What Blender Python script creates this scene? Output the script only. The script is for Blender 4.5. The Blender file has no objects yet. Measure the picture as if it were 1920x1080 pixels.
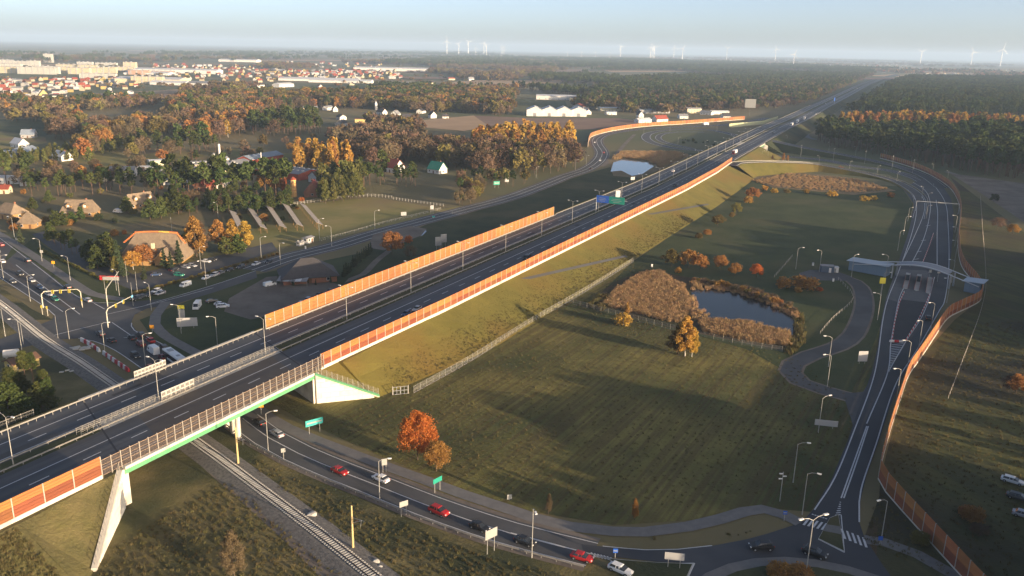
import bpy, bmesh, math, random
from mathutils import Vector, Matrix, noise as mnoise
from mathutils.geometry import delaunay_2d_cdt
SC=bpy.context.scene; COL=SC.collection; R=math.radians; PI=math.pi
random.seed(7)
# ------------------------------------------------------------------ camera, sky, sun, exposure
F=1553.; H=92.; ROLL=R(1.15); PITCH=math.atan(449/F)
cam_d=bpy.data.cameras.new('camera'); cam=bpy.data.objects.new('camera',cam_d); COL.objects.link(cam)
cam_d.sensor_width=36; cam_d.lens=F/1920*36; cam_d.clip_start=1; cam_d.clip_end=90000
cam.matrix_world=Matrix.Translation((0,0,H))@Matrix.Rotation(PI/2-PITCH,4,'X')@Matrix.Rotation(ROLL,4,'Z')
SC.camera=cam
SUN_EL=7.9; SUN_AZ=126.0                      # clockwise from +Y
w=bpy.data.worlds.new('World'); SC.world=w; w.use_nodes=True
wn=w.node_tree; wn.nodes.clear()
sky=wn.nodes.new('ShaderNodeTexSky'); sky.sky_type='NISHITA'; sky.sun_disc=False
sky.sun_elevation=R(SUN_EL); sky.sun_rotation=R(SUN_AZ); sky.altitude=1300; sky.air_density=.4; sky.dust_density=4.2; sky.ozone_density=0
bg=wn.nodes.new('ShaderNodeBackground'); bg.inputs[1].default_value=0.12
wo=wn.nodes.new('ShaderNodeOutputWorld'); wn.links.new(sky.outputs[0],bg.inputs[0]); wn.links.new(bg.outputs[0],wo.inputs[0])
sd=bpy.data.lights.new('sun','SUN'); sd.energy=4.4; sd.angle=R(0.6); sd.color=(1.0,0.76,0.5)
sun=bpy.data.objects.new('sun',sd); COL.objects.link(sun)
tos=Vector((math.sin(R(SUN_AZ))*math.cos(R(SUN_EL)),math.cos(R(SUN_AZ))*math.cos(R(SUN_EL)),math.sin(R(SUN_EL))))
sun.rotation_euler=tos.to_track_quat('Z','Y').to_euler()
vs=SC.view_settings; vs.view_transform='Standard'; vs.look='None'; vs.exposure=1.25; vs.gamma=1; vs.use_curve_mapping=False
SC.cycles.max_bounces=6; SC.cycles.transparent_max_bounces=12; SC.cycles.volume_bounces=1
# ------------------------------------------------------------------ helpers
def U(x,y,z=0.):
    "point of the place at height z seen in direction (x,y) of the survey picture"
    dx=x-960; dy=540-y; cr,sr=math.cos(ROLL),math.sin(ROLL)
    u=dx*cr-dy*sr; v=dx*sr+dy*cr
    fy=math.cos(PITCH)*F+math.sin(PITCH)*v; fz=-math.sin(PITCH)*F+math.cos(PITCH)*v
    t=(z-H)/fz
    return Vector((u*t,fy*t,z))
AX=Vector((-52.414,206.819)); AM=Vector((.4512,.8924)); AN=Vector((.8924,-.4512))
def AC(a,c,z=0.):
    p=AX+AM*a+AN*c
    return Vector((p.x,p.y,z))
def toAC(p):
    d=Vector((p.x,p.y))-AX
    return d.dot(AM),d.dot(AN)
CO=[(-400,0,8.5),(350,0,8.5),(450,-3,8.5),(550,-7,8.5),(690,-12,8.5),(850,-17.5,8.5),(1030,-22,7.5),(1376,-36,6),(1878,-52,5),(2770,-83,3),(3700,-99,2),(4923,-78,1)]
def interp(a,k):
    for p,q in zip(CO,CO[1:]):
        if a<=q[0]:
            t=max(0,(a-p[0])/(q[0]-p[0])); return p[k]*(1-t)+q[k]*t
    return CO[-1][k]
def MW(a,c,dz=0.):                     # motorway frame: along a, across c (0 = right barrier)
    return AC(a,c+interp(a,1),interp(a,2)+dz)
class MB:
    def __init__(s): s.v=[];s.f=[];s.m=[]
    def add(s,vs,fs,m=0):
        b=len(s.v); s.v+= [tuple(v) for v in vs]; s.f+=[tuple(b+i for i in f) for f in fs]; s.m+=[m]*len(fs); return s
    def box(s,c,d,rz=0,m=0,rot=None):
        x,y,z=[k/2 for k in d]; M=Matrix.Rotation(rz,3,'Z') if rot is None else rot
        pts=[Vector(c)+M@Vector((i*x,j*y,k*z)) for i in(-1,1) for j in(-1,1) for k in(-1,1)]
        return s.add(pts,[(0,1,3,2),(4,6,7,5),(0,4,5,1),(2,3,7,6),(0,2,6,4),(1,5,7,3)],m)
    def tube(s,p,q,r0,r1=None,n=6,m=0):
        r1=r0 if r1 is None else r1; p=Vector(p);q=Vector(q);d=(q-p)
        if d.length<1e-6: return s
        M=d.to_track_quat('Z','Y').to_matrix(); a=[];b=[]
        for i in range(n):
            o=M@Vector((math.cos(2*PI*i/n),math.sin(2*PI*i/n),0)); a.append(p+o*r0); b.append(q+o*r1)
        return s.add(a+b,[(i,(i+1)%n,n+(i+1)%n,n+i) for i in range(n)]+[tuple(range(n))[::-1],tuple(range(n,2*n))],m)
    def prism(s,poly,z0,z1,m=0):       # poly of (x,y) ; z0,z1 numbers
        n=len(poly); a=[(p[0],p[1],z0) for p in poly]; b=[(p[0],p[1],z1) for p in poly]
        return s.add(a+b,[(i,(i+1)%n,n+(i+1)%n,n+i) for i in range(n)]+[tuple(range(n))[::-1],tuple(range(n,2*n))],m)
    def build(s,name,mats,parent=None,link=True):
        me=bpy.data.meshes.new(name); me.from_pydata(s.v,[],s.f)
        if not isinstance(mats,(list,tuple)): mats=[mats]
        for q in mats: me.materials.append(q)
        me.polygons.foreach_set('material_index',s.m); me.update()
        o=bpy.data.objects.new(name,me)
        if link: COL.objects.link(o)
        if parent: o.parent=parent
        return o
def tag(o,label=None,cat=None,group=None,kind=None):
    if label:o['label']=label
    if cat:o['category']=cat
    if group:o['group']=group
    if kind:o['kind']=kind
    return o
def thing(name,label,cat,loc=(0,0,0),rz=0,group=None):
    o=bpy.data.objects.new(name,None); COL.objects.link(o); o.empty_display_size=.5
    o.location=loc;o.rotation_euler=(0,0,rz); return tag(o,label,cat,group)
def struct(name,mb,m,parent=None):
    o=mb.build(name,m,parent)
    if not parent: o['kind']='structure'
    return o
def dup(r,loc=None,rz=None,label=None,group=None,scale=None):
    c=r.copy(); COL.objects.link(c)
    if loc is not None:c.location=loc
    if rz is not None:c.rotation_euler=(0,0,rz)
    if label:c['label']=label
    if group:c['group']=group
    if scale:c.scale=scale if hasattr(scale,'__len__') else (scale,)*3
    for ch in KIDS.get(r.name,list(r.children)) :
        d=ch.copy(); COL.objects.link(d); d.parent=c
        for g in KIDS.get(ch.name,list(ch.children)):
            e=g.copy(); COL.objects.link(e); e.parent=d
    return c
KIDS={}
def lock(r):                            # remember the parts of a thing that is copied often
    KIDS[r.name]=list(r.children)
    for ch in r.children: KIDS[ch.name]=list(ch.children)
    return r
def cr(pts,step=6.):
    "smooth curve through points (Vectors), about one sample per step"
    out=[];P=[pts[0]*2-pts[1]]+list(pts)+[pts[-1]*2-pts[-2]]
    for i in range(1,len(P)-2):
        p0,p1,p2,p3=P[i-1:i+3]; n=max(1,int((p2-p1).length/step))
        for k in range(n):
            t=k/n
            out.append(.5*((2*p1)+(p2-p0)*t+(2*p0-5*p1+4*p2-p3)*t*t+(3*p1-p0-3*p2+p3)*t**3))
    out.append(pts[-1].copy()); return out
def normals(c):
    o=[]
    for i in range(len(c)):
        d=c[min(i+1,len(c)-1)]-c[max(i-1,0)]; d=Vector((d.x,d.y,0)).normalized(); o.append(Vector((d.y,-d.x,0)))
    return o
def strip(mb,c,o0,o1,dz=0,dz1=None,m=0):
    n=normals(c);v=[];dz1=dz if dz1 is None else dz1
    g=(lambda o,i:o[i] if isinstance(o,list) else o)
    for i,(p,q) in enumerate(zip(c,n)):
        v.append(p+q*g(o0,i)+Vector((0,0,dz))); v.append(p+q*g(o1,i)+Vector((0,0,dz1)))
    mb.add(v,[(2*i,2*i+1,2*i+3,2*i+2) for i in range(len(c)-1)],m); return mb
def wallstrip(mb,c,off,z0,z1,th=.2,m=0):
    n=normals(c);v=[]
    for p,q in zip(c,n):
        a=p+q*(off-th/2);b=p+q*(off+th/2)
        for r_ in(a,b):
            v.append(r_+Vector((0,0,z0)));v.append(r_+Vector((0,0,z1)))
    f=[]
    for i in range(len(c)-1):
        b=4*i; f+=[(b,b+1,b+5,b+4),(b+2,b+6,b+7,b+3),(b+1,b+3,b+7,b+5)]
    f+=[(0,2,3,1),(4*len(c)-4,4*len(c)-3,4*len(c)-1,4*len(c)-2)]
    mb.add(v,f,m); return mb
def resample(c,step):
    L=[0]
    for p,q in zip(c,c[1:]): L.append(L[-1]+(q-p).length)
    n=int(L[-1]/step); out=[];j=0
    for k in range(n+1):
        t=k*step
        while j<len(L)-2 and L[j+1]<t: j+=1
        s=(t-L[j])/max(1e-6,L[j+1]-L[j]); p=c[j].lerp(c[j+1],min(1,s)); d=(c[j+1]-c[j]).normalized(); out.append((p,d))
    return out
def inpoly(x,y,P):
    r=False;j=len(P)-1
    for i in range(len(P)):
        xi,yi=P[i];xj,yj=P[j]
        if (yi>y)!=(yj>y) and x<(xj-xi)*(y-yi)/(yj-yi)+xi: r=not r
        j=i
    return r
# ------------------------------------------------------------------ materials
def mat(name,col,rough=.85,col2=None,scale=1.,detail=4,bump=0,bscale=None,spec=.3,metal=0,rnd=0,stripe=None,mask=None,coords='Object'):
    m=bpy.data.materials.new(name); m.use_nodes=True; t=m.node_tree; N=t.nodes; L=t.links
    b=N['Principled BSDF']; b.inputs['Roughness'].default_value=rough; b.inputs['Metallic'].default_value=metal
    b.inputs['Specular IOR Level'].default_value=spec
    c=(*col,1); b.inputs['Base Color'].default_value=c; m.diffuse_color=c
    tc=N.new('ShaderNodeTexCoord'); src=tc.outputs[coords]; outc=None
    if col2:
        nz=N.new('ShaderNodeTexNoise'); nz.inputs['Scale'].default_value=scale; nz.inputs['Detail'].default_value=detail; nz.inputs['Roughness'].default_value=.65
        L.new(src,nz.inputs['Vector'])
        rp=N.new('ShaderNodeValToRGB'); rp.color_ramp.elements[0].position=.36; rp.color_ramp.elements[1].position=.64
        L.new(nz.outputs[0],rp.inputs[0]); rp.color_ramp.elements[0].color=c; rp.color_ramp.elements[1].color=(*col2,1); outc=rp.outputs[0]
        if mask:                         # broad patches of a third tone: (colour, scale, lo, hi)
            n2=N.new('ShaderNodeTexNoise'); n2.inputs['Scale'].default_value=mask[1]; n2.inputs['Detail'].default_value=5; L.new(src,n2.inputs['Vector'])
            mr=N.new('ShaderNodeMapRange'); mr.inputs[1].default_value=mask[2]; mr.inputs[2].default_value=mask[3]; L.new(n2.outputs[0],mr.inputs[0])
            mx=N.new('ShaderNodeMix'); mx.data_type='RGBA'; L.new(mr.outputs[0],mx.inputs[0]); L.new(outc,mx.inputs[6]); mx.inputs[7].default_value=(*mask[0],1); outc=mx.outputs[2]
    if stripe:                           # (angle, period, strength, colour)
        mp=N.new('ShaderNodeMapping'); mp.inputs['Rotation'].default_value=(0,0,stripe[0]); L.new(src,mp.inputs[0])
        wv=N.new('ShaderNodeTexNoise'); mp2=N.new('ShaderNodeMapping'); mp2.inputs['Scale'].default_value=(1/stripe[1],.02,.02); L.new(mp.outputs[0],mp2.inputs[0])
        L.new(mp2.outputs[0],wv.inputs['Vector']); wv.inputs['Scale'].default_value=1; wv.inputs['Detail'].default_value=3
        m2=N.new('ShaderNodeMapRange'); m2.inputs[1].default_value=.42; m2.inputs[2].default_value=.6; m2.inputs[4].default_value=stripe[2]; L.new(wv.outputs[0],m2.inputs[0])
        mx=N.new('ShaderNodeMix'); mx.data_type='RGBA'; L.new(m2.outputs[0],mx.inputs[0])
        if outc: L.new(outc,mx.inputs[6])
        else: mx.inputs[6].default_value=c
        mx.inputs[7].default_value=(*stripe[3],1); outc=mx.outputs[2]
    if rnd:                              # each copy of a thing a little different
        oi=N.new('ShaderNodeObjectInfo'); hs=N.new('ShaderNodeHueSaturation')
        mr=N.new('ShaderNodeMapRange'); mr.inputs[3].default_value=1-rnd; mr.inputs[4].default_value=1+rnd; L.new(oi.outputs['Random'],mr.inputs[0]); L.new(mr.outputs[0],hs.inputs['Value'])
        m3=N.new('ShaderNodeMath'); m3.operation='MULTIPLY'; m3.inputs[1].default_value=7.31; L.new(oi.outputs['Random'],m3.inputs[0])
        m4=N.new('ShaderNodeMath'); m4.operation='FRACT'; L.new(m3.outputs[0],m4.inputs[0])
        mh=N.new('ShaderNodeMapRange'); mh.inputs[3].default_value=.5-rnd*.09; mh.inputs[4].default_value=.5+rnd*.09; L.new(m4.outputs[0],mh.inputs[0]); L.new(mh.outputs[0],hs.inputs['Hue'])
        if outc: L.new(outc,hs.inputs['Color'])
        else: hs.inputs['Color'].default_value=c
        outc=hs.outputs[0]
    if outc: L.new(outc,b.inputs['Base Color'])
    if bump:
        nb=N.new('ShaderNodeTexNoise'); nb.inputs['Scale'].default_value=bscale or scale; nb.inputs['Detail'].default_value=6; nb.inputs['Roughness'].default_value=.7; L.new(src,nb.inputs['Vector'])
        bp=N.new('ShaderNodeBump'); bp.inputs['Distance'].default_value=bump; bp.inputs['Strength'].default_value=1; L.new(nb.outputs[0],bp.inputs['Height']); L.new(bp.outputs[0],b.inputs['Normal'])
    return m
def leafmat(name,col,col2,rnd=.3,trans=.35):
    m=mat(name,col,.8,col2,.6,3,rnd=rnd,spec=.1)
    N=m.node_tree.nodes;L=m.node_tree.links;b=N['Principled BSDF']
    tr=N.new('ShaderNodeBsdfTranslucent'); mx=N.new('ShaderNodeMixShader'); mx.inputs[0].default_value=trans
    src=b.inputs['Base Color'].links[0].from_socket; L.new(src,tr.inputs[0]); L.new(b.outputs[0],mx.inputs[1]); L.new(tr.outputs[0],mx.inputs[2]); L.new(mx.outputs[0],N['Material Output'].inputs[0])
    return m
M={}
M['asphalt']=mat('asphalt',(.058,.061,.07),.75,(.072,.075,.083),.12,6,mask=((.045,.047,.054),.02,.45,.6),bump=.02,bscale=3)
M['asphalt_mw']=mat('asphalt_motorway',(.083,.087,.098),.7,(.1,.103,.112),.1,7,mask=((.07,.073,.081),.03,.42,.6),bump=.02,bscale=3,stripe=(R(26.8),1.7,.85,(.06,.062,.07)))
M['asphalt_old']=mat('asphalt_old',(.078,.08,.086),.85,(.098,.098,.1),.15,6,mask=((.07,.07,.072),.05,.45,.6),bump=.02,bscale=2)
M['asphalt_dark']=mat('asphalt_dark',(.033,.034,.04),.8,(.04,.04,.046),.15,5)
M['asphalt_brown']=mat('asphalt_brown',(.085,.073,.066),.8,(.1,.087,.076),.12,6)
M['concrete_pavement']=mat('concrete_pavement',(.11,.112,.116),.9,(.135,.135,.137),.3,5)
M['pavement']=mat('pavement',(.15,.145,.14),.9,(.19,.18,.17),.5,5)
M['white_paint']=mat('white_paint',(.62,.62,.62),.7,(.5,.5,.5),2,3)
M['concrete']=mat('concrete',(.5,.48,.43),.85,(.42,.4,.36),.4,6,bump=.01,bscale=3)
M['wall_white']=mat('wall_white',(.66,.62,.54),.85,(.55,.51,.43),.5,8,mask=((.42,.39,.33),.22,.52,.7))
M['green_steel']=mat('green_steel',(.12,.36,.17),.5,(.1,.3,.15),.3,3)
M['steel']=mat('galvanised_steel',(.42,.43,.44),.5,(.33,.34,.35),1.5,3,metal=.3)
M['rail_steel']=mat('guard_rail_steel',(.34,.32,.29),.6,(.26,.25,.23),1.5,3,metal=.2)
M['orange']=mat('orange_panel',(.42,.165,.05),.8,(.3,.115,.04),.5,6,rnd=.13)
M['brick']=mat('lower_panel_brick',(.25,.085,.035),.8,(.19,.062,.03),.5,6,rnd=.15)
M['post']=mat('barrier_post',(.36,.33,.29),.6)
M['fence_post']=mat('fence_post',(.3,.29,.25),.8)
M['ballast']=mat('ballast',(.1,.095,.09),.95,(.2,.19,.175),1.6,8,bump=.15,bscale=3)
M['sleeper']=mat('sleeper_concrete',(.5,.48,.44),.9,rnd=.12)
M['rail']=mat('rail_rusty',(.07,.05,.04),.5,metal=.4)
M['soil']=mat('soil',(.1,.07,.045),.95,(.15,.11,.075),.2,6,bump=.2,bscale=.8)
M['dirt']=mat('dirt',(.13,.105,.085),.95,(.2,.17,.14),.08,7,bump=.15,bscale=.6)
M['grass_lit']=mat('embankment_grass_lit',(.105,.095,.018),.95,(.145,.125,.026),.09,8,mask=((.15,.1,.022),.03,.45,.68),bump=.3,bscale=1.4)  # lighter copy of the grass, sunlight on the slopes put into its colour
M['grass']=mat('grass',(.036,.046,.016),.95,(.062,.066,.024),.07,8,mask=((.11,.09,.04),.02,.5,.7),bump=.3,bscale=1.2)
M['village_grass']=mat('village_grass',(.08,.085,.028),.95,(.14,.13,.05),.05,7,mask=((.18,.14,.07),.015,.48,.6),bump=.3,bscale=1)
M['grass_green']=mat('grass_green',(.036,.052,.016),.95,(.06,.074,.024),.05,7,mask=((.09,.085,.035),.02,.52,.7),bump=.25,bscale=1)
M['field']=mat('field_rows',(.15,.14,.036),.95,(.23,.2,.056),.11,8,mask=((.05,.066,.018),.02,.42,.62),bump=.8,bscale=1.1,stripe=(R(30),1.05,.5,(.075,.046,.02)))
M['field_right']=mat('field_plough',(.07,.08,.022),.95,(.115,.108,.032),.08,8,mask=((.06,.05,.03),.02,.45,.6),bump=.4,bscale=1.2,stripe=(R(-22),3.2,.6,(.05,.05,.022)))
M['rough']=mat('rough_grass',(.13,.115,.04),.95,(.2,.16,.07),.13,8,mask=((.05,.055,.022),.035,.42,.58),bump=.45,bscale=1.1)
M['rough_dark']=mat('rough_dark',(.07,.05,.025),.95,(.11,.07,.035),.15,8,mask=((.045,.045,.02),.04,.42,.58),bump=.5,bscale=1.1)
M['far_ground']=mat('far_ground',(.13,.12,.05),.95,(.22,.165,.085),.004,8,mask=((.1,.11,.045),.0014,.48,.56),bump=.3,bscale=.3)
M['tan']=mat('stubble',(.42,.28,.16),.95,(.36,.24,.14),.02,6)
M['brownfield']=mat('ploughed',(.2,.125,.085),.95,(.25,.16,.11),.015,6)
M['meadow']=mat('meadow',(.17,.165,.045),.95,(.28,.22,.08),.02,6,mask=((.19,.13,.06),.01,.5,.65))
M['reeds']=leafmat('reed',(.35,.225,.115),(.44,.3,.16),.12,.3)
M['tuft']=leafmat('tuft',(.095,.085,.035),(.14,.115,.05),.25,.2)
M['bark']=mat('bark',(.11,.08,.055),.95,(.08,.06,.045),2,3)
M['bark_pine']=mat('bark_pine',(.14,.085,.055),.95,(.1,.065,.045),1,3)
M['bark_birch']=mat('bark_birch',(.6,.57,.5),.8,(.2,.18,.16),2.5,4)
M['l_pine']=leafmat('pine_needles',(.045,.062,.02),(.078,.095,.026),.35,.15)
M['l_spruce']=leafmat('spruce_needles',(.04,.055,.03),(.06,.075,.035),.2,.1)
M['l_brown']=leafmat('bare_twigs',(.12,.085,.055),(.17,.115,.068),.3,.15)
M['l_olive']=leafmat('olive_leaves',(.15,.12,.04),(.21,.165,.05),.3,.3)
M['l_orange']=leafmat('orange_leaves',(.33,.16,.05),(.4,.21,.065),.15,.3)
M['l_red']=leafmat('red_leaves',(.44,.12,.03),(.5,.18,.045),.06,.3)
M['l_yellow']=leafmat('yellow_leaves',(.42,.25,.05),(.52,.33,.075),.14,.3)
M['l_green']=leafmat('plantation_leaves',(.12,.13,.035),(.17,.16,.05),.2,.3)
M['water']=mat('water',(.012,.018,.026),.06,spec=.16,bump=.03,bscale=1.5); 
M['puddle']=mat('puddle',(.1,.11,.12),.06,spec=.6)
M['thatch']=mat('thatch',(.27,.205,.14),.95,(.2,.15,.105),.7,7,bump=.12,bscale=3)
M['glass']=mat('dark_glass',(.02,.024,.03),.12,spec=.6)
M['window']=mat('window_pane',(.03,.035,.045),.15,spec=.6)
M['rubber']=mat('rubber',(.02,.02,.02),.8)
M['lamp_white']=mat('lamp_head_white',(.8,.78,.74),.4)
M['pole']=mat('lamp_pole',(.38,.37,.34),.55,metal=.2)
M['wood']=mat('timber',(.36,.2,.09),.8,(.27,.15,.07),1.5,4)
M['headlight']=mat('headlight_glass',(.75,.75,.72),.2)
M['taillight']=mat('tail_light',(.5,.02,.015),.3)
def cm(name,c,rough=.7,**k):
    if name not in M: M[name]=mat(name,c,rough,**k)
    return M[name]
ordn=['first','second','third','fourth','fifth','sixth','seventh','eighth','ninth','tenth','eleventh','twelfth','thirteenth','fourteenth','fifteenth','sixteenth','seventeenth','eighteenth','nineteenth','twentieth','twenty first','twenty second','twenty third','twenty fourth']
HAZE=7.8e-5
# ------------------------------------------------------------------ ground and fields
def fan(name,pts,z,m,parent=None,kind='structure',px=True,zs=None):
    vs=[U(x,y,0) for x,y in pts] if px else [Vector(p) for p in pts]
    V2,_,FF,*_r=delaunay_2d_cdt([Vector((p.x,p.y)) for p in vs],[],[list(range(len(vs)))],1,1e-5)
    me=bpy.data.meshes.new(name); me.from_pydata([(p.x,p.y,z) for p in V2],[],[f if (V2[f[1]]-V2[f[0]]).cross(V2[f[2]]-V2[f[0]])>0 else f[::-1] for f in FF]); me.materials.append(m)
    o=bpy.data.objects.new(name,me); COL.objects.link(o)
    if parent:o.parent=parent
    else:o['kind']=kind
    return o
g=MB(); XS=[-32000,-8000,-2000,-500,0,500,2000,8000,32000]; YS=[-3000,-300,0,300,1000,3000,9000,32000]
g.v=[(x,y,0) for y in YS for x in XS]; nx=len(XS)
g.f=[(j*nx+i,j*nx+i+1,(j+1)*nx+i+1,(j+1)*nx+i) for j in range(len(YS)-1) for i in range(nx-1)]; g.m=[0]*len(g.f)
struct('ground',g,M['far_ground'])
PA=[ # name, material, z, outline
('field','rough',.02,[(-900,1300),(-300,700),(0,560),(60,620),(220,730),(420,700),(480,830),(700,930),(1000,1030),(1300,1100),(1500,1300),(1500,2400),(-900,2400)]),
('field','field',.03,[(560,745),(735,735),(1190,488),(1400,470),(1560,520),(1640,600),(1680,700),(1600,840),(1520,960),(1400,950),(1300,975),(1150,985),(1000,960),(860,915),(700,850),(560,785),(500,750)]),
('meadow','grass_green',.06,[(1100,575),(1190,488),(1240,455),(1340,375),(1400,330),(1690,350),(1722,400),(1690,500),(1640,640),(1590,750),(1480,700),(1400,655),(1290,625)]),
('field','field_right',.05,[(1640,1120),(1650,900),(1700,700),(1790,600),(1840,560),(1800,480),(1800,360),(1780,330),(1925,440),(2200,620),(2300,1200)]),
('field','rough_dark',.04,[(1560,1100),(1620,1010),(1660,900),(1790,1060),(1900,1200)]),
('meadow','grass',.05,[(500,600),(690,470),(820,412),(960,372),(1060,338),(1120,320),(1250,285),(1350,290),(1100,420),(700,560),(480,640)]),
('meadow','grass_green',.06,[(325,575),(480,515),(700,470),(620,560),(500,610),(360,690),(290,640),(262,600)]),
('meadow','rough',.05,[(0,560),(-10,530),(60,580),(100,600),(60,600),(110,640),(260,730),(330,790),(200,800),(120,700),(0,600)]),
('meadow','grass_green',.07,[(0,500),(25,462),(140,552),(190,570),(320,560),(480,508),(470,495),(330,530),(235,540),(150,500),(60,448)]),
('meadow','meadow',.05,[(545,385),(700,370),(830,392),(870,385),(790,412),(700,430),(600,452),(480,470),(430,440),(440,405)]),
('meadow','village_grass',.045,[(-60,460),(120,400),(420,400),(560,385),(440,480),(200,560),(-60,440)]),
('meadow','meadow',.05,[(60,318),(240,272),(430,278),(560,290),(480,310),(250,325),(140,335)]),
('meadow','meadow',.05,[(-30,245),(85,258),(88,268),(20,280),(-60,282)]),
('meadow','grass_green',.05,[(-30,225),(60,222),(120,235),(85,256),(-30,242)]),
('field','tan',.3,[(800,240),(790,226),(888,217),(918,238),(870,246)]),
('field','brownfield',.28,[(888,217),(1000,222),(1160,222),(1240,232),(1110,243),(920,245)]),
('meadow','grass_green',.26,[(950,197),(950,184),(1060,190),(1065,203),(1000,200)]),
('field','tan',.3,[(250,172),(430,163),(440,172),(370,178)]),
('field','tan',.3,[(110,190),(180,180),(300,186),(280,194),(200,200)]),
('field','brownfield',.25,[(120,185),(180,175),(350,176),(300,188)]),
('meadow','grass_green',.3,[(560,162),(680,155),(900,158),(890,166),(720,168),(600,170)]),
('field','tan',.3,[(820,156),(900,150),(1060,150),(1050,156),(880,160)]),
('meadow','tan',.35,[(1620,142),(1780,134),(2000,146),(2000,156),(1820,150)]),
('meadow','grass_green',.4,[(1700,142),(1790,138),(1870,148),(1780,148)]),
('field','brownfield',.33,[(1440,123),(1700,128),(1680,134),(1500,131)]),
('field','reedland',.08,[(1400,335),(1480,322),(1610,335),(1680,358),(1600,366),(1450,352)]),
('clearing','dirt',.05,[(1780,325),(1925,345),(2000,400),(1925,420),(1820,350)]),
('lot','dirt',.07,[(430,560),(500,520),(560,515),(640,535),(600,560),(540,585),(470,600),(420,585)]),
('parking_lot','asphalt_old',.09,[(250,545),(140,500),(60,440),(100,430),(190,485),(250,515),(300,505),(390,485),(510,455),(520,470),(400,508),(300,537)]),
('sand','dirt',.07,[(700,440),(770,424),(800,430),(790,442),(720,470),(690,465)]),
]
M['reedland']=mat('reedland',(.22,.16,.085),.95,(.16,.125,.065),.05,7,bump=.5,bscale=.8)
for n,(nm,mt,z,pl) in enumerate(PA): fan(nm,pl,z+n*.004,M[mt])
# far open country: strips of stubble, ploughed soil and meadow between the woods
for k in range(60):
    x=random.uniform(-300,2200); y=random.choice([random.uniform(104,122),random.uniform(118,150)])+.0202*x*.9-16
    hx=71.6+.0201*x
    if y<hx+8: y=hx+random.uniform(8,16)
    w_=random.uniform(60,200);h_=(y-hx)*random.uniform(.04,.09)
    fan('field',[(x,y),(x+w_,y+random.uniform(-1,2)),(x+w_*1.1,y+h_),(x+w_*.1,y+h_*1.1)],.5+k*.05,M[random.choice(['tan','brownfield','meadow','tan','brownfield'])])
# ------------------------------------------------------------------ water
pond=[(1296,545),(1320,540),(1355,546),(1385,550),(1430,562),(1470,582),(1492,600),(1490,625),(1470,645),(1400,635),(1330,618),(1310,600),(1300,580)]
fan('pond_water',pond,.16,M['water'])
fan('pond_water',[(1145,322),(1150,305),(1170,298),(1190,302),(1218,305),(1226,312),(1205,326),(1185,330),(1165,320)],.12,M['puddle'])
fan('pond_bank',[(1100,572),(1150,530),(1210,505),(1290,520),(1400,535),(1470,560),(1502,590),(1500,640),(1480,660),(1380,640),(1290,622),(1200,600)],.12,M['rough_dark'])
fan('pond_bank',[(1140,300),(1165,285),(1260,285),(1300,292),(1240,318),(1200,334),(1150,330)],.09,M['reedland'])
fan('puddle',[(505,556),(530,547),(550,547),(556,553),(548,559),(525,560)],.16,M['puddle'])
fan('puddle',[(760,438),(770,431),(792,429),(800,434),(792,442),(775,446)],.16,M['puddle'])
# ------------------------------------------------------------------ motorway on its embankment
def span(a0,a1,st=12): 
    n=max(1,int((a1-a0)/st)); return [a0+(a1-a0)*k/n for k in range(n+1)]
B1=(-60.,-3.); B2=(640.,668.)                     # the two bridges
def skew1(a,c,base): return a-.5*c if base else a  # bridge ends are skewed
def deckmesh(mb,a0,a1,c0,c1,dz,st=12,m=0,sk0=0,sk1=0):
    A_=span(a0,a1,st); v=[]
    for k,a in enumerate(A_):
        for c in(c0,c1):
            s=(sk0*c if k==0 else (sk1*c if k==len(A_)-1 else 0)); v.append(MW(a+s,c,dz))
    mb.add(v,[(2*i,2*i+1,2*i+3,2*i+2) for i in range(len(A_)-1)],m)
mw=MB()
ALL=(-200,4900)
deckmesh(mw,-200,1400,-16.5,1.2,0,10); deckmesh(mw,-200,1400,-34.5,-21.,0,10)
deckmesh(mw,1400,4900,-16.5,1.2,0,60); deckmesh(mw,1400,4900,-34.5,-21.,0,60)
for c in((-10,-12),):pass
road=struct('motorway',mw,M['asphalt_mw'])
b=MB(); deckmesh(b,-50,-6,-16.4,-.2,.006,8,sk0=-.45,sk1=-.45); struct('bridge_paving_sunlit',b,M['asphalt_brown'],road)  # brownish deck concrete, with the sunlight through the clear screens put into its colour
b=MB(); deckmesh(b,8,B2[0],-21,-16.5,.02,10); deckmesh(b,-200,-52,-21,-16.5,.02,10); deckmesh(b,B2[1],1400,-21,-16.5,.02,10); deckmesh(b,1400,4900,-21,-16.5,.02,60); struct('median_grass',b,M['grass'])
# embankment: crown shoulder and two long slopes, open at the bridges
def embank(a0,a1,toe_r,toe_l,st=14,drop=0.1):
    A_=span(a0,a1,st); v=[]
    for a in A_:
        h=interp(a,2); tr=toe_r(a) ; tl=toe_l(a)
        for c,z in((-34.5-tl,0),(-34.5-tl*.45,h*.56),(-36.5,h-.15),(-36.5,h-drop),(3.,h-drop),(3.,h-.15),(1.2+tr*.5,h*.53),(1.2+tr,0)):
            p=MW(a,c); p.z=z; v.append(p)
    n=8; f=[]
    for i in range(len(A_)-1):
        for j in range(n-1):
            f.append((i*n+j,i*n+j+1,(i+1)*n+j+1,(i+1)*n+j))
    f.append(tuple(range(n))); f.append(tuple(range((len(A_)-1)*n,len(A_)*n))[::-1])
    mb=MB(); mb.add(v,f); return mb
tr=lambda a:min(22,13+max(0,a-8)*.18)
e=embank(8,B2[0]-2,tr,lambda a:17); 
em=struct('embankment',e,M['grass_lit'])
e=MB()                                             # skewed nose of the embankment behind the abutment
def nose(pts):
    e.add([Vector(p) for p in pts],[(0,1,2,3)])
P_=lambda a,c,z:(lambda p:(p.x,p.y,z))(MW(a,c))
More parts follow.
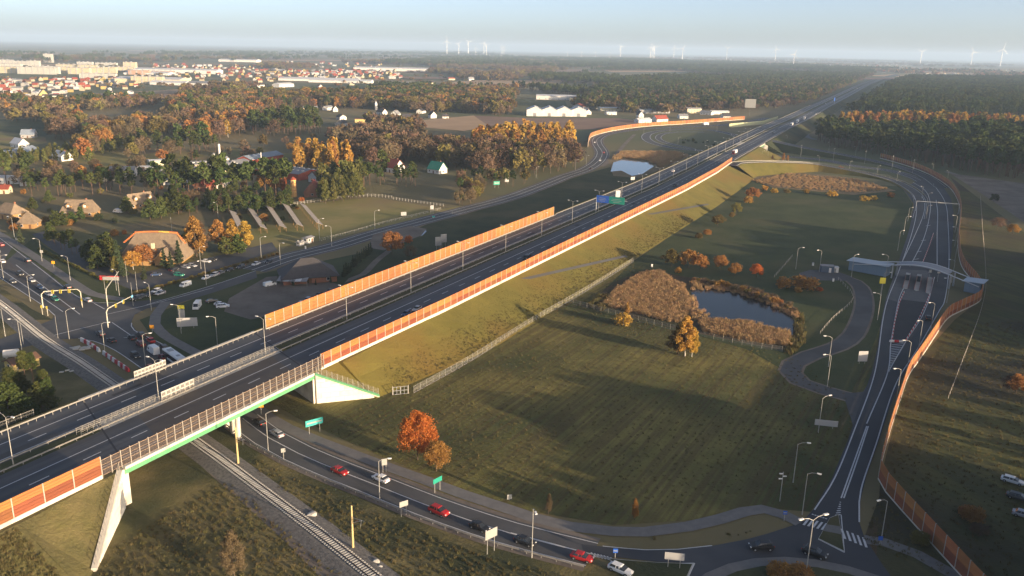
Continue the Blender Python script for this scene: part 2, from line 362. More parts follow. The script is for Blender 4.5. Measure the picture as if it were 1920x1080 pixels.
nose([P_(-1.5,.6,8.3),P_(8,1.2,8.38),P_(8,14,0),P_(8.2,13.6,.0)]); nose([P_(-1.5,.6,8.38),P_(8,1.2,8.38),P_(8,-36.5,8.38),P_(14,-34.5,8.38)])
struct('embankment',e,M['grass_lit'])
struct('embankment',embank(-260,-84,lambda a:18,lambda a:17),M['rough'])
e=MB()
nose([P_(-84,3,8.38),P_(-62.4,2.2,8.38),P_(-44,-36.5,8.38),P_(-84,-36.5,8.38)]); nose([P_(-84,3,8.35),P_(-84,19.2,0),P_(-79.5,15.6,.2),P_(-62.6,2.2,8.35)])
nose([P_(-44,-36.5,8.38),P_(-84,-36.5,8.38),P_(-84,-51.5,0),P_(-36,-51,0)])
struct('embankment',e,M['rough'])
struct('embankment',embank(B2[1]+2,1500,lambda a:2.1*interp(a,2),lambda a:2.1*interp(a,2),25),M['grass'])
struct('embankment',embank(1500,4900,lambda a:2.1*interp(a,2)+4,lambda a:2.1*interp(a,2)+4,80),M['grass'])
# --- markings of the motorway
NEAR=520
def mline(c,a0,a1,w=.22,st=12):
    b=MB(); deckmesh(b,a0,a1,c-w/2,c+w/2,.014,st); return struct('edge_line',b,M['white_paint'],road)
for c in(-1.9,-11.6,-22.4,-29.3): mline(c,-200,700,.26); mline(c,700,2500,.45,40)
dm=MB(); dm.add([(-.14,0,0),(.14,0,0),(.14,4.2,0),(-.14,4.2,0)],[(0,1,2,3)]); dash0=dm.build('lane_dash',M['white_paint'],road)
cnt=0
for c in(-8.,-25.9):
    a=-86.4
    while a<640:
        o=dash0 if cnt==0 else dash0.copy()
        if cnt: COL.objects.link(o)
        p=MW(a,c,.016);q=MW(a+4,c,.016);d=q-p; o.location=p; o.rotation_euler=(0,0,math.atan2(-d.x,d.y)); cnt+=1; a+=11.7
far=MB()
for c in(-8.,-25.9):
    a=640
    while a<1800:
        deckmesh(far,a,a+5,c-.2,c+.2,.018,5); a+=12
o=far.build('lane_dash_far',M['white_paint'],road); o['kind']='stuff'
for a_,sk in((-60.,.47),(-2.8,.47)):           # expansion joints of the bridge
    b=MB(); P0=[MW(a_-.2,1.,.02),MW(a_+.25,1.,.02),MW(a_+.25+sk*35,-34.4,.02),MW(a_-.2+sk*35,-34.4,.02)]; b.add(P0,[(0,3,2,1)]); struct('expansion_joint',b,M['asphalt_dark'],road)
rp_=random.Random(5)
for k in range(26):                             # repair patches and seams
    a_=rp_.uniform(-120,500); c_=rp_.choice((-31,-27.5,-24,-13.5,-9.8,-5.5)); l_=rp_.uniform(4,26); w_=rp_.uniform(.8,2.6); b=MB(); deckmesh(b,a_,a_+l_,c_-w_/2,c_+w_/2,.009,12); struct('asphalt_patch',b,M[rp_.choice(('asphalt_dark','asphalt','asphalt_old'))],road)
# --- bridges
def bridge(name,label,a0,a1,sk,zt=8.5,group=None):
    t=thing(name,label,'bridge',MW((a0+a1)/2,-17,-zt))
    inv=Matrix.Translation(-t.location)
    def part(nm,mb,m):
        mb.v=[tuple(inv@Vector(v)) for v in mb.v]; return mb.build(nm,m,t)
    z0=interp(a0,2)
    d=MB()                                          # deck slab with fascia
    pts=[MW(a0-sk*0,1.6),MW(a1,1.6),MW(a1+sk*36.5,-35.),MW(a0+sk*36.5,-35.)]
    d.prism([(p.x,p.y) for p in pts],z0-1.0,z0-.03); part('deck',d,M['concrete'])
    for c in(1.9,-35.3):                            # green edge girder
        g_=MB(); p=MW(a0+sk*(0 if c>0 else 36.5),c);q=MW(a1+sk*(0 if c>0 else 36.5),c)
        g_.prism([(p+v).to_tuple()[:2] for v in(Vector((-.15,.1,0)),Vector((.15,-.1,0)))]+[(q+v).to_tuple()[:2] for v in(Vector((.15,-.1,0)),Vector((-.15,.1,0)))],z0-1.5,z0-.42); part('girder',g_,M['green_steel'])
        k=MB(); k.prism([(p+v).to_tuple()[:2] for v in(Vector((-.35,.2,0)),Vector((.3,-.15,0)))]+[(q+v).to_tuple()[:2] for v in(Vector((.3,-.15,0)),Vector((-.35,.2,0)))],z0-.42,z0+.22); part('parapet',k,M['wall_white'])
    return t,part,z0
t,part,z0=bridge('motorway_bridge','wide motorway bridge with green edge girder crossing the railway and local road',-61,-2.6,.47)
# abutments
ab=MB(); pts=[MW(-3.2,1.9),MW(-.6,1.9),MW(15.5,-35),MW(12.8,-35)]; ab.prism([(p.x,p.y) for p in pts],0,8.05); part('abutment',ab,M['wall_white'])
ab=MB(); pts=[MW(-64,1.9),MW(-60.2,1.9),MW(-43.2,-35),MW(-46,-35)]; ab.prism([(p.x,p.y) for p in pts],0,8.05); part('abutment',ab,M['wall_white'])
def wing(p0,p1,zt0,zt1,th=.6,nrow=5,coping=True,face=None):
    "retaining wing wall, its facing laid in blocks"
    p0=Vector(p0);p1=Vector(p1);d=(p1-p0);L=d.length;d.normalize();n=Vector((d.y,-d.x,0))
    mb=MB(); a=[p0+n*th*.5,p1+n*th*.5,p1-n*th*.5,p0-n*th*.5]
    v=[(q.x,q.y,0) for q in a]+[(a[0].x,a[0].y,zt0),(a[1].x,a[1].y,zt1),(a[2].x,a[2].y,zt1),(a[3].x,a[3].y,zt0)]
    mb.add(v,[(0,1,5,4),(1,2,6,5),(2,3,7,6),(3,0,4,7),(4,5,6,7)]); part('wing_wall',mb,M['wall_white'])
    if coping:
        cmat=M['green_steel'] if face>0 else M['concrete']
        mb=MB(); w2=th*.85; a=[p0+n*w2,p1+n*w2,p1-n*w2,p0-n*w2]
        v=[(a[k].x,a[k].y,(zt0,zt1,zt1,zt0)[k]+.02) for k in range(4)]+[(a[k].x,a[k].y,(zt0,zt1,zt1,zt0)[k]+.5) for k in range(4)]
        mb.add(v,[(0,1,5,4),(1,2,6,5),(2,3,7,6),(3,0,4,7),(4,5,6,7),(0,3,2,1)]); part('coping',mb,cmat)
    # block facing on the outer side
    sgn=face; off=n*sgn*(th*.5+.03); bw=2.4;bh=1.5; k=0
    for r in range(int(max(zt0,zt1)/bh)+1):
        x=.1-(bw*.5 if r%2 else 0)
        while x<L-.5:
            x0=max(.05,x+.03);x1=min(L-.05,x+bw-.03);z1=(r+1)*bh-.03; zz=min(zt0+(zt1-zt0)*x0/L,zt0+(zt1-zt0)*x1/L)-.08; za=r*bh+.03
            zb=min(z1,zz)
            if zb-za>.25 and x1-x0>.3:
                q0=p0+d*x0+off;q1=p0+d*x1+off; bb=MB()
                dn=n*sgn*.04*(1+random.random()*.6)
                bb.add([(q0.x,q0.y,za),(q1.x,q1.y,za),(q1.x,q1.y,zb),(q0.x,q0.y,zb),(q0.x+dn.x,q0.y+dn.y,za+.02),(q1.x+dn.x,q1.y+dn.y,za+.02),(q1.x+dn.x,q1.y+dn.y,zb-.02),(q0.x+dn.x,q0.y+dn.y,zb-.02)],[(4,5,6,7),(0,1,5,4),(1,2,6,5),(2,3,7,6),(3,0,4,7)])
                part('block',bb,random.choice([M['block1'],M['block2'],M['block3']]))
            x+=bw
M['block1']=mat('facing_block_pale',(.74,.7,.62),.9,(.66,.62,.54),.8,5)
M['block2']=mat('facing_block_grey',(.68,.65,.58),.9,(.6,.57,.5),.8,5)
M['block3']=mat('facing_block_cream',(.78,.73,.63),.9,(.7,.66,.57),.8,5)
g0=lambda a,c:(lambda p:Vector((p.x,p.y,0)))(MW(a,c))
wing(g0(-2.4,2.2),g0(9.2,14.2),8.1,.25,face=1)
wing(g0(-62.4,2.2),g0(-79.5,15.8),8.1,.25,face=-1)
# piers, three rows of round columns with a head
for a,cs in((-27,(-.5,-4,-8,-14,-20,-26)),):
    for c in cs:
        p=MW(a-.47*c-1,c); mb=MB(); mb.tube((p.x,p.y,0),(p.x,p.y,7.0),.62,.62,12); mb.tube((p.x,p.y,6.2),(p.x,p.y,7.0),.62,1.0,12); part('pier',mb,M['wall_white'])
t2,part,z0=bridge('motorway_bridge','distant motorway bridge over the underpass road beside white wing wall',B2[0]-2,B2[1]+2,0)
for a in(B2[0]-1.5,B2[1]+1.5):
    ab=MB(); pts=[MW(a-.8,1.9),MW(a+.8,1.9),MW(a+.8,-35.3),MW(a-.8,-35.3)]; ab.prism([(p.x,p.y) for p in pts],0,8.05); part('abutment',ab,M['wall_white'])
q0=g0(B2[1]+1,2);q1=g0(B2[1]+6,17); mb=MB(); mb.add([q0,q1,q1+Vector((0,0,.6)),q0+Vector((0,0,8))],[(0,1,2,3)]); mb.add([q0+Vector((1,1,0)),q1+Vector((1,1,0)),q1+Vector((1,1,.6)),q0+Vector((1,1,8))],[(0,1,2,3)]); part('wing_wall',mb,M['wall_white'])
# ------------------------------------------------------------------ other roads
def px(l,z=0): return [U(x,y,(q[0] if (q:=r) else z)) for x,y,*r in l]
def ribbon(name,pl,w,m,z=0.,lines=(),dashes=(),step=6.,shoulder=0,lw=.2,slope=None,smat='grass'):
    c=cr(px(pl),step)
    for p in c: p.z+=z
    mb=MB(); strip(mb,c,-w/2,w/2); r=struct(name,mb,M[m])
    if shoulder:
        mb=MB(); strip(mb,c,-w/2-shoulder,-w/2,-.02,0); strip(mb,c,w/2,w/2+shoulder,0,-.02); struct('verge',mb,M['dirt'])
    for o in lines:
        mb=MB(); strip(mb,c,o-lw/2,o+lw/2,.012); struct('edge_line',mb,M['white_paint'],r)
    for o,on,off in dashes:
        for (p,d) in resample(c,on+off)[:120]:
            n=Vector((d.y,-d.x,0)).normalized(); mb=MB(); q=p+n*o+Vector((0,0,.014)); e_=q+d*on
            mb.add([q-n*lw/2,q+n*lw/2,e_+n*lw/2,e_-n*lw/2],[(0,1,2,3)]); struct('lane_dash',mb,M['white_paint'],r)
    if slope:
        mb=MB(); 
        for s in(-1,1):
            n=normals(c);v=[]
            for p,q in zip(c,n):
                a=p+q*s*(w/2+1); v.append(a+Vector((0,0,-.03))); bq=p+q*s*(w/2+1+max(.3,p.z*slope)); v.append(Vector((bq.x,bq.y,.02)))
            mb.add(v,[(2*i,2*i+1,2*i+3,2*i+2) for i in range(len(c)-1)])
        strip(mb,c,-w/2-1,w/2+1,-.04); struct('embankment',mb,M[smat])
    return c
# local road in the foreground
rl=[(455,785),(505,822),(560,851),(640,885),(697,907),(800,948),(900,983),(955,1000),(1030,1020),(1110,1040)]
C_loc=ribbon('road',rl,9.2,'asphalt_old',.10,lines=(-3.9,3.9),dashes=(),shoulder=1.2)
fan('road',[(270,697),(390,690),(400,700),(480,775),(530,810),(480,826),(420,782)],.085,M['asphalt_old'])
mb=MB(); strip(mb,C_loc,-.12,.12,.012); struct('centre_line',mb,M['white_paint'])
# roundabout and junction paving
jun=[(1090,1021),(1150,1028),(1210,1032),(1280,1030),(1332,1025),(1400,1012),(1440,1001),(1480,988),(1502,981),(1527,957),(1577,935),(1613,950),(1611,980),(1620,1007),(1655,1060),(1700,1120),(1700,1400),(1200,1400),(1285,1078),(1302,1057),(1230,1054),(1160,1046),(1095,1043)]
fan('road',jun,.105,M['asphalt'])
def kerbed(name,pts,m,h=.14,z=.1):
    v=[U(x,y) for x,y in pts]; c=sum(v,Vector())/len(v)
    mb=MB(); mb.prism([(p.x,p.y) for p in v],z-.05,z+h); k=struct('kerb',mb,M['concrete'])
    fan(name,[(p.x*.965+c.x*.035,p.y*.965+c.y*.035,0) for p in v],z+h+.01,M[m],px=False)
kerbed('traffic_island',[(1140,1049),(1230,1056),(1300,1059),(1284,1095),(1240,1120),(1180,1080)],'grass')
ri=[U(1470,1046)+Vector((0,-26,0))+Vector((26*math.cos(k/28*2*PI),26*math.sin(k/28*2*PI),0)) for k in range(28)]
mb=MB(); mb.prism([(p.x,p.y) for p in ri],.05,.25); struct('kerb',mb,M['pavement'])
cc=sum(ri,Vector())/28; fan('roundabout_island',[(p.x*.9+cc.x*.1,p.y*.9+cc.y*.1,0) for p in ri],.3,M['grass'],px=False)
kerbed('traffic_island',[(1556,972),(1572,966),(1583,1036),(1534,1012)],'grass')
fan('pavement',[(1549,985),(1574,989),(1578,1004),(1542,997)],.262,M['pavement'])
def pline(pl,w=.22,z=.14,m='white_paint',name='edge_line',step=4):
    c=cr(px(pl),step)
    for p in c:p.z=z
    mb=MB(); strip(mb,c,-w/2,w/2); return struct(name,mb,M[m])
pline([(957,1000),(1030,1019),(1085,1034),(1100,1040)],.3); pline([(1095,1043),(1160,1050),(1240,1058),(1302,1057)]); pline([(1302,1057),(1284,1095)],.3)
pline([(1130,1025),(1210,1032),(1270,1031),(1335,1024)]); pline([(1094,1036),(1150,1050),(1240,1057)],.2)
for k in range(7): pline([(1108+k*6,1037+k*1.5),(1118+k*6,1046+k*1.2)],.3,.14)
for k in range(5): # zebra crossing, left arm
    x0=1506+k*8.5;y0=985+k*2.2; fan('zebra_stripe',[(x0+8,y0-12),(x0+12,y0-11),(x0+3,y0+1),(x0-1.5,y0)],.135,M['white_paint'])
for k in range(5):
    x0=1578+k*10;y0=993+k*4; fan('zebra_stripe',[(x0-2,y0-1),(x0+2,y0),(x0+9,y0+19),(x0+4,y0+18)],.135,M['white_paint'])
for k in range(6): pline([(1522+k*5,965+k*1.6),(1525.5+k*5,966+k*1.6)],.35)
pline([(1534,1012),(1583,1037)],.25); pline([(1577,966),(1583,1037)],.2)
for k in range(7): pline([(1566+k*1.5,967-k*4),(1576,966-k*4)],.3)
# ramp and toll plaza
pl_=[(1502,981),(1524,957),(1560,897),(1590,825),(1611,762),(1634,700),(1646,650),(1652,602),(1661,560),(1680,505),(1702,440),(1712,400),(1713,382),(1700,362),(1690,352),(1735,335),(1745,330),(1768,350),(1783,372),(1788,400),(1787,440),(1782,490),(1779,530),(1768,570),(1740,622),(1715,667),(1690,712),(1668,765),(1647,829),(1625,890),(1613,940),(1611,980),(1590,975),(1565,965),(1555,970),(1530,990)]
fan('toll_plaza_paving',pl_,.12,M['asphalt'])
fan('toll_plaza_paving',[(1661,560),(1680,505),(1745,508),(1740,575),(1712,576),(1690,569)],.128,M['concrete_pavement'])
fan('toll_plaza_paving',[(1690,562),(1740,568),(1728,597),(1700,640),(1671,645),(1678,605)],.134,M['asphalt_dark'])
fan('toll_plaza_paving',[(1727,495),(1755,440),(1758,500),(1756,530),(1742,512)],.134,M['asphalt_dark'])
for l in ([(1527,957),(1565,897),(1600,812),(1640,700),(1655,602),(1665,560),(1684,512),(1709,440),(1718,400),(1716,375),(1700,352),(1665,335)],
          [(1625,795),(1664,700),(1670,645),(1676,610),(1686,560),(1700,530)],[(1664,700),(1699,640),(1727,597),(1742,560),(1752,520)],
          [(1577,935),(1600,870),(1625,800)],[(1582,935),(1605,870),(1628,800)],[(1611,980),(1614,920),(1642,835),(1680,720),(1722,652),(1760,585),(1772,560),(1779,500),(1778,430),(1772,380),(1750,345)],
          [(1706,500),(1731,450),(1742,410),(1744,380),(1735,358),(1712,342)],[(1757,500),(1757,440),(1758,400),(1755,375)],[(1690,495),(1716,440),(1732,400),(1732,375),(1715,352)]): pline(l,.3,.15)
for k in range(16): pline([(1666.3+k*.35,697-k*3.3),(1668+k*1.75,696-k*3.4)],.35,.15,'white_paint','hatch_line')
for (x,y) in((1736,424),(1727,452),(1719,473),(1714,487)): pline([(x,y),(x+9,y-1.5)],.45,.15)
# service road on the right
ribbon('service_road',[(1500,516),(1540,519),(1585,520),(1612,537),(1620,562),(1617,590),(1600,628),(1570,650),(1520,666),(1488,682),(1482,697),(1500,716),(1545,732),(1590,744),(1625,752)],6,'asphalt_old',.09,shoulder=.8)
fan('service_road',[(1585,752),(1590,738),(1618,735),(1640,700),(1620,765),(1600,800)],.098,M['asphalt_old'])
fan('service_yard',[(1500,512),(1520,506),(1572,510),(1600,520),(1590,527),(1530,526)],.1,M['asphalt_old'])
# roads to and from the motorway on the right
C_t1=ribbon('ramp_road',[(1436,262,8.3),(1450,264,8.),(1480,271,6.5),(1520,279,5),(1580,290,3),(1640,302,1.5),(1690,314,.5),(1735,331,.1),(1765,352,.1)],11,'asphalt',.06,lines=(-4,4),slope=1.6)
C_t2=ribbon('ramp_road',[(1330,290),(1380,288),(1420,291),(1460,293),(1500,296),(1550,301),(1600,311),(1667,320),(1715,333),(1745,350)],12,'asphalt',.07,lines=(-4.6,0,4.6))
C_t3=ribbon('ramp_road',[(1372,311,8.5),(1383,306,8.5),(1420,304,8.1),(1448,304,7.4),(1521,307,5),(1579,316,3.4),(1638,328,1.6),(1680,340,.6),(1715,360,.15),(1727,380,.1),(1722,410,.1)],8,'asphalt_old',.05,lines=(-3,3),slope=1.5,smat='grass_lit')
ribbon('track',[(1775,322),(1800,330),(1840,350),(1880,374),(1920,404),(1990,450)],5,'pavement',.1)
ribbon('track',[(1528,262),(1512,255),(1518,243),(1530,240)],7,'pavement',.15)
# roads on the left
C_l=ribbon('road',[(472,507),(545,482),(630,461),(705,438),(780,418),(855,398),(955,371),(1020,347),(1060,331),(1098,318),(1122,302),(1129,286),(1120,270),(1121,260),(1140,251),(1185,244),(1235,240.5),(1310,237),(1385,232),(1440,221)],12.5,'asphalt_old',.14,lines=(-4.6,4.6,0),lw=.35,shoulder=1)
C_lp=ribbon('slip_road',[(1325,283),(1280,279.5),(1250,275),(1222,267),(1211,258),(1218,250),(1245,245),(1290,242.5),(1335,244.5),(1375,253),(1390,261)],11,'asphalt_old',.13,lines=(-4.6,4.6),lw=.5)
ribbon('slip_road',[(1300,279),(1265,272),(1242,265),(1234,258),(1244,251),(1275,247.5),(1320,248)],8,'asphalt_old',.11,lines=(-3,3),lw=.4)
ribbon('track',[(1130,312),(1150,296),(1172,270),(1190,252)],4,'dirt',.08)
ribbon('track',[(600,560),(640,530),(680,515),(705,490),(730,470)],3,'dirt',.08)
ribbon('track',[(200,432),(260,425),(310,417),(330,410)],4,'dirt',.08)
xj=[(-60,680),(0,662),(60,648),(110,637),(147,635),(175,640),(215,657),(275,698),(400,702),(312,650),(255,620),(246,606),(252,591),(275,579),(330,570),(400,549),(482,521),(478,497),(400,519),(325,537),(262,553),(215,558),(175,553),(140,535),(20,458),(-60,400),(-130,450),(-60,490),(0,521),(77,571),(103,592),(98,600),(60,615),(0,636),(-60,655)]
fan('crossroads_paving',xj,.10,M['asphalt_old'])
fan('crossroads_paving',[(-20,482),(5,483),(72,530),(128,566),(150,577),(130,580),(100,568),(40,525),(-20,490)],.112,M['asphalt_brown'])
for l in ([(0,447),(75,504),(135,550),(175,568),(235,566)],[(0,521),(77,571),(103,592)],[(0,505),(60,545),(118,585)],[(30,497),(100,552),(150,590)],[(176,569),(196,580)],[(210,605),(249,632),(270,648)],[(247,606),(252,620),(312,650),(380,697)],[(147,635),(175,640),(215,657),(278,700)],[(250,632),(232,634)],[(200,590),(300,567),(400,540)],[(275,572),(400,535),(480,508)],[(60,640),(130,622),(200,605)]): pline(l,.28,.135)
# side walk and cycle path
C_path=ribbon('cycle_path',[(478,762),(505,783),(540,803),(600,828),(700,866),(800,902),(870,928),(940,951),(1000,971),(1070,988),(1150,997),(1210,998),(1290,988),(1350,974),(1395,960),(1430,955),(1470,966),(1500,981)],3.4,'pavement',.11)
ribbon('cycle_path',[(312,566),(292,592),(290,608),(310,630),(345,650),(385,672),(420,700)],3.6,'pavement',.12)
ribbon('cycle_path',[(-20,428),(20,452),(60,478),(100,505),(140,532),(175,552),(230,562)],4,'pavement',.125)
ribbon('cycle_path',[(1622,1012),(1660,1018),(1720,1040),(1800,1085)],3.2,'pavement',.11)
# ditches on the embankment slope
def slope_pt(a,c):
    t=min(1,max(0,(c-1.2)/tr(a))); return MW(a,c)*1+Vector((0,0,-interp(a,2)+interp(a,2)*(1-t)+.35))
for a0,c0,a1,c1 in((104,4,192,20),(262,5,345,19)):
    c=[slope_pt(a0+(a1-a0)*k/8,c0+(c1-c0)*k/8) for k in range(9)]; mb=MB(); strip(mb,c,-.7,.7,.4,-.2); struct('drain_channel',mb,M['asphalt_old'])
# ------------------------------------------------------------------ railway
C_r=cr([U(-140,475),U(-60,530),U(7,577),U(85,640),U(150,681),U(212,724),U(283,772),U(355,823),U(412,864),U(480,915),U(592,1000),U(692,1080),U(760,1135)],8)
mb=MB(); n_=normals(C_r); v=[]
for p,q in zip(C_r,n_):
    for o,z in((-4.2,0.05),(-2.1,.62),(2.1,.62),(4.2,.05)): v.append(p+q*o+Vector((0,0,z)))
mb.add(v,[(4*i+j,4*i+j+1,4*i+j+5,4*i+j+4) for i in range(len(C_r)-1) for j in range(3)])
rw=struct('railway',mb,M['ballast'])
sl=MB(); sl.box((0,0,.13),(2.6,.32,.24)); sl0=sl.build('sleeper',M['sleeper'],rw); sp=resample(C_r,.72)
sp=[s for s in sp]
idx=[i for i,(p,d) in enumerate(sp)]; nearest=sorted(idx,key=lambda i:sp[i][0].length)[:300]; ns=set(nearest); first=True; fm=MB()
for i,(p,d) in enumerate(sp):
    rz=math.atan2(d.y,d.x)-PI/2
    if i in ns:
        o=sl0 if first else sl0.copy()
        if not first: COL.objects.link(o)
        first=False; o.location=p+Vector((0,0,.56)); o.rotation_euler=(0,0,rz)
    else: fm.box(p+Vector((0,0,.67)),(2.6,.26,.2),rz)
o=fm.build('sleeper_far',M['sleeper'],rw); o['kind']='stuff'
for s in(-.76,.76):
    mb=MB(); wallstrip(mb,C_r,s,.76,.94,.12); mb.build('rail',M['rail'],rw)
ribbon('track',[(330,800),(400,870),(470,930),(560,1010),(640,1090)],5.,'dirt',.03)
# ------------------------------------------------------------------ noise barriers
def share(name,mb,m):                    # template mesh
    o=mb.build(name,m,link=False); return o.data
def put(name,me,parent,loc,rz=0,sc=None,rot=None):
    o=bpy.data.objects.new(name,me); COL.objects.link(o); o.parent=parent; o.location=loc; o.rotation_euler=rot or (0,0,rz)
    if sc:o.scale=sc
    return o
def bay(h,w_,k,m):                      # a panel: cassettes with shadow joints
    mb=MB()
    for i in range(k): mb.box((w_/2,0,h*(i+.5)/k),(w_-.03,.12+.03*(i%2),h/k-.05))
    return share('panel',mb,m)
def barrier(name,label,pts,h,lower,step,plinth=.45,cat='noise barrier',group=None,pm='orange',lm='brick',pl=True,gap=None):
    "pts: list of base points every step; panels between, a post at each"
    t=thing(name,label,cat,pts[0],0,group); o0=pts[0]
    up=bay(h-lower,1,3,M[pm]); lo=bay(lower,1,3,M[lm]) if lower else None
    pb=MB(); pb.box((0,0,(h+plinth+.1)/2),(.2,.24,h+plinth+.1)); pme=share('post',pb,M['post'])
    pp=MB(); 
    for i,(p,q) in enumerate(zip(pts,pts[1:])):
        d=q-p; L=math.hypot(d.x,d.y); rz=math.atan2(d.y,d.x); r=p-o0
        tilt=-math.atan2(d.z,L)
        z0=plinth
        if gap and i in gap: continue
        if lo: put('lower_panel',lo,t,r+Vector((0,0,z0)),rz,(L,1,1),(0,tilt,rz)); z0+=lower
        put('panel',up,t,r+Vector((0,0,z0)),rz,(L,1,1),(0,tilt,rz))
        pp.box((p+q)/2-o0+Vector((0,0,plinth/2-.1)),(L,.3,plinth+.2),rz)
    for i,p in enumerate(pts):
        if i: d=p-pts[i-1]
        else: d=pts[1]-p
        put('post',pme,t,p-o0-Vector((0,0,.1)),math.atan2(d.y,d.x))
    if pl: pp.build('plinth',M['wall_white'],t)
    return t
fr=lambda a0,a1,c,st:[MW(a0+st*k,c(a0+st*k) if callable(c) else c) for k in range(int(round((a1-a0)/st))+1)]
barrier('noise_barrier','long orange noise barrier on the right edge of the motorway embankment',fr(1.0,505,lambda a:1.4+(1.7 if 60<a<400 else 1.7*min(1,max(0,(a if a<60 else 500-a)/60)) ),4),3.6,1.7,4,.7)
barrier('noise_barrier','orange noise barrier at the left edge of the motorway carriageway',fr(18,230,-34.,4),4.3,0,4,.3)
barrier('noise_barrier','orange and brown noise barrier below the transparent screens at the bottom left',fr(-150,-66,1.8,6),4.0,2.2,6,.7)
# door in the near barrier
dt=MB(); 
# ramp barrier, following the bend of the ramp
bp=[(1650,297),(1680,305),(1720,318),(1752,333),(1780,352),(1794,372),(1800,395),(1799,420),(1796,450),(1798,480),(1806,505),(1830,535),(1840,556),(1832,569),(1797,586),(1775,599),(1752,632),(1735,658),(1720,680),(1702,707),(1688,748),(1668,810),(1652,870),(1646,906)]
c=cr([U(*p) for p in bp],3); rs=[p for p,d in resample(c,4.)]
barrier('noise_barrier','high orange noise barrier winding along the right side of the ramp',rs,4.4,1.6,4,.5)
rs2=[rs[-1]]+[p for p,d in resample([U(1646,906),U(1690,957),U(1762,1037),U(1830,1112),U(1900,1190)],4.)][1:]
barrier('noise_barrier','shaded dark red noise barrier running to the bottom right corner',rs2,4.4,2.2,4,.35)
bp=[(1102,276),(1105,262),(1113,255),(1150,245.5),(1210,237.5),(1285,232.5),(1345,228),(1396,224)]
rs3=[p for p,d in resample(cr([U(*p) for p in bp],6),6.)]
barrier('noise_barrier','far orange noise barrier on the outer side of the left slip road',rs3,4.2,0,6,.5)
M['yellow_screen']=mat('pale_green_screen',(.5,.52,.3),.7)
barrier('noise_barrier','pale yellow green noise screen beside the far slip road',[p for p,d in resample([U(1367,239),U(1432,233),U(1440,230),U(1460,224)],8)],4.5,0,8,.3,pm='yellow_screen')
# ---- transparent screens on the bridge
gm=bpy.data.materials.new('acrylic_sheet'); gm.use_nodes=True; N=gm.node_tree.nodes; b_=N['Principled BSDF']; b_.inputs['Roughness'].default_value=.08; b_.inputs['Base Color'].default_value=(.25,.2,.17,1)
ts=N.new('ShaderNodeBsdfTransparent'); ts.inputs[0].default_value=(.93,.92,.9,1); ms=N.new('ShaderNodeMixShader'); ms.inputs[0].default_value=.14
gm.node_tree.links.new(ts.outputs[0],ms.inputs[1]); gm.node_tree.links.new(b_.outputs[0],ms.inputs[2]); gm.node_tree.links.new(ms.outputs[0],N['Material Output'].inputs[0]); M['acrylic']=gm
ps=fr(-66,1,1.9,2.25); t=thing('transparent_screen','row of see through sound screens with pale posts on the bridge edge','noise barrier',ps[0])
pb=MB(); pb.box((0,0,1.95),(.14,.2,3.9)); pme=share('post',pb,M['post']); gb=MB(); gb.box((.5,0,1.95),(.93,.04,3.2)); gme=share('pane',gb,M['acrylic'])
rb=MB()
for z in(.35,1.45,2.55,3.6): rb.box((.5,.03,z),(1,.06,.07 if z!=2.55 else .05))
rme=share('rail',rb,cm('screen_rail',(.42,.3,.2)))
for i,p in enumerate(ps):
    rz=math.atan2(AM.y,AM.x); put('post',pme,t,p-ps[0]+Vector((0,0,.2)),rz)
    if i<len(ps)-1: put('pane',gme,t,p-ps[0]+Vector((0,0,.2)),rz,(2.25,1,1)); put('rail',rme,t,p-ps[0]+Vector((0,0,.2)),rz,(2.25,1,1))
# fence posts stepping down the wing wall
def fence(name,label,line,step,h,rails=(.95,),m='post',w_=.07,mesh=True,cat='fence',group=None,maxp=290,foot=0):
    rs=[p for p,d in resample(line,step)][:maxp]; t=thing(name,label,cat,rs[0],0,group)
    pb=MB(); pb.box((0,0,h/2),(w_,w_,h)); pme=share('post',pb,M[m])
    mb=MB(); nb=MB()
    for p,q in zip(rs,rs[1:]):
        for r_ in rails: mb.tube(p-rs[0]+Vector((0,0,h*r_)),q-rs[0]+Vector((0,0,h*r_)),w_*.3,n=4)
        if foot: nb.box((p+q)/2-rs[0]+Vector((0,0,foot/2)),((q-p).length,.1,foot),math.atan2(q.y-p.y,q.x-p.x))
    for p in rs: put('post',pme,t,p-rs[0])
    mb.build('rail',M[m],t)
    if foot: nb.build('footing',M['pavement'],t)
    if mesh:
        wm=MB()
        for p,q in zip(rs,rs[1:]):
            a=p-rs[0];b=q-rs[0]; wm.add([a+Vector((0,0,.05)),b+Vector((0,0,.05)),b+Vector((0,0,h*.95)),a+Vector((0,0,h*.95))],[(0,1,2,3)])
        wm.build('wire_mesh',M['wire'],t)
    return t
wmt=bpy.data.materials.new('wire_mesh'); wmt.use_nodes=True; N=wmt.node_tree.nodes; b_=N['Principled BSDF']; b_.inputs['Base Color'].default_value=(.45,.44,.42,1)
ts=N.new('ShaderNodeBsdfTransparent'); ms=N.new('ShaderNodeMixShader'); ms.inputs[0].default_value=.12; wmt.node_tree.links.new(ts.outputs[0],ms.inputs[1]); wmt.node_tree.links.new(b_.outputs[0],ms.inputs[2]); wmt.node_tree.links.new(ms.outputs[0],N['Material Output'].inputs[0]); M['wire']=wmt
fence('fence','wire fence with pale posts along the foot of the embankment',cr([U(776,737),U(880,679),U(1000,604),U(1100,546),U(1192,488)],6),3.,2.2,(.95,.5),foot=.12,w_=.08,m='fence_post')
fence('fence','wire fence crossing the field in front of the reeds and pond',cr([U(1062,567),U(1100,577),U(1200,603),U(1290,625),U(1380,645),U(1480,662)],6),3.2,1.9,(.95,.5),foot=.06,w_=.07,m='fence_post')
def gl(a,c,z): p=MW(a,c); return Vector((p.x,p.y,z))
ln=[gl(-2.2+11.4*k/10,2.4+11.8*k/10,8.5-8.0*k/10) for k in range(11)]
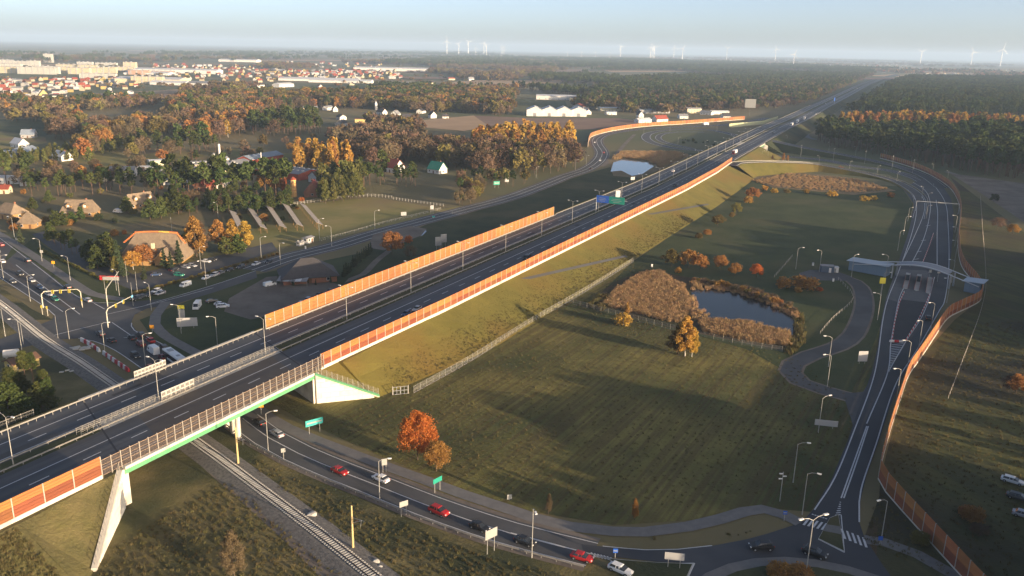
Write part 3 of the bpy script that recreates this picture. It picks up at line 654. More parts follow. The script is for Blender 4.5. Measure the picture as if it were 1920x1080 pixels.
fence('fence','post fence stepping down the right wing wall of the bridge',ln,1.5,2.,(),mesh=True,w_=.09)
ln=[gl(-62.4-17*k/10,2.2+13.6*k/10,8.7-8.0*k/10) for k in range(11)]
fence('fence','post fence along the left wing wall near the bottom left corner',ln,1.5,1.6,(.95,),mesh=True,w_=.08)
gt=thing('gate','grey two leaf wire gate at the corner of the embankment fence','gate',U(737,741),.0)
L=(U(776,737)-U(737,741)).length*.72
gt.rotation_euler=(0,0,math.atan2((U(776,737)-U(737,741)).y,(U(776,737)-U(737,741)).x))
for k in range(2):
    g_=MB(); x0=k*L/2
    for z in(.15,1.2,2.3): g_.box((x0+L/4,0,z),(L/2-.1,.07,.1))
    for x in(.05,L/4,L/2-.05): g_.box((x0+x,0,1.2),(.09,.07,2.25))
    g_.build('gate_leaf',M['steel'],gt)
for x in(-.1,L+.1): g_=MB(); g_.box((x,0,1.3),(.16,.16,2.6)); g_.build('post',M['post'],gt)
fence('fence','concrete post fence around the upper meadow',cr([U(532,388),U(600,378),U(640,371),U(700,369),U(735,372)],6),2.4,1.9,(.9,.5),'concrete',.16,False)
fence('fence','pale concrete fence along the road beside the upper meadow',cr([U(738,374),U(780,380),U(832,387)],6),2.4,1.6,(.9,.6,.3),'concrete',.18,False)
fence('fence','low wire fence along the lower side of the upper meadow',cr([U(600,452),U(650,440),U(720,420),U(790,403),U(830,392)],6),3.5,1.5,(.9,),'post',.09,True)
fence('fence','fence along the far side of the bridge approach by the pines',[gl(-140+k*8,-39,7.5) for k in range(12)],3,1.6,(.9,),'post',.1,True)
for lab,l in (('thin fence line crossing the ploughed field at right',[U(1838,370),U(1842,430),U(1848,520),U(1840,580),U(1800,690),U(1775,755)]),('wire fence beside the service road',[U(1572,525),U(1600,560),U(1560,600),U(1535,630)]),('fence at the corner of the service yard',[U(1485,482),U(1470,500),U(1450,522)])):
    fence('fence',lab,cr(l,8),3.5,1.2,(.9,),'post',.1,True)
# ------------------------------------------------------------------ guard rails
def guard(label,line,h=.75,post=4.,w_=.32,m='rail_steel',group='guard rails'):
    t=thing('guard_rail',label,'guard rail',line[0],0); o=line[0]; mb=MB(); wallstrip(mb,[p-o for p in line],0,h-w_,h,.1); mb.build('beam',M[m],t)
    pb=MB(); pb.box((0,0,h/2),(.12,.1,h)); me=share('post',pb,M[m])
    for p,d in resample(line,post)[:295]: put('post',me,t,p-o,math.atan2(d.y,d.x))
    return t
ml=lambda a0,a1,c,st=8:[MW(a,c) for a in span(a0,a1,st)]
guard('guard rail on the left edge of the motorway before the left noise barrier',ml(-150,16,-33.4),1.0,2.)
guard('guard rail on the left edge of the motorway beyond the left noise barrier',ml(232,1400,-33.4,14),.8,4)
guard('guard rail on the left side of the motorway median',ml(-150,900,-20.6,14),.75,4)
guard('guard rail on the right side of the motorway median',ml(-150,900,-16.9,14),.75,4)
guard('guard rail in front of the left noise barrier',ml(18,230,-32.6),.7,4,.25)
guard('guard rail on the right edge of the motorway beyond the right barrier',ml(520,1300,1.,14),.8,4)
guard('guard rail between the local road and the railway verge',[p+normals(C_loc)[i]*5.1 for i,p in enumerate(C_loc)],.75,3.)
def off_line(C,o): 
    n=normals(C); return [p+n[i]*o for i,p in enumerate(C)]
guard('guard rail on the outer side of the sunlit ramp',off_line(C_t3,4.3),.8,4); guard('guard rail on the inner side of the sunlit ramp',off_line(C_t3,-4.3),.8,4)
# bridge median railing with boards
t=thing('bridge_railing','steel railing along the gap in the middle of the bridge','railing',MW(-58,-18.8))
o=t.location.copy(); top=MB()
for c in(-19.6,-18.0):
    l=[p-o for p in ml(-56,4,c,6)]
    for z in(.5,1.0,1.5): wallstrip(top,l,0,z-.04,z+.04,.06)
top.build('rail',M['rail_steel'],t)
pb=MB(); pb.box((0,0,.8),(.1,.08,1.6)); pme=share('post',pb,M['rail_steel'])
for c in(-19.6,-18.0):
    for k in range(41): put('post',pme,t,MW(-56+k*1.5,c)-o,math.atan2(AM.y,AM.x))
def board(label,a0,a1,c,h,n,m='concrete'):
    t=thing('screen_panel',label,'screen',MW(a0,c)); o=t.location.copy(); rz=math.atan2(AM.y,AM.x); L=(a1-a0)/n
    mb=MB(); mb.box((L/2,0,h/2),(L-.08,.08,h)); me=share('panel',mb,M[m]); fb=MB(); fb.box((L/2,-.03,h*.3),(L*.7,.1,h*.3)); fb.box((L/2,-.03,h*.72),(L*.7,.1,h*.3)); me2=share('inset',fb,M['pavement'])
    for k in range(n):
        q=put('panel',me,t,MW(a0+k*L,c)-o+Vector((0,0,.1)),rz); put('inset',me2,q,(0,0,0),0)
board('pale grey lattice screen standing in the median of the bridge',-35,-25,-17.4,2.6,7)
board('pale cream lattice screen on the left edge of the bridge',-29,-19,-34.2,2.4,9)
# ------------------------------------------------------------------ lamp posts
def lamp_proto(h,arms,al=1.8,name='street_lamp'):
    t=thing(name,None,'street lamp',(0,0,0)); mb=MB(); mb.tube((0,0,-.2),(0,0,h),.1,.06,8); mb.tube((0,0,0),(0,0,.9),.13,.12,8); mb.build('pole',M['pole'],t)
    for s in arms:
        e=Vector((s*al,0,h+.55)); mb=MB(); mb.tube((0,0,h-.1),(s*al*.45,0,h+.4),.055,.05,6); mb.tube((s*al*.45,0,h+.4),e,.05,.04,6); a=mb.build('arm',M['pole'],t)
        mb=MB(); mb.box((s*(al+.45),0,h+.57),(.85,.34,.14)); mb.box((s*(al+.5),0,h+.46),(.6,.24,.08)); mb.build('lamp_head',M['lamp_white'],a)
    return lock(t)
LS=lamp_proto(9.5,(1,)); LD=lamp_proto(10.5,(1,-1),1.9); LP=lamp_proto(11,()) 
used={}
def lamp(P,loc,az,label,group=None,scale=None):
    if P.name in used: return dup(P,loc,az,label,group,scale)
    used[P.name]=1; P.location=loc;P.rotation_euler=(0,0,az);P['label']=label
    if group:P['group']=group
    if scale:P.scale=(scale,)*3
    return P
rzm=math.atan2(AM.y,AM.x)+PI/2
G='double lamps of the motorway median'
for k in range(22):
    a=-71+36.2*k
    if k>21: break
    lamp(LD,MW(a,-18.6 if k>1 else -18.6),rzm,'double armed lamp in the motorway median, %s counting from the bottom left'%ordn[k],G,1. if k<14 else 1.05)
for i,(x,y,s,rx) in enumerate([(1501,295,0,0),(1562,302,0,0),(1621,307,0,0),(1672,317,0,0),(1711,325,0,0)]): lamp(LD,U(x,y),R(60),'double armed lamp between the two ramps, %s from the motorway'%ordn[i],'double lamps between the ramps')
lamp(LD,U(1510,1084),R(20),'tall double armed lamp on the roundabout at the bottom edge',None,1.15)
S1=[ # x,y, arm direction in the picture (+1 right, -1 left), label
(27,445,-1,'lamp by the lane at the left edge'),(79,490,-1,'second lamp from the left along the crossroads verge'),(132,526,-1,'lamp in the middle of the crossroads verge'),(7,524,1,'lamp at the left edge beside the queue of cars'),(57,565,1,'lamp beside the green car waiting at the lights'),(224,555,-1,'lamp behind the red and white billboard'),(284,582,-1,'lamp at the mouth of the local road'),(387,535,-1,'lamp right of the white van on the local road'),(377,505,1,'lamp under the orange birches'),(409,408,-1,'lamp beside the first slanted shelter'),(130,636,1,'lamp on the near corner of the crossroads'),(340,626,-1,'lamp beside the grey hoarding'),(408,649,-1,'lamp on the lawn behind the bridge rail'),(197,662,1,'lamp between the red and white barricades'),(273,685,1,'lamp beside the bus under the bridge'),(10,631,1,'short lamp at the left edge by the level crossing'),(41,656,-1,'lamp beside the level crossing'),(703,430,1,'lamp on the road beside the upper meadow'),(599,447,1,'lamp at the last slanted shelter'),(622,462,-1,'lamp beside the white kiosk'),(490,485,1,'lamp at the end of the car park'),(526,497,1,'lamp in front of the dark roofed building'),
(503,845,1,'lamp on the local road just out of the bridge shade'),(712,941,1,'lamp beside the white car on the local road'),(1487,905,1,'lamp on the shaded lawn near the zebra crossing'),(1504,965,1,'short lamp by the left zebra crossing'),(1651,1020,-1,'lamp by the right zebra crossing'),(1553,688,-1,'lamp standing in the bend of the service road'),(1551,725,-1,'lamp on the green inside the service road'),(1534,812,1,'lamp beside the fallen grey board left of the ramp'),(1745,618,-1,'lamp on the right of the ramp at the plaza end'),(1722,654,-1,'lamp on the right of the ramp, beside the hatching'),(1700,697,-1,'lamp on the right of the ramp, below the hatching'),(1680,753,-1,'lamp on the right of the ramp, at the service road mouth'),
(1492,505,1,'lamp behind the service yard'),(1596,520,1,'lamp at the left end of the arched canopy'),(1536,510,-1,'small lamp at the blue service cabin'),(1645,600,-1,'lamp on the left of the toll plaza below the yellow sign'),(1652,555,1,'lamp on the left of the toll plaza beside the yellow sign'),(1660,520,-1,'lamp behind the left wing of the canopy'),(1683,470,1,'lamp on the left of the plaza, first above the canopy'),(1694,440,1,'lamp on the left of the plaza, second above the canopy'),(1702,415,1,'lamp on the left of the plaza, third above the canopy'),
(1790,438,-1,'lamp by the barrier right of the plaza, third above the canopy'),(1790,462,-1,'lamp by the barrier right of the plaza, second above the canopy'),(1790,490,-1,'lamp by the barrier right of the plaza, first above the canopy'),(1784,530,-1,'lamp right of the toll islands'),(1775,568,-1,'lamp right of the toll plaza below the canopy'),
(1535,310,-1,'lamp on the sunlit ramp, first from the orange barrier'),(1592,321,1,'lamp on the sunlit ramp, second from the orange barrier'),(1644,330,1,'lamp on the sunlit ramp, third from the orange barrier'),(1681,342,1,'lamp on the sunlit ramp, fourth from the orange barrier'),
(1475,268,-1,'lamp at the foot of the forest edge, nearest the motorway'),(1554,282,-1,'lamp at the forest edge, second from the motorway'),(1604,291,-1,'lamp at the forest edge, third from the motorway'),(1660,300,-1,'lamp at the forest edge, fourth from the motorway'),(1708,310,-1,'lamp at the forest edge, fifth from the motorway'),(1748,326,-1,'lamp at the forest edge, sixth from the motorway'),(1776,340,-1,'lamp at the forest edge, seventh from the motorway'),(1428,300,1,'lamp beside the far underpass'),(1439,300,-1,'lamp right of the far underpass wing wall'),
(1099,310,1,'lamp on the bend of the left slip road, lower one'),(1079,319,1,'lamp on the left road below the bend'),(1005,333,1,'lamp on the left road before the central wood ends'),(1113,262,1,'lamp at the start of the far orange barrier'),(1148,249,-1,'lamp behind the far orange barrier, left one'),(1207,252,1,'lamp at the outer edge of the loop'),(1256,247,1,'lamp at the top of the loop'),(1271,272,1,'lamp at the bottom of the loop'),(1322,279,1,'lamp where the loop meets the motorway'),(1344,246,1,'lamp on the far side of the loop'),
(1736,410,1,'lamp between the two carriageways of the plaza, lower one'),(1738,385,1,'lamp between the two carriageways of the plaza, upper one'),(1728,372,-1,'lamp on the inner edge of the ramp bend')]
for x,y,s,lab in S1: lamp(LS,U(x,y),(0 if s>0 else PI)+rnd0.uniform(-.5,.5) if (rnd0:=globals().setdefault('rnd0',random.Random(3))) else 0,lab,None,.82 if y<420 else 1)
lamp(LS,U(997,1046),R(-80),'lamp at the lower guard rail of the local road, its head towards the viewer',None,1.1)
lamp(LP,U(109,635),0,'bare pole at the level crossing',None,.7); LP['category']='pole'; LP.name='mast'
for x,y,lab in((239,530,'bare pole left of the small spruce'),(258,552,'thin pole on the car park verge'),(250,574,'tall bare pole at the kerb of the crossroads'),(323,440,'bare pole behind the restaurant roof'),(44,646,'bare pole beside the level crossing lamp')):
    q=dup(LP,U(x,y),0,lab,None,.8); q['category']='pole'
# ------------------------------------------------------------------ catenary poles
def catenary(x,y,lab,s=1.):
    t=thing('railway_mast',lab,'mast',U(x,y),math.atan2(1.,-1.3)); mb=MB(); mb.tube((0,0,-.2),(0,0,9.5*s),.26,.16,6); mb.build('pole',cm('mast_yellow',(.55,.42,.2)),t)
    mb=MB(); mb.tube((0,0,7*s),(-3.4,0,7.5*s),.05,n=4); mb.tube((0,0,5.8*s),(-2.6,0,7.3*s),.05,n=4); mb.tube((-2.6,0,7.3*s),(-2.4,0,5.9*s),.035,n=4); mb.build('bracket',M['steel'],t)
    mb=MB(); mb.tube((-1.1,0,6.7*s),(-1.5,0,6.9*s),.12,n=6); mb.build('insulator',cm('insulator_brown',(.12,.05,.03)),t)
catenary(662,1031,'leaning pale yellow railway mast between the track and the local road'); catenary(447,873,'railway mast beside the bridge pier'); 
# ------------------------------------------------------------------ vehicles
def carmesh():
    st=[(-2.15,.35,.72,.72,.72),(-2.1,.3,.95,.78,.95),(-1.5,.28,.98,.86,1.),(-.7,.28,.98,.88,1.),(.6,.28,.97,.88,1.),(1.1,.28,.93,.87,.95),(1.9,.3,.82,.8,.82),(2.15,.38,.62,.7,.62)]
    mb=MB();v=[]
    for x,z0,z1,hw,_ in st: v+=[(x,-hw*.92,z0),(x,-hw,(z0+z1)*.52),(x,-hw*.9,z1),(x,hw*.9,z1),(x,hw,(z0+z1)*.52),(x,hw*.92,z0)]
    n=6; f=[(i*n+j,i*n+(j+1)%n,(i+1)*n+(j+1)%n,(i+1)*n+j) for i in range(len(st)-1) for j in range(n)]+[tuple(range(n))[::-1],tuple(range(len(v)-n,len(v)))]
    mb.add(v,f); return mb
def wheels(t,xs,hw,r,name='wheel'):
    mb=MB(); mb.tube((0,-.11,0),(0,.11,0),r,n=12); me=share('wheel',mb,M['rubber']); rb=MB(); rb.tube((0,-.125,0),(0,.125,0),r*.55,n=8); rme=share('rim',rb,M['steel'])
    for x in xs:
        for s in(-1,1): w_=put('wheel',me,t,(x,s*hw,r)); put('rim',rme,w_,(0,0,0))
def slot(o,m): o.material_slots[0].link='OBJECT'; o.material_slots[0].material=m; return o
def car_proto(kind):
    t=thing('car',None,'car',(0,0,0)); b=carmesh(); white=cm('paint_white',(.75,.75,.74),.35)
    L,W_,h1={'hatch':(1,1,1.46),'estate':(1.1,1,1.46),'suv':(1.08,1.06,1.68)}[kind]
    if kind=='suv': b.v=[(x,y,z*1.18) for x,y,z in b.v]
    b.build('body',white,t)
    base=1.13 if kind=='suv' else .96; rear=-1.75 if kind!='hatch' else -1.6; rt=-1.5 if kind!='hatch' else -1.15
    g=MB(); lo=[(1.05,.78),(rear,.78)]; hi=[(.35,.6),(rt,.62)]
    v=[(lo[0][0],-.8,base),(lo[0][0],.8,base),(lo[1][0],.8,base),(lo[1][0],-.8,base),(hi[0][0],-.62,h1-.05),(hi[0][0],.62,h1-.05),(hi[1][0],.64,h1-.05),(hi[1][0],-.64,h1-.05)]
    g.add(v,[(0,1,5,4),(1,2,6,5),(2,3,7,6),(3,0,4,7)]); g.build('windows',M['glass'],t)
    r=MB(); r.add([(hi[0][0]+.03,-.64,h1-.06),(hi[0][0]+.03,.64,h1-.06),(hi[1][0]-.05,.66,h1-.06),(hi[1][0]-.05,-.66,h1-.06),(hi[0][0]-.15,-.56,h1+.02),(hi[0][0]-.15,.56,h1+.02),(hi[1][0]+.1,.58,h1+.02),(hi[1][0]+.1,-.58,h1+.02)],[(0,1,5,4),(1,2,6,5),(2,3,7,6),(3,0,4,7),(4,5,6,7)])
    for s in(-1,1): 
        for x0,x1 in((.1,.02),(-.55,-.55)): r.tube((x0,s*.79,base),(x1,s*.635,h1-.04),.045,n=4)
    r.build('roof',white,t)
    for s in(-1,1):
        m_=MB(); m_.box((2.08,s*.58,.66*(1.18 if kind=='suv' else 1)),(.16,.34,.16)); m_.build('headlight',M['headlight'],t)
        m_=MB(); m_.box((-2.12,s*.6,.78*(1.18 if kind=='suv' else 1)),(.1,.3,.2)); m_.build('tail_light',M['taillight'],t)
    wheels(t,(-1.35,1.35),.8,.33); t.scale=(L,W_,1)
    return lock(t)
PR={k:car_proto(k) for k in('hatch','estate','suv')}
PC={'white':(.78,.78,.77),'red':(.42,.02,.02),'black':(.018,.018,.02),'silver':(.4,.4,.42),'grey':(.12,.125,.135),'blue':(.03,.06,.14),'green':(.03,.26,.17),'dark red':(.14,.015,.02),'orange':(.5,.13,.03),'dark grey':(.05,.053,.06)}
for k,v in PC.items(): cm('paint_'+k,v,.35,spec=.5)
PAINT={k:M['paint_'+k] for k in PC}
def car(x,y,hx,hy,kind,colr,label,z=0,group=None,sc=1.):
    "at picture point (x,y), nose towards (x+hx,y+hy)"
    p=U(x,y,z); q=U(x+hx,y+hy,z); az=math.atan2(q.y-p.y,q.x-p.x); P=PR[kind]; s0=tuple(PR0[kind])
    if kind in used: t=dup(P,p,az,label,group,(s0[0]*sc,s0[1]*sc,s0[2]*sc))
    else: used[kind]=1; t=P; t.location=p;t.rotation_euler=(0,0,az); t['label']=label; t.scale=(s0[0]*sc,s0[1]*sc,s0[2]*sc)
    if group:t['group']=group
    for ch in t.children:
        if ch.name.split('.')[0] in('body','roof'): slot(ch,PAINT[colr])
    return t
PR0={k:tuple(v.scale) for k,v in PR.items()}
CARS=[
(637,887,14,6,'hatch','red','dark red hatchback on the local road, nearest the bridge',.12),(714,901,-14,-6,'hatch','white','white hatchback driving towards the bridge',.12),(823,963,14,6,'suv','red','red car behind the black car on the local road',.12),
(984,1019,14,5,'hatch','black','black car beside the tall pole on the local road',.12),(1091,1049,14,4,'hatch','red','bright red car at the roundabout entry hatching',.12),(1163,1072,14,6,'estate','white','white estate car with dark roof at the bottom edge',.12),
(1427,1029,-14,0,'suv','black','dark estate car on the left arm of the roundabout',.13),(1527,1041,14,5,'suv','black','black car passing the tall roundabout lamp',.13),(519,816,-14,-9,'estate','silver','silver estate car coming out from under the bridge',.12),(486,795,-14,-9,'hatch','black','dark car in the shade of the bridge',.12),
(899,992,14,6,'hatch','black','black car with red rear, fourth on the local road',.12),(1740,599,-3,-14,'suv','black','dark car on the ramp below the toll plaza',.14),
(1898,905,14,4,'estate','white','white estate car parked on the bare field at the right edge',.06),(1909,936,14,4,'estate','dark grey','dark car parked on the bare field at the right edge',.06),(1919,969,14,4,'hatch','silver','pale car cut by the right edge of the picture',.06),
(782,582,-14,8,'hatch','silver','blue grey car on the right carriageway near the orange barrier',8.5),(762,591,-14,8,'hatch','blue','dark blue car on the right carriageway behind the grey one',8.5),(1265,350,-14,7,'suv','black','dark car on the right carriageway far up the motorway',8.5),
(1262,322,14,-7,'hatch','white','white car on the far left carriageway of the motorway',8.5),(1463,244,-14,7,'hatch','blue','blue car ahead of the trucks on the far motorway',8.),(1449,250,-14,7,'hatch','dark grey','dark car leading the far group on the motorway',8.2),(1530,215,-14,7,'suv','white','white car behind the far trucks',7),(1536,211,-14,7,'hatch','black','black car behind the far trucks',7),(1548,195,14,-7,'hatch','white','white car on the far left carriageway near the wood',7),(1590,171,14,-7,'hatch','silver','silver car high up the motorway',5),(1607,166,-14,7,'suv','white','white car high up the motorway',5),
(1132,287,2,14,'hatch','red','red car on the left slip road bend',.1),(1125,302,3,14,'hatch','white','white car on the left slip road bend',.1),(1115,268,0,14,'hatch','white','white car entering the bend of the left slip road',.1),(1108,317,14,-8,'hatch','black','dark car at the foot of the left slip road bend',.1),
(293,549,-14,5,'suv','white','white car leading the queue on the local road by the car park',.1),(301,552,-14,5,'hatch','silver','silver car beside the leading white car',.1),(387,523,-14,5,'hatch','white','white car under the lamp in the queue by the car park',.1),(402,518,-14,5,'suv','silver','silver car, second behind the lamp in the queue',.1),(413,514,-14,5,'hatch','grey','grey car, third behind the lamp in the queue',.1),(431,508,-14,5,'hatch','black','black car, fourth behind the lamp in the queue',.1),(452,503,-14,5,'suv','dark grey','dark car at the end of the queue by the car park',.1),(480,497,-14,5,'hatch','white','white car on the local road left of the dark roofed building',.1),(504,493,-14,5,'hatch','black','black car following the white one on the local road',.1),(256,562,-14,5,'suv','black','black car entering the crossroads from the right',.1),(266,559,-14,5,'hatch','dark grey','dark car second to enter the crossroads',.1),(280,555,-14,5,'hatch','black','dark car third to enter the crossroads',.1),
(52,491,-14,-9,'suv','black','black car on the far lane of the crossroads approach',.12),(5,492,-14,-9,'hatch','white','white car at the left edge of the crossroads approach',.12),(3,461,-14,-9,'hatch','red','red car at the left edge by the lane',.12),(60,528,14,9,'hatch','silver','silver car in the queue at the lights',.12),(38,516,14,9,'suv','dark grey','dark car at the back of the queue at the lights',.12),(24,530,14,9,'hatch','grey','grey car in the outer lane at the back of the queue',.12),(75,541,14,9,'hatch','blue','dark blue car in the queue at the lights',.12),(83,548,14,9,'hatch','black','black car in the queue at the lights',.12),(91,554,14,9,'estate','silver','silver grey car second at the lights',.12),(104,563,14,9,'hatch','green','green car first at the lights',.12),(127,541,-14,-9,'suv','black','black car leaving the crossroads uphill',.12),(164,565,-14,-6,'estate','silver','silver car turning at the crossroads corner',.12),
(189,629,-14,-11,'suv','dark grey','dark car leaving the underpass towards the crossroads',.1),(210,641,-14,-10,'hatch','black','black car, second leaving the underpass',.1),(248,636,-14,-10,'hatch','black','black car at the stop line, left lane',.1),(265,631,-14,-10,'suv','dark grey','dark grey car at the stop line, right lane',.1),(283,641,-14,-10,'hatch','red','red car second at the stop line, right lane',.1),(264,648,-14,-10,'suv','dark red','dark red car second at the stop line, left lane',.1),(307,655,-14,-10,'suv','dark grey','dark car beside the white van at the stop line',.1),(254,670,14,10,'suv','black','black car entering the underpass',.1),(305,672,-14,-10,'hatch','dark red','dark red car between the van and the bus',.1),(283,693,14,10,'hatch','orange','orange car just behind the bridge rail',.1),
(293,517,14,-1,'hatch','blue','dark blue car in the restaurant car park',.1),(326,508,12,-4,'hatch','black','black car in the middle of the car park',.1),(336,518,14,2,'suv','green','dark green car nearest the hedge of the car park',.1),(348,503,14,3,'hatch','silver','silver car beside the spruce in the car park',.1),(360,500,14,3,'estate','silver','grey estate car in the car park',.1),(387,492,14,2,'hatch','white','white car at the far end of the car park',.1),(397,489,14,0,'hatch','black','black car beside the white one in the car park',.1),
(413,573,14,1,'hatch','white','white car on the muddy lot, farther one',.1),(418,577,14,-1,'suv','white','white car on the muddy lot, nearer one',.1),(397,567,14,-2,'hatch','black','black car on the muddy lot',.1),
(545,583,12,-6,'hatch','silver','silver car behind the left barrier, first from the left',.1),(554,577,12,-6,'hatch','grey','grey car behind the left barrier, second from the left',.1),(566,571,12,-6,'hatch','white','white car behind the left barrier, third from the left',.1),(580,564,12,-6,'suv','silver','silver car behind the left barrier, fourth from the left',.1),(600,555,12,-6,'hatch','black','black car behind the left barrier, fifth from the left',.1),(621,548,12,-5,'hatch','dark grey','dark car behind the left barrier, sixth from the left',.1),
(33,413,6,8,'hatch','white','white car between the pavilions at the left edge',.1),(768,316,10,2,'hatch','silver','pale car between the red and green roofed houses',.1)]
for (x,y,hx,hy,k,c_,lab,z) in CARS: car(x,y,hx,hy,k,c_,lab,z)
# vans, lorries, bus
def van(x,y,hx,hy,label,L=5.6,h=2.4,z=.1,m='white'):
    p=U(x,y,z);q=U(x+hx,y+hy,z); t=thing('van',label,'van',p,math.atan2(q.y-p.y,q.x-p.x)); mb=MB(); w_=.98
    pr=[(-L/2,.35),(L/2-.1,.35),(L/2,.8),(L/2-.35,1.15),(L/2-1.2,h-.25),(L/2-1.7,h),(-L/2+.1,h),(-L/2,h-.2)]
    v=[(a,-w_*(1 if b<1.3 else .92),b) for a,b in pr]+[(a,w_*(1 if b<1.3 else .92),b) for a,b in pr]; n=len(pr)
    mb.add(v,[(i,(i+1)%n,n+(i+1)%n,n+i)[::-1] for i in range(n)]+[tuple(range(n)),tuple(range(n,2*n))[::-1]]); mb.build('body',PAINT[m],t)
    mb=MB(); mb.add([(L/2-.42,-.82,1.25),(L/2-.42,.82,1.25),(L/2-1.12,.78,h-.3),(L/2-1.12,-.78,h-.3)],[(0,1,2,3)]); mb.v=[(a+.05,b,c) for a,b,c in mb.v]; mb.build('windscreen',M['glass'],t)
    for s in(-1,1): mb=MB(); mb.box((L/2-1.5,s*.985,1.5),(.9,.03,.5)); mb.build('window',M['glass'],t); mb=MB(); mb.box((L/2-.02,s*.7,.85),(.1,.3,.2)); mb.build('headlight',M['headlight'],t)
    wheels(t,(-L/2+1.1,L/2-1.1),.88,.36); return t
van(348,537,-14,5,'white van on the local road by the car park',4.8,1.9); van(370,578,-8,10,'white van parked on the lawn near the crossroads',5.6,2.5); van(222,399,-14,-1,'white van parked beside the thatched house',5.6,2.4); van(288,662,-14,-10,'round backed white van at the stop line before the bus',5.6,2.6); van(506,536,14,-3,'white pickup beside the awning of the dark roofed building',5,1.8)
van(988,486,-14,8,'black van on the right carriageway of the motorway',4.9,1.95,8.5,'black')
def lorry(x,y,hx,hy,label,z=8.5,box='white',L=11,cab='white',h=3.6):
    p=U(x,y,z);q=U(x+hx,y+hy,z); t=thing('lorry',label,'lorry',p,math.atan2(q.y-p.y,q.x-p.x))
    mb=MB(); mb.box((-1.2,0,h/2+.55),(L-2.6,2.5,h-1.)); mb.box((-1.2,0,h+.08),(L-2.7,2.4,.06)); mb.build('cargo_box',PAINT[box],t)
    mb=MB(); mb.box((L/2-1.1,0,1.6),(1.9,2.35,2.3)); mb.box((L/2-1.35,0,2.9),(1.3,2.2,.4)); mb.build('cab',PAINT[cab],t); mb=MB(); mb.box((L/2-.14,0,2.0),(.06,2.1,.8)); mb.build('windscreen',M['glass'],t)
    mb=MB(); mb.box((-.4,0,.75),(L-1,1.,.25)); mb.build('chassis',M['rubber'],t); wheels(t,(-L/2+1,-L/2+2.3,L/2-1.4),1.05,.48); return t
lorry(1377,289,-14,7,'white lorry on the right carriageway before the far bridge',8.5,cab='dark red'); lorry(1484,236,-14,7,'white lorry, nearest of the three far lorries',8); lorry(1495,230,-14,7,'white lorry, middle of the three far lorries',8); lorry(1508,224,-14,7,'pinkish lorry, farthest of the three far lorries',7.8,box='silver')
lorry(1323,233,14,-1,'yellow lorry on the far slip road by the orange barrier',.3,box='yellow') if 'yellow' in PAINT else lorry(1323,235,14,-1,'cream lorry on the far slip road by the orange barrier',.3)
def bus(x,y,hx,hy,label):
    p=U(x,y,.1);q=U(x+hx,y+hy,.1); t=thing('bus',label,'bus',p,math.atan2(q.y-p.y,q.x-p.x)); L=12
    mb=MB(); mb.box((0,0,.85),(L,2.5,1.1)); mb.build('body',PAINT['black'],t); mb=MB(); mb.box((0,0,2.0),(L-.1,2.46,1.3)); mb.build('windows',M['glass'],t)
    mb=MB(); mb.box((0,0,2.85),(L,2.5,.4)); mb.box((-.5,0,3.1),(L-2.5,2.,.14)); r=mb.build('roof',PAINT['white'],t); mb=MB(); mb.box((2.8,0,3.25),(2,1.5,.18)); mb.box((-3.,0,3.25),(1.1,1.,.14)); mb.build('roof_hatch',M['steel'],r)
    mb=MB(); mb.box((0,-1.27,1.0),(5,.04,.6)); mb.box((0,1.27,1.),(5,.04,.6)); mb.build('side_band',PAINT['white'],t); wheels(t,(-3.2,3.8),1.15,.5)
bus(328,680,-14,-10,'black and white bus waiting before the crossroads beside the bridge')
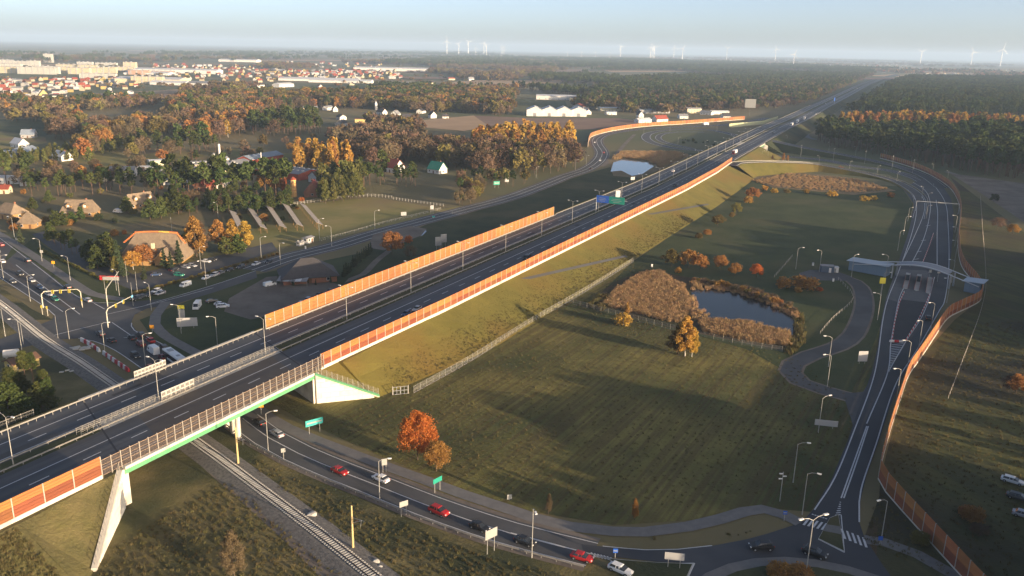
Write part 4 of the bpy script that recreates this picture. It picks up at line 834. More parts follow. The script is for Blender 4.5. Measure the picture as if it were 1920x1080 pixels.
# ------------------------------------------------------------------ vegetation
rnd=random.Random(11)
def leaves(v,f,c,r,n,s,rg,flat=1.,up=0.,asp=.62):
    for _ in range(n):
        while 1:
            d=Vector((rg.uniform(-1,1),rg.uniform(-1,1),rg.uniform(-1,1)))
            if d.length<1: break
        d=d*(.55+.45*rg.random()); p=Vector(c)+Vector((d.x*r[0],d.y*r[1],d.z*r[2]*flat))
        q=Vector((rg.gauss(0,1),rg.gauss(0,1),rg.gauss(up,1))).normalized(); a=q.orthogonal().normalized(); b_=q.cross(a)
        th=rg.random()*6.28; a,b_=a*math.cos(th)+b_*math.sin(th),b_*math.cos(th)-a*math.sin(th); k=s*rg.uniform(.6,1.3); i=len(v)
        v+=[tuple(p+a*k),tuple(p+b_*k*asp),tuple(p-a*k),tuple(p-b_*k*asp)]; f.append((i,i+1,i+2,i+3))
def tree_mesh(kind,h,cw,lobes,n,s,seed,trunk=1.,asp=.62):
    "returns (trunk MB, crown MB) of a tree of height h and crown width cw"
    rg=random.Random(seed); T=MB(); C=MB(); L=[]
    lean=Vector((rg.uniform(-.03,.03)*h,rg.uniform(-.03,.03)*h,0))
    top=Vector((0,0,h*.9))+lean; r0=max(.12,h*.016)*trunk
    mid=Vector((0,0,h*.45))+lean*.3
    T.tube((0,0,-.3),mid,r0,r0*.65,6); T.tube(mid,top,r0*.65,r0*.15,5)
    for k in range(lobes):
        t=(k+.5)/lobes; az=k*2.4+rg.uniform(-.4,.4)
        if kind=='round': z=h*(.3+.62*t); w_=cw*.5*math.sin(PI*min(1,.22+.72*t))**.8; rr=cw*rg.uniform(.17,.27); rr*=.75+.5*math.sin(PI*t)
        elif kind=='tall': z=h*(.22+.72*t); w_=cw*.42*math.sin(PI*min(1,.25+.72*t)); rr=cw*rg.uniform(.2,.28)*(1.1-.5*t)
        elif kind=='pine': z=h*(.5+.45*t); w_=cw*.42*math.sin(PI*min(1,.3+.62*t)); rr=cw*rg.uniform(.17,.25)
        elif kind=='bushy_pine': z=h*(.14+.78*t); w_=cw*.45*(1-.75*t); rr=cw*.26*(1.15-.75*t)
        elif kind=='spruce': z=h*(.1+.86*t); w_=cw*.3*(1-t); rr=cw*.28*(1.1-t)
        else: z=h*(.15+.6*t); w_=cw*.38*math.sin(PI*(.3+.5*t)); rr=cw*rg.uniform(.2,.3)
        w_*=rg.uniform(.55,1.) ; c=Vector((math.cos(az)*w_,math.sin(az)*w_,z))+lean*(z/h)
        fl={'round':.85,'tall':1.15,'pine':.6,'bushy_pine':.65,'spruce':.55,'shrub':.8}[kind]
        leaves(C.v,L,c,(rr,rr,rr),n//lobes,s,rg,fl,.5 if 'pine' in kind or kind=='spruce' else 0,asp)
        if kind!='spruce': 
            b0=Vector((0,0,z*.72))+lean*(z/h*.7); T.tube(b0,c,r0*.28,r0*.07,3)
    C.f=L; C.m=[0]*len(L)
    return T,C
LM={'pine':'l_pine','spruce':'l_spruce','brown':'l_brown','olive':'l_olive','orange':'l_orange','red':'l_red','yellow':'l_yellow','green':'l_green'}
BK={'pine':'bark_pine','spruce':'bark','brown':'bark','olive':'bark','orange':'bark','red':'bark','yellow':'bark_birch','green':'bark'}
_tc={}
def proto(shape,tone,h,cw,lobes,n,s,seed,trunk=1.):
    k=(shape,h,cw,lobes,n,s,seed)
    if k not in _tc: _tc[k]=tree_mesh(shape,h,cw,lobes,n,s,seed,trunk)
    T,C=_tc[k]; return (T.build('trunk',M[BK[tone]],link=False).data,C.build('crown',M[LM[tone]],link=False).data)
def joined(T,C,tone,name):
    J=MB(); J.add(T.v,T.f,0); J.add(C.v,C.f,1); return J.build(name,[M[BK[tone]],M[LM[tone]]],link=False).data
NAME={'pine':'pine_tree','spruce':'spruce_tree','brown':'bare_tree','olive':'deciduous_tree','orange':'autumn_tree','red':'autumn_tree','yellow':'birch_tree','green':'young_tree'}
CAT={'pine':'pine','spruce':'spruce'}
PT={}
def get_tree(shape,tone,lod,var):
    k=(shape,tone,lod,var)
    if k in PT: return PT[k]
    hh={'round':(14,11),'tall':(16,7),'pine':(18,7.5),'bushy_pine':(11,8),'spruce':(13,6),'shrub':(4,4.5)}[shape]
    n,s,lo={3:(9000,.26,26),2:(2600,.46,16),1:(700,.85,11),0:(170,1.7,7)}[lod]
    if shape=='shrub': n//=3; s*=.6
    asp=.62
    if tone=='brown': asp=.2 if lod else .38; s*=1.25 if lod else .95
    T,C=tree_mesh(shape,hh[0],hh[1],lo,n,s,100+var*7+lod,1.,asp)
    PT[k]=(T,C,hh[0],T.build('trunk',M[BK[tone]],link=False).data,C.build('crown',M[LM[tone]],link=False).data,joined(T,C,tone,'tree'))
    return PT[k]
def tree(x,y,h,shape,tone,label=None,group=None,z=0,lod=None,pos=None,wide=1.,name=None):
    p=pos if pos is not None else U(x,y,z); D=p.length
    lod=lod if lod is not None else (3 if D<260 else 2 if D<560 else 1)
    T,C,hh,tm,cmh,jm=get_tree(shape,tone,lod,rnd.randrange(3)); s=h/hh; rz=rnd.random()*6.28
    nm=name or ('shrub' if shape=='shrub' else NAME[tone]); cat='shrub' if shape=='shrub' else CAT.get(tone,'tree')
    if D<620:
        t=thing(nm,label,cat,p,rz,group); t.scale=(s*wide,s*wide,s)
        for a,me in(('trunk',tm),('crown',cmh)):
            o=bpy.data.objects.new(a,me); COL.objects.link(o); o.parent=t
    else:
        t=bpy.data.objects.new(nm,jm); COL.objects.link(t); t.location=p; t.rotation_euler=(0,0,rz); t.scale=(s*wide,s*wide,s); tag(t,label,cat,group)
    return t
# ---- woods: one object per wood, thousands of trees scattered by geometry nodes from clumps
PCOL=bpy.data.collections.new('tree_kinds')
def clump(mix,seed,rad=16,n=8,hr=(.8,1.2),lod=0):
    rg=random.Random(seed); J=MB(); tones=[]; 
    for k in range(n):
        tone,shape=rg.choice(mix); T,C,hh,*_=get_tree(shape,tone,lod,rg.randrange(3))
        a=rg.random()*6.28; r_=rad*math.sqrt(rg.random()); s=rg.uniform(*hr); ca,sa=math.cos(a*3),math.sin(a*3); ox,oy=math.cos(a)*r_,math.sin(a)*r_
        if tone not in tones:tones.append(tone)
        mi=tones.index(tone)
        tf=lambda v:[((x*ca-y*sa)*s+ox,(x*sa+y*ca)*s+oy,z*s) for x,y,z in v]
        J.add(tf(T.v),T.f,mi*2); J.add(tf(C.v),C.f,mi*2+1)
    ms=[]
    for q in tones: ms+=[M[BK[q]],M[LM[q]]]
    return J.build('clump',ms,link=False)
CL={}
def clset(key,mix,**k):
    if key not in CL:
        c=bpy.data.collections.new('clumps_'+key)
        for s in range(5): c.objects.link(clump(mix,s*13+len(CL)*101,**k))
        CL[key]=c
    return CL[key]
def gn_scatter(name,pts,coll,smin=.8,smax=1.25,tilt=0):
    me=bpy.data.meshes.new(name); me.from_pydata([tuple(p) for p in pts],[],[]); o=bpy.data.objects.new(name,me); COL.objects.link(o); o['kind']='stuff'
    g=bpy.data.node_groups.new(name,'GeometryNodeTree'); g.interface.new_socket('Geometry',in_out='INPUT',socket_type='NodeSocketGeometry'); g.interface.new_socket('Geometry',in_out='OUTPUT',socket_type='NodeSocketGeometry')
    N=g.nodes;L=g.links; gi=N.new('NodeGroupInput'); go=N.new('NodeGroupOutput'); ip=N.new('GeometryNodeInstanceOnPoints'); ci=N.new('GeometryNodeCollectionInfo')
    ci.inputs['Collection'].default_value=coll; ci.inputs['Separate Children'].default_value=True; ci.inputs['Reset Children'].default_value=True; ip.inputs['Pick Instance'].default_value=True
    rr=N.new('FunctionNodeRandomValue'); rr.data_type='FLOAT_VECTOR'; rr.inputs[1].default_value=(tilt,tilt,6.283); rr.inputs[0].default_value=(-tilt,-tilt,0)
    rs=N.new('FunctionNodeRandomValue'); rs.inputs[2].default_value=smin; rs.inputs[3].default_value=smax; rs.inputs['Seed'].default_value=3
    L.new(gi.outputs[0],ip.inputs['Points']); L.new(ci.outputs[0],ip.inputs['Instance']); L.new(rr.outputs[0],ip.inputs['Rotation']); L.new(rs.outputs[1],ip.inputs['Scale']); L.new(ip.outputs[0],go.inputs[0])
    o.modifiers.new('scatter','NODES').node_group=g
    return o
def near_road(p):
    a,c=toAC(p); c-=interp(a,1)
    return -46<c<12 if a<4900 else False
ROADS=[C_l,C_t1,C_t2,C_t3,C_path,C_loc,C_lp]
_rp=[q for c in ROADS for q in c[::2]]
def clear(p,r=9):
    if near_road(p): return False
    if p.y<1100:
        for q in _rp:
            if abs(q.x-p.x)<r and abs(q.y-p.y)<r: return False
    return True
def pts_in(poly,sp,jit=.5,thr=None,nsc=.004,seed=0,world=False,rg=None):
    rg=rg or random.Random(5+seed); W=[Vector((*p,0)) for p in poly] if world else [U(x,y) for x,y in poly]; P=[(p.x,p.y) for p in W]
    x0,x1=min(p[0] for p in P),max(p[0] for p in P); y0,y1=min(p[1] for p in P),max(p[1] for p in P); out=[]
    y=y0
    while y<y1:
        x=x0
        while x<x1:
            q=Vector((x+rg.uniform(-jit,jit)*sp,y+rg.uniform(-jit,jit)*sp,0))
            if inpoly(q.x,q.y,P) and (thr is None or mnoise.noise(Vector((q.x*nsc,q.y*nsc*.6,seed*3.1)))>thr): out.append(q)
            x+=sp
        y+=sp
    return out
MIX={'pine':[('pine','pine')],'pinemix':[('pine','pine')]*6+[('brown','round')],'brown':[('brown','round')]*5+[('olive','round'),('brown','tall')],'autumn':[('brown','round')]*7+[('olive','round')]*3+[('orange','round')]+[('pine','pine')],
 'orange':[('orange','round')]*2+[('brown','round')]+[('brown','round'),('yellow','tall')],'yellow':[('yellow','tall')]*3+[('orange','tall')],'birchstrip':[('orange','tall'),('yellow','tall'),('olive','tall')],'mixed':[('pine','pine')]*2+[('brown','round')]*3+[('olive','round')],'green':[('green','tall')]}
def individuals(pts,key,hr,label,group,cap,wide=1.,lod=None):
    n=0; pts=sorted(pts,key=lambda p:p.length)
    for p in pts[:cap]:
        tone,shape=rnd.choice(MIX[key])
        tree(0,0,rnd.uniform(*hr),shape,tone,label,group,pos=p,wide=wide,lod=lod); n+=1
    if len(pts[:cap])<=24:
        its=sorted([o for o in COL.objects if o.get('group')==group and o.parent is None],key=lambda o:math.atan2(o.location.x,o.location.y))
        for i,o in enumerate(its): o['label']=SHORT.get(group,(label,))[0]+', %s from the left'%ordn[i%24]
    else:
        its=[o for o in COL.objects if o.get('group')==group and o.parent is None]; nb=max(2,min(20,len(its)//5)); sh_=SHORT[group]
        its.sort(key=lambda o:math.atan2(o.location.x,o.location.y)); per=-(-len(its)//nb)
        for b in range(nb):
            q=sorted(its[b*per:(b+1)*per],key=lambda o:o.location.length)
            for i,o in enumerate(q):
                row='front' if i<=len(q)//3 else ('back' if i>=len(q)-max(1,len(q)//3) else 'middle'); o['label']='%s, %s row, %s clump from the left'%(sh_[0],row,ordn[b]); o['group']='%s, %s row of %s clump'%(group,row,ordn[b])
    return pts[cap:]
SHORT={'dark pines behind the hedge':('dark pine behind the long conifer hedge',),'pines of the far belt':('dark pine of the far belt',),'pines left of the village':('pine of the grove left of the village',),'trees at the roadside plot':('dark tree at the roadside plot',),'verge trees':('low tree on the verge below the central wood',),'conifers by the lane':('dark conifer in the row by the lane',),'garden trees of the village':('dark tree of the village gardens',),'pines by the white sheds':('green pine beside the white sheds',),'pines beside the bridge':('green pine on the waste ground beside the bridge',),'scattered trees of the left meadows':('tree scattered over the left meadows',),'trees around the houses':('tree around the thatched houses',),'pines of the forest edge':('tall dark pine right of the ramp',),'brown trees of the central wood':('brown leafless tree of the central wood',),'golden trees of the central wood':('golden tree at the back of the central wood',),'pines of the grove':('pine of the grove above the slanted shelters',),'trees of the plantation':('slim green tree of the narrow left plantation',),'trees above the plantation':('olive brown tree above the left plantation',),'golden birches of the forest strip':('rusty birch of the bright forest strip',),
'golden birches by the factory':('golden birch behind the red factory hall',),'pines behind the thatched house':('green pine behind the thatched house with dormers',),'trees of the tall hedge':('tree of the tall hedge above the meadow',),'rust orange trees of the left wood':('rust orange tree of the left wood',),'trees by the left meadow':('brown tree by the left meadow',)}
# stretches of near woodland whose trees can be told apart: (outline, mix, spacing, height range, label, group)
NW=[
([(1526,264),(1560,276),(1640,290),(1700,300),(1760,312),(1830,326),(1930,342),(1930,318),(1830,300),(1700,280),(1600,262),(1540,252)],'pine',8.5,(21,27),'tall dark pine in the front rows of the forest right of the ramp','pines of the forest edge',82),
([(610,262),(690,250),(760,268),(900,292),(1000,300),(1075,300),(1082,318),(1005,332),(900,330),(860,322),(780,305),(700,318),(640,296)],'brown',11,(15,22),'brown leafless tree in the wood behind the two village houses','brown trees of the central wood',130),
([(885,268),(960,262),(1070,260),(1080,278),(1000,284),(890,286)],'yellow',8,(14,19),'golden tree in the bright strip at the back of the central wood','golden trees of the central wood',60),
([(548,322),(560,300),(640,300),(660,320),(610,326)],'yellow',9,(17,22),'golden birch in the group behind the red factory hall','golden birches by the factory',26),
([(590,345),(690,336),(770,340),(790,352),(700,352),(640,360),(600,352)],'pine',9,(12,16),'dark pine behind the long conifer hedge','dark pines behind the hedge',24),
([(300,362),(400,352),(520,352),(548,372),(540,396),(500,410),(440,404),(380,410),(330,404),(300,390)],'pinemix',9.5,(7.5,11.5),'green pine in the grove between the factory and the slanted shelters','pines of the grove',42),
([(100,356),(190,346),(290,350),(300,372),(240,372),(180,368),(110,370)],'pinemix',10,(12,16),'green pine in the row behind the thatched house with dormers','pines behind the thatched house',30),
([(596,352),(680,346),(680,374),(600,386)],'green',6,(11,14),'clipped tall tree in the dense hedge above the fenced meadow','trees of the tall hedge',40),
([(0,302),(120,288),(250,266),(252,280),(130,304),(0,314)],'green',8,(8,11),'slim green tree of the narrow plantation left of the meadow','trees of the plantation',120),
([(252,284),(400,276),(408,288),(330,290),(256,292)],'pinemix',10,(13,17),'dark pine in the belt beyond the round golden tree','pines of the far belt',18),
([(468,236),(600,228),(606,252),(520,258),(470,252)],'pinemix',11,(15,20),'pine in the grove left of the village houses','pines left of the village',22),
([(345,262),(400,240),(470,232),(470,250),(420,262),(370,268)],'orange',12,(15,20),'rust orange tree in the bright patch of the left wood','rust orange trees of the left wood',40),
([(835,385),(900,362),(905,378),(850,392)],'mixed',6,(7,11),'dark green tree at the roadside plot below the central wood','trees at the roadside plot',20),
([(855,340),(1000,338),(985,352),(930,352),(860,372)],'mixed',9,(8,12),'low tree along the verge below the central wood','verge trees',24),
([(85,448),(100,440),(150,475),(190,500),(175,508),(120,482)],'pine',6,(6,8.5),'dark conifer in the roadside row by the cobbled lane','conifers by the lane',22),
([(140,300),(170,250),(330,232),(330,255),(250,262),(160,300)],'autumn',13,(15,20),'olive brown tree in the wood above the plantation','trees above the plantation',70),
([(0,232),(60,215),(130,214),(160,240),(150,262),(95,262),(88,228)],'autumn',14,(13,18),'brown tree by the meadow at the left edge','trees by the left meadow',30),
([(690,240),(740,238),(790,246),(795,258),(700,262)],'mixed',10,(9,13),'dark tree among the village gardens','garden trees of the village',24),
([(0,335),(60,330),(100,340),(90,372),(40,372),(0,350)],'pinemix',11,(9,12),'green pine beside the white sheds at the left edge','pines by the white sheds',10),
([(1572,244),(1700,242),(1920,240),(1925,250),(1700,252),(1580,252)],'birchstrip',9,(22,27),'rusty golden birch in the bright strip between the dark pine woods','golden birches of the forest strip',150),
([(0,770),(10,735),(60,700),(105,740),(95,790),(40,800),(0,800)],'pine',7.,(8,12),'green pine on the waste ground beside the motorway bridge','pines beside the bridge',16),
([(30,330),(130,322),(260,326),(300,340),(230,352),(110,352),(40,350)],'autumn',15,(7,12),'tree scattered among the yards above the thatched houses','trees around the houses',46),
([(200,300),(330,285),(430,290),(540,262),(600,268),(560,296),(440,302),(330,322),(240,325)],'autumn',24,(7,13),'small tree scattered over the meadows left of the golden birches','scattered trees of the left meadows',40),
]
rest={}
for (pl,mix,sp,hr,lab,grp,cap) in NW:
    pts=[p for p in pts_in(pl,sp,seed=len(grp)) if clear(p)]
    left=individuals(pts,mix,hr,lab,grp,cap)
    rest.setdefault(mix,[]).extend(left)
# farther woods
FW=[
('pine_forest','pine',[(1540,256),(1600,260),(1700,278),(1830,300),(1930,316),(2080,330),(2080,268),(1920,262),(1700,262),(1580,256)],12,None),
('pine_forest','pine',[(1600,222),(1640,190),(1680,160),(1710,150),(2050,154),(2050,232),(1920,224),(1700,228)],15,None),
('woodland','mixed',[(1090,205),(1120,170),(1200,152),(1640,138),(1580,165),(1520,190),(1450,205),(1300,210),(1240,215)],18,None),
('pine_forest','pinemix',[(1000,176),(1000,140),(1200,128),(1620,128),(1640,138),(1560,150),(1300,165),(1150,188)],24,-.15),
('woodland','autumn',[(330,235),(330,195),(480,180),(560,176),(700,178),(900,170),(960,178),(950,216),(860,222),(700,204),(610,204),(480,212),(470,236)],15,-.02),
('woodland','autumn',[(0,212),(120,196),(300,188),(330,230),(240,250),(160,258),(130,214),(60,212),(0,228)],18,.1),
('pine_forest','pine',[(700,186),(705,168),(800,168),(840,186),(800,196)],16,None),
('woodland','autumn',[(480,180),(470,174),(560,171),(1000,166),(1090,176),(1090,200),(1000,184),(900,170),(700,178)],22,.08),
('woodland','brown',[(800,152),(820,120),(1000,112),(1090,128),(1000,140),(1000,166),(880,150)],30,-.05),
('pine_forest','pinemix',[(700,120),(860,108),(1200,112),(1700,132),(1560,134),(1200,128),(1000,130),(800,125)],38,-.2),
('woodland','autumn',[(-30,192),(60,190),(120,200),(120,206),(-30,212)],22,-.1),
('woodland','brown',[(240,166),(300,162),(480,166),(480,172),(440,182),(300,178)],34,.1),
('woodland','brown',[(480,122),(1000,108),(1010,116),(780,126),(740,132),(500,130)],34,.1),
('pine_forest','pinemix',[(-30,118),(-30,100),(900,98),(980,108),(480,116)],70,0.05),
('woodland','brown',[(-30,112),(-30,106),(480,106),(480,113),(260,116)],60,.1),
('woodland','autumn',[(1620,132),(1800,132),(2000,142),(2000,152),(1780,148)],55,.05),
('woodland','brown',[(940,108),(1500,108),(1900,122),(1900,128),(1500,122),(960,116)],80,.1),
]
for k,(nm,mix,pl,sp,thr) in enumerate(FW):
    pts=[p for p in pts_in(pl,sp*1.35,thr=thr,seed=k+20,nsc=.003) if clear(p,16)]
    if not pts: continue
    if len(pts)>9000: pts=rnd.sample(pts,9000)
    s=1.0 if sp<30 else 1.25
    nl=sp<16; gn_scatter(nm,pts,clset(mix+('_near' if nl else ''),MIX[mix],rad=15,n=8,hr=(.95,1.35) if nl else (.75,1.05),lod=1 if nl else 0),.8*s,1.2*s)
for mix,pts in rest.items():
    if pts: gn_scatter('woodland',pts,clset(mix+'_single',MIX[mix],rad=1.5,n=1,hr=(.9,1.2),lod=0),.8,1.2)
# gardens and hedgerows between the houses of the town
pts=pts_in([(-30,200),(-30,130),(250,118),(480,122),(740,124),(940,118),(940,160),(700,166),(480,162),(300,166),(120,192)],75,thr=.02,seed=77,nsc=.006)
gn_scatter('town_trees',pts,clset('autumn',MIX['autumn']),.3,.6)
# woods outside the right edge of the picture, whose long shadows fall across the fields
def bandpts(s0,s1,t0,t1,sp,seed):
    out=[];rg=random.Random(seed); S=Vector((.588,.809,0));T_=Vector((.809,-.588,0)); s=s0
    while s<s1:
        t=t0
        while t<t1: out.append(S*(s+rg.uniform(-.4,.4)*sp)+T_*(t+rg.uniform(-.4,.4)*sp)); t+=sp
        s+=sp
    return out
def off(p):                                  # truly right of the frame
    return p.x>p.y*.68+14
sh=[p for p in bandpts(20,196,16,44,5,1) if off(p)]
sh2=[p for p in bandpts(322,464,12,70,6.5,2) if off(p)]+[p for p in bandpts(568,1100,-5,140,11,3) if off(p)]
def shs(p): return p.x*.588+p.y*.809
PS=clset('pine_single1',[('pine','bushy_pine'),('olive','round')],rad=1.,n=1,hr=(.95,1.05),lod=1)
gn_scatter('thicket',[p for p in sh if shs(p)<130],PS,.75,.92); gn_scatter('thicket',[p for p in sh if 130<=shs(p)<165],PS,.98,1.15); gn_scatter('thicket',[p for p in sh if shs(p)>=165],PS,1.2,1.45)
gn_scatter('thicket',[p for p in bandpts(204,312,18,60,15,9) if off(p)],PS,.5,.8)
gn_scatter('woodland',sh2,PS,1.35,1.75)
# ---- single trees and shrubs that stand out
ST=[
(1284,668,13.5,'tall','yellow','golden birch with white stems standing alone in the middle of the field',1.15),
(1297,669,10,'tall','yellow','smaller golden birch leaning against the lone field birch',.9),
(1270,664,10,'tall','olive','half bare birch left of the lone golden field birch',1.7),
(1168,610,5,'shrub','yellow','yellow green bush at the reed fence',1.1),
(1175,598,6.5,'tall','orange','thin orange sapling at the edge of the reeds',.7),
(783,862,12,'round','red','bright red orange tree in the field above the cycle path',.85),
(818,884,7.5,'round','orange','thin brown orange tree right of the bright red tree',.95),
(369,482,19,'tall','orange','tall orange birch right of the thatched restaurant',1.15),
(380,478,16,'tall','brown','bare birch behind the tall orange birch',1.),
(412,470,15,'tall','orange','wide orange birch left of the car park pines',1.35),
(436,468,14.5,'tall','yellow','yellow orange birch in the middle of the car park group',1.3),
(460,466,13.5,'tall','yellow','golden birch at the right end of the car park group',1.3),
(425,478,9,'bushy_pine','pine','low green pine below the orange birches',1.3),
(447,476,9.5,'bushy_pine','pine','low green pine below the golden birches',1.3),
(268,500,9.5,'round','orange','round golden orange tree in front of the restaurant',1.35),
(250,506,8,'round','yellow','small golden tree left of the round orange tree',1.2),
(183,505,11,'bushy_pine','pine','bushy pine left of the restaurant',1.1),
(172,492,11,'bushy_pine','pine','bushy pine at the lane left of the restaurant',1.1),
(200,492,14,'bushy_pine','pine','tall bushy pine behind the restaurant spruces',1.05),
(222,510,14,'spruce','spruce','blue grey spruce at the left corner of the restaurant',1.),
(217,517,8.5,'tall','olive','slender olive tree by the restaurant lane',.9),
(271,526,6.5,'spruce','spruce','small pale spruce in the restaurant car park',1.1),
(308,503,9,'spruce','spruce','spruce right of the restaurant entrance',1.),
(337,496,11,'spruce','spruce','dark spruce at the right end of the restaurant',1.1),
(352,462,9,'bushy_pine','pine','pine beside the tall orange birch',1.),
(120,424,8,'bushy_pine','pine','pine in front of the thatched house, at its left corner',1.2),
(152,412,7.5,'bushy_pine','pine','pine in front of the thatched house between the dormers',1.),
(62,395,8,'bushy_pine','pine','pine above the pyramid roofed pavilion',1.1),
(93,380,8,'bushy_pine','pine','pine left of the thatched house',1.1),
(303,410,13,'bushy_pine','pine','pointed green pine behind the restaurant meadow',.9),
(335,402,13,'bushy_pine','pine','broad green pine between the lane and the shelters',1.25),
(388,392,9,'bushy_pine','pine','small pine by the lamp of the shelters',1.),
(425,398,11,'bushy_pine','pine','broad green pine above the first slanted shelter',1.3),
(468,396,11,'bushy_pine','pine','broad green pine above the second slanted shelter',1.35),
(525,392,10,'bushy_pine','pine','broad green pine above the fourth slanted shelter',1.3),
(498,388,10,'bushy_pine','pine','broad pine above the third slanted shelter',1.2),
(40,458,9,'spruce','spruce','dark spruce by the lane right of the pavilion',1.),
(95,450,5,'shrub','green','green bush at the corner of the lane',1.2),
(170,318,17,'tall','green','lone yellow green poplar above the factory',.8),
(305,306,11,'round','orange','round golden tree left of the factory silo',1.1),
(116,262,20,'round','brown','large round brown tree beside the left meadow',1.6),
(104,260,16,'round','brown','smaller brown tree merging with the large round one',1.4),
(500,360,13,'round','orange','rust orange tree behind the pine grove',1.2),
(520,362,12,'round','orange','orange tree left of the round tower',1.2),
(535,364,11,'tall','red','red orange tree beside the round tower',1.),
(566,378,3.2,'shrub','red','bright red shrub below the round tower',1.1),
(735,478,11,'round','orange','brown orange tree with bare stem beside the muddy lay by',1.15),
(770,488,7,'round','brown','small bare tree right of the orange lay by tree',1.),
(765,455,4,'shrub','red','dark red bush at the lay by puddle',1.),
(1258,500,8,'round','olive','olive bush at the left end of the pond row',1.2),
(1290,503,8.5,'round','orange','orange bush, second of the pond row',1.2),
(1313,508,7.5,'round','orange','orange bush, third of the pond row',1.1),
(1351,505,6.5,'round','orange','orange bush, fourth of the pond row',1.2),
(1377,518,6,'round','orange','orange bush, fifth of the pond row',1.1),
(1418,520,6,'round','red','reddish bush at the right end of the pond row',1.1),
(1272,512,3,'shrub','yellow','small yellow shrub on the pond bank',1.),
(1345,424,6.5,'round','olive','round olive bush on the ditch below the embankment',1.5),
(1310,447,3.5,'shrub','olive','olive bush lower down the ditch',1.2),
(1326,440,3.4,'shrub','orange','brown bush lower down the ditch',1.2),
(1380,403,7.5,'round','olive','tall brown bush in the ditch row below the embankment',1.),
(1372,410,4,'round','olive','leaning brown bush in the ditch row',1.),
(1412,374,8,'round','orange','orange brown bush at the corner of the reed land',1.5),
(1402,380,4.5,'shrub','yellow','yellow green bush below the orange brown one',1.3),
(1434,357,4,'shrub','yellow','yellow bush at the left edge of the reed land',1.2),
(1452,362,4,'shrub','yellow','yellow bush on the reed land edge, second from the left',1.2),
(1475,362,3.5,'shrub','olive','olive bush on the reed land edge, third from the left',1.2),
(1512,362,3.5,'shrub','yellow','yellow bush on the reed land edge, fourth from the left',1.4),
(1560,368,4.5,'shrub','yellow','large yellow bush on the reed land edge',1.6),
(1620,377,4,'shrub','yellow','low wide yellow bush beyond the lit meadow',1.7),
(1636,376,4,'shrub','yellow','yellow bush right of the low wide one',1.5),
(1670,370,4,'shrub','orange','small orange bush near the ramp bend',1.4),
(1468,303,8,'tall','orange','orange sapling between the ramp roads, larger one',1.),
(1476,303,6,'tall','orange','orange sapling between the ramp roads, smaller one',1.),
(1448,301,5,'tall','orange','small orange sapling near the bridge embankment',1.),
(1576,318,3.5,'shrub','orange','orange shrub beside the ramp',1.4),
(1468,540,5,'shrub','orange','orange bush beside the service road lamp, left one',1.2),
(1507,541,6.2,'shrub','orange','broad orange bush below the service yard',1.7),
(1495,548,2.6,'shrub','orange','tiny orange bush below the broad one',1.2),
(1536,546,2.,'shrub','red','tiny red bush right of the broad orange one',1.3),
(1870,430,7,'round','brown','brown tree in the ploughed field by the track',1.4),
(1898,440,6,'round','orange','orange brown bush in the ploughed field at the right edge',1.4),
(1862,380,6,'round','spruce','dark bush beside the track',1.3),
(1905,738,6,'round','orange','orange tree in the field at the right edge',1.2),
(1890,735,5,'round','brown','thin bare tree left of the orange field tree',1.),
(1822,975,3.2,'shrub','orange','low orange shrub on the bare field behind the dark barrier',1.5),
(1835,1000,2.5,'shrub','brown','brown shrub below the low orange one',1.5),
(1810,966,2.5,'shrub','orange','small orange shrub left of the low one',1.2),
(1500,1085,3.,'shrub','orange','orange shrub on the roundabout island',1.5),
(1460,1080,3.,'shrub','orange','red brown shrub on the roundabout island',1.5),
(1725,1020,3,'shrub','olive','olive shrub at the foot of the dark barrier',1.2),
(440,1085,10,'tall','brown','thin bare tree at the bottom edge between wall and railway',1.0),
(1190,975,5,'tall','orange','sapling with a few orange leaves on the path verge',.7),
(1028,965,5,'tall','brown','bare sapling on the path verge',.7),
(20,790,11,'bushy_pine','pine','large pine at the left edge by the bridge',1.3),
(78,768,8.5,'bushy_pine','pine','sunlit pine below the yellow shed',1.3),
(40,740,7,'bushy_pine','pine','small pine behind the sunlit one',1.2),
(58,790,7,'bushy_pine','pine','low sunlit pine beside the bridge rail',1.2),
]
for (x,y,h,shp,tone,lab,wd) in ST: tree(x,y,h,shp,tone,lab,wide=wd)
for k,(x,y,h,shp,tone) in enumerate(sorted([(190,498,12,'bushy_pine','pine'),(208,500,13,'bushy_pine','pine'),(232,520,9,'spruce','spruce'),(320,505,8,'spruce','spruce'),(345,480,10,'bushy_pine','pine'),(282,412,12,'bushy_pine','pine'),(315,402,10,'bushy_pine','pine'),(352,398,10.5,'bushy_pine','pine'),(405,398,10,'bushy_pine','pine'),(448,398,10.5,'bushy_pine','pine'),(484,396,10,'bushy_pine','pine'),(508,394,10.5,'bushy_pine','pine'),(542,390,9,'bushy_pine','pine'),(105,425,9,'bushy_pine','pine'),(135,420,7,'bushy_pine','pine'),(238,400,10,'bushy_pine','pine')])):
    tree(x,y,h,shp,tone,('green bushy pine' if tone=='pine' else 'dark spruce')+' around the thatched houses and lane, %s in the row from the left'%ordn[k%24],wide=1.2)
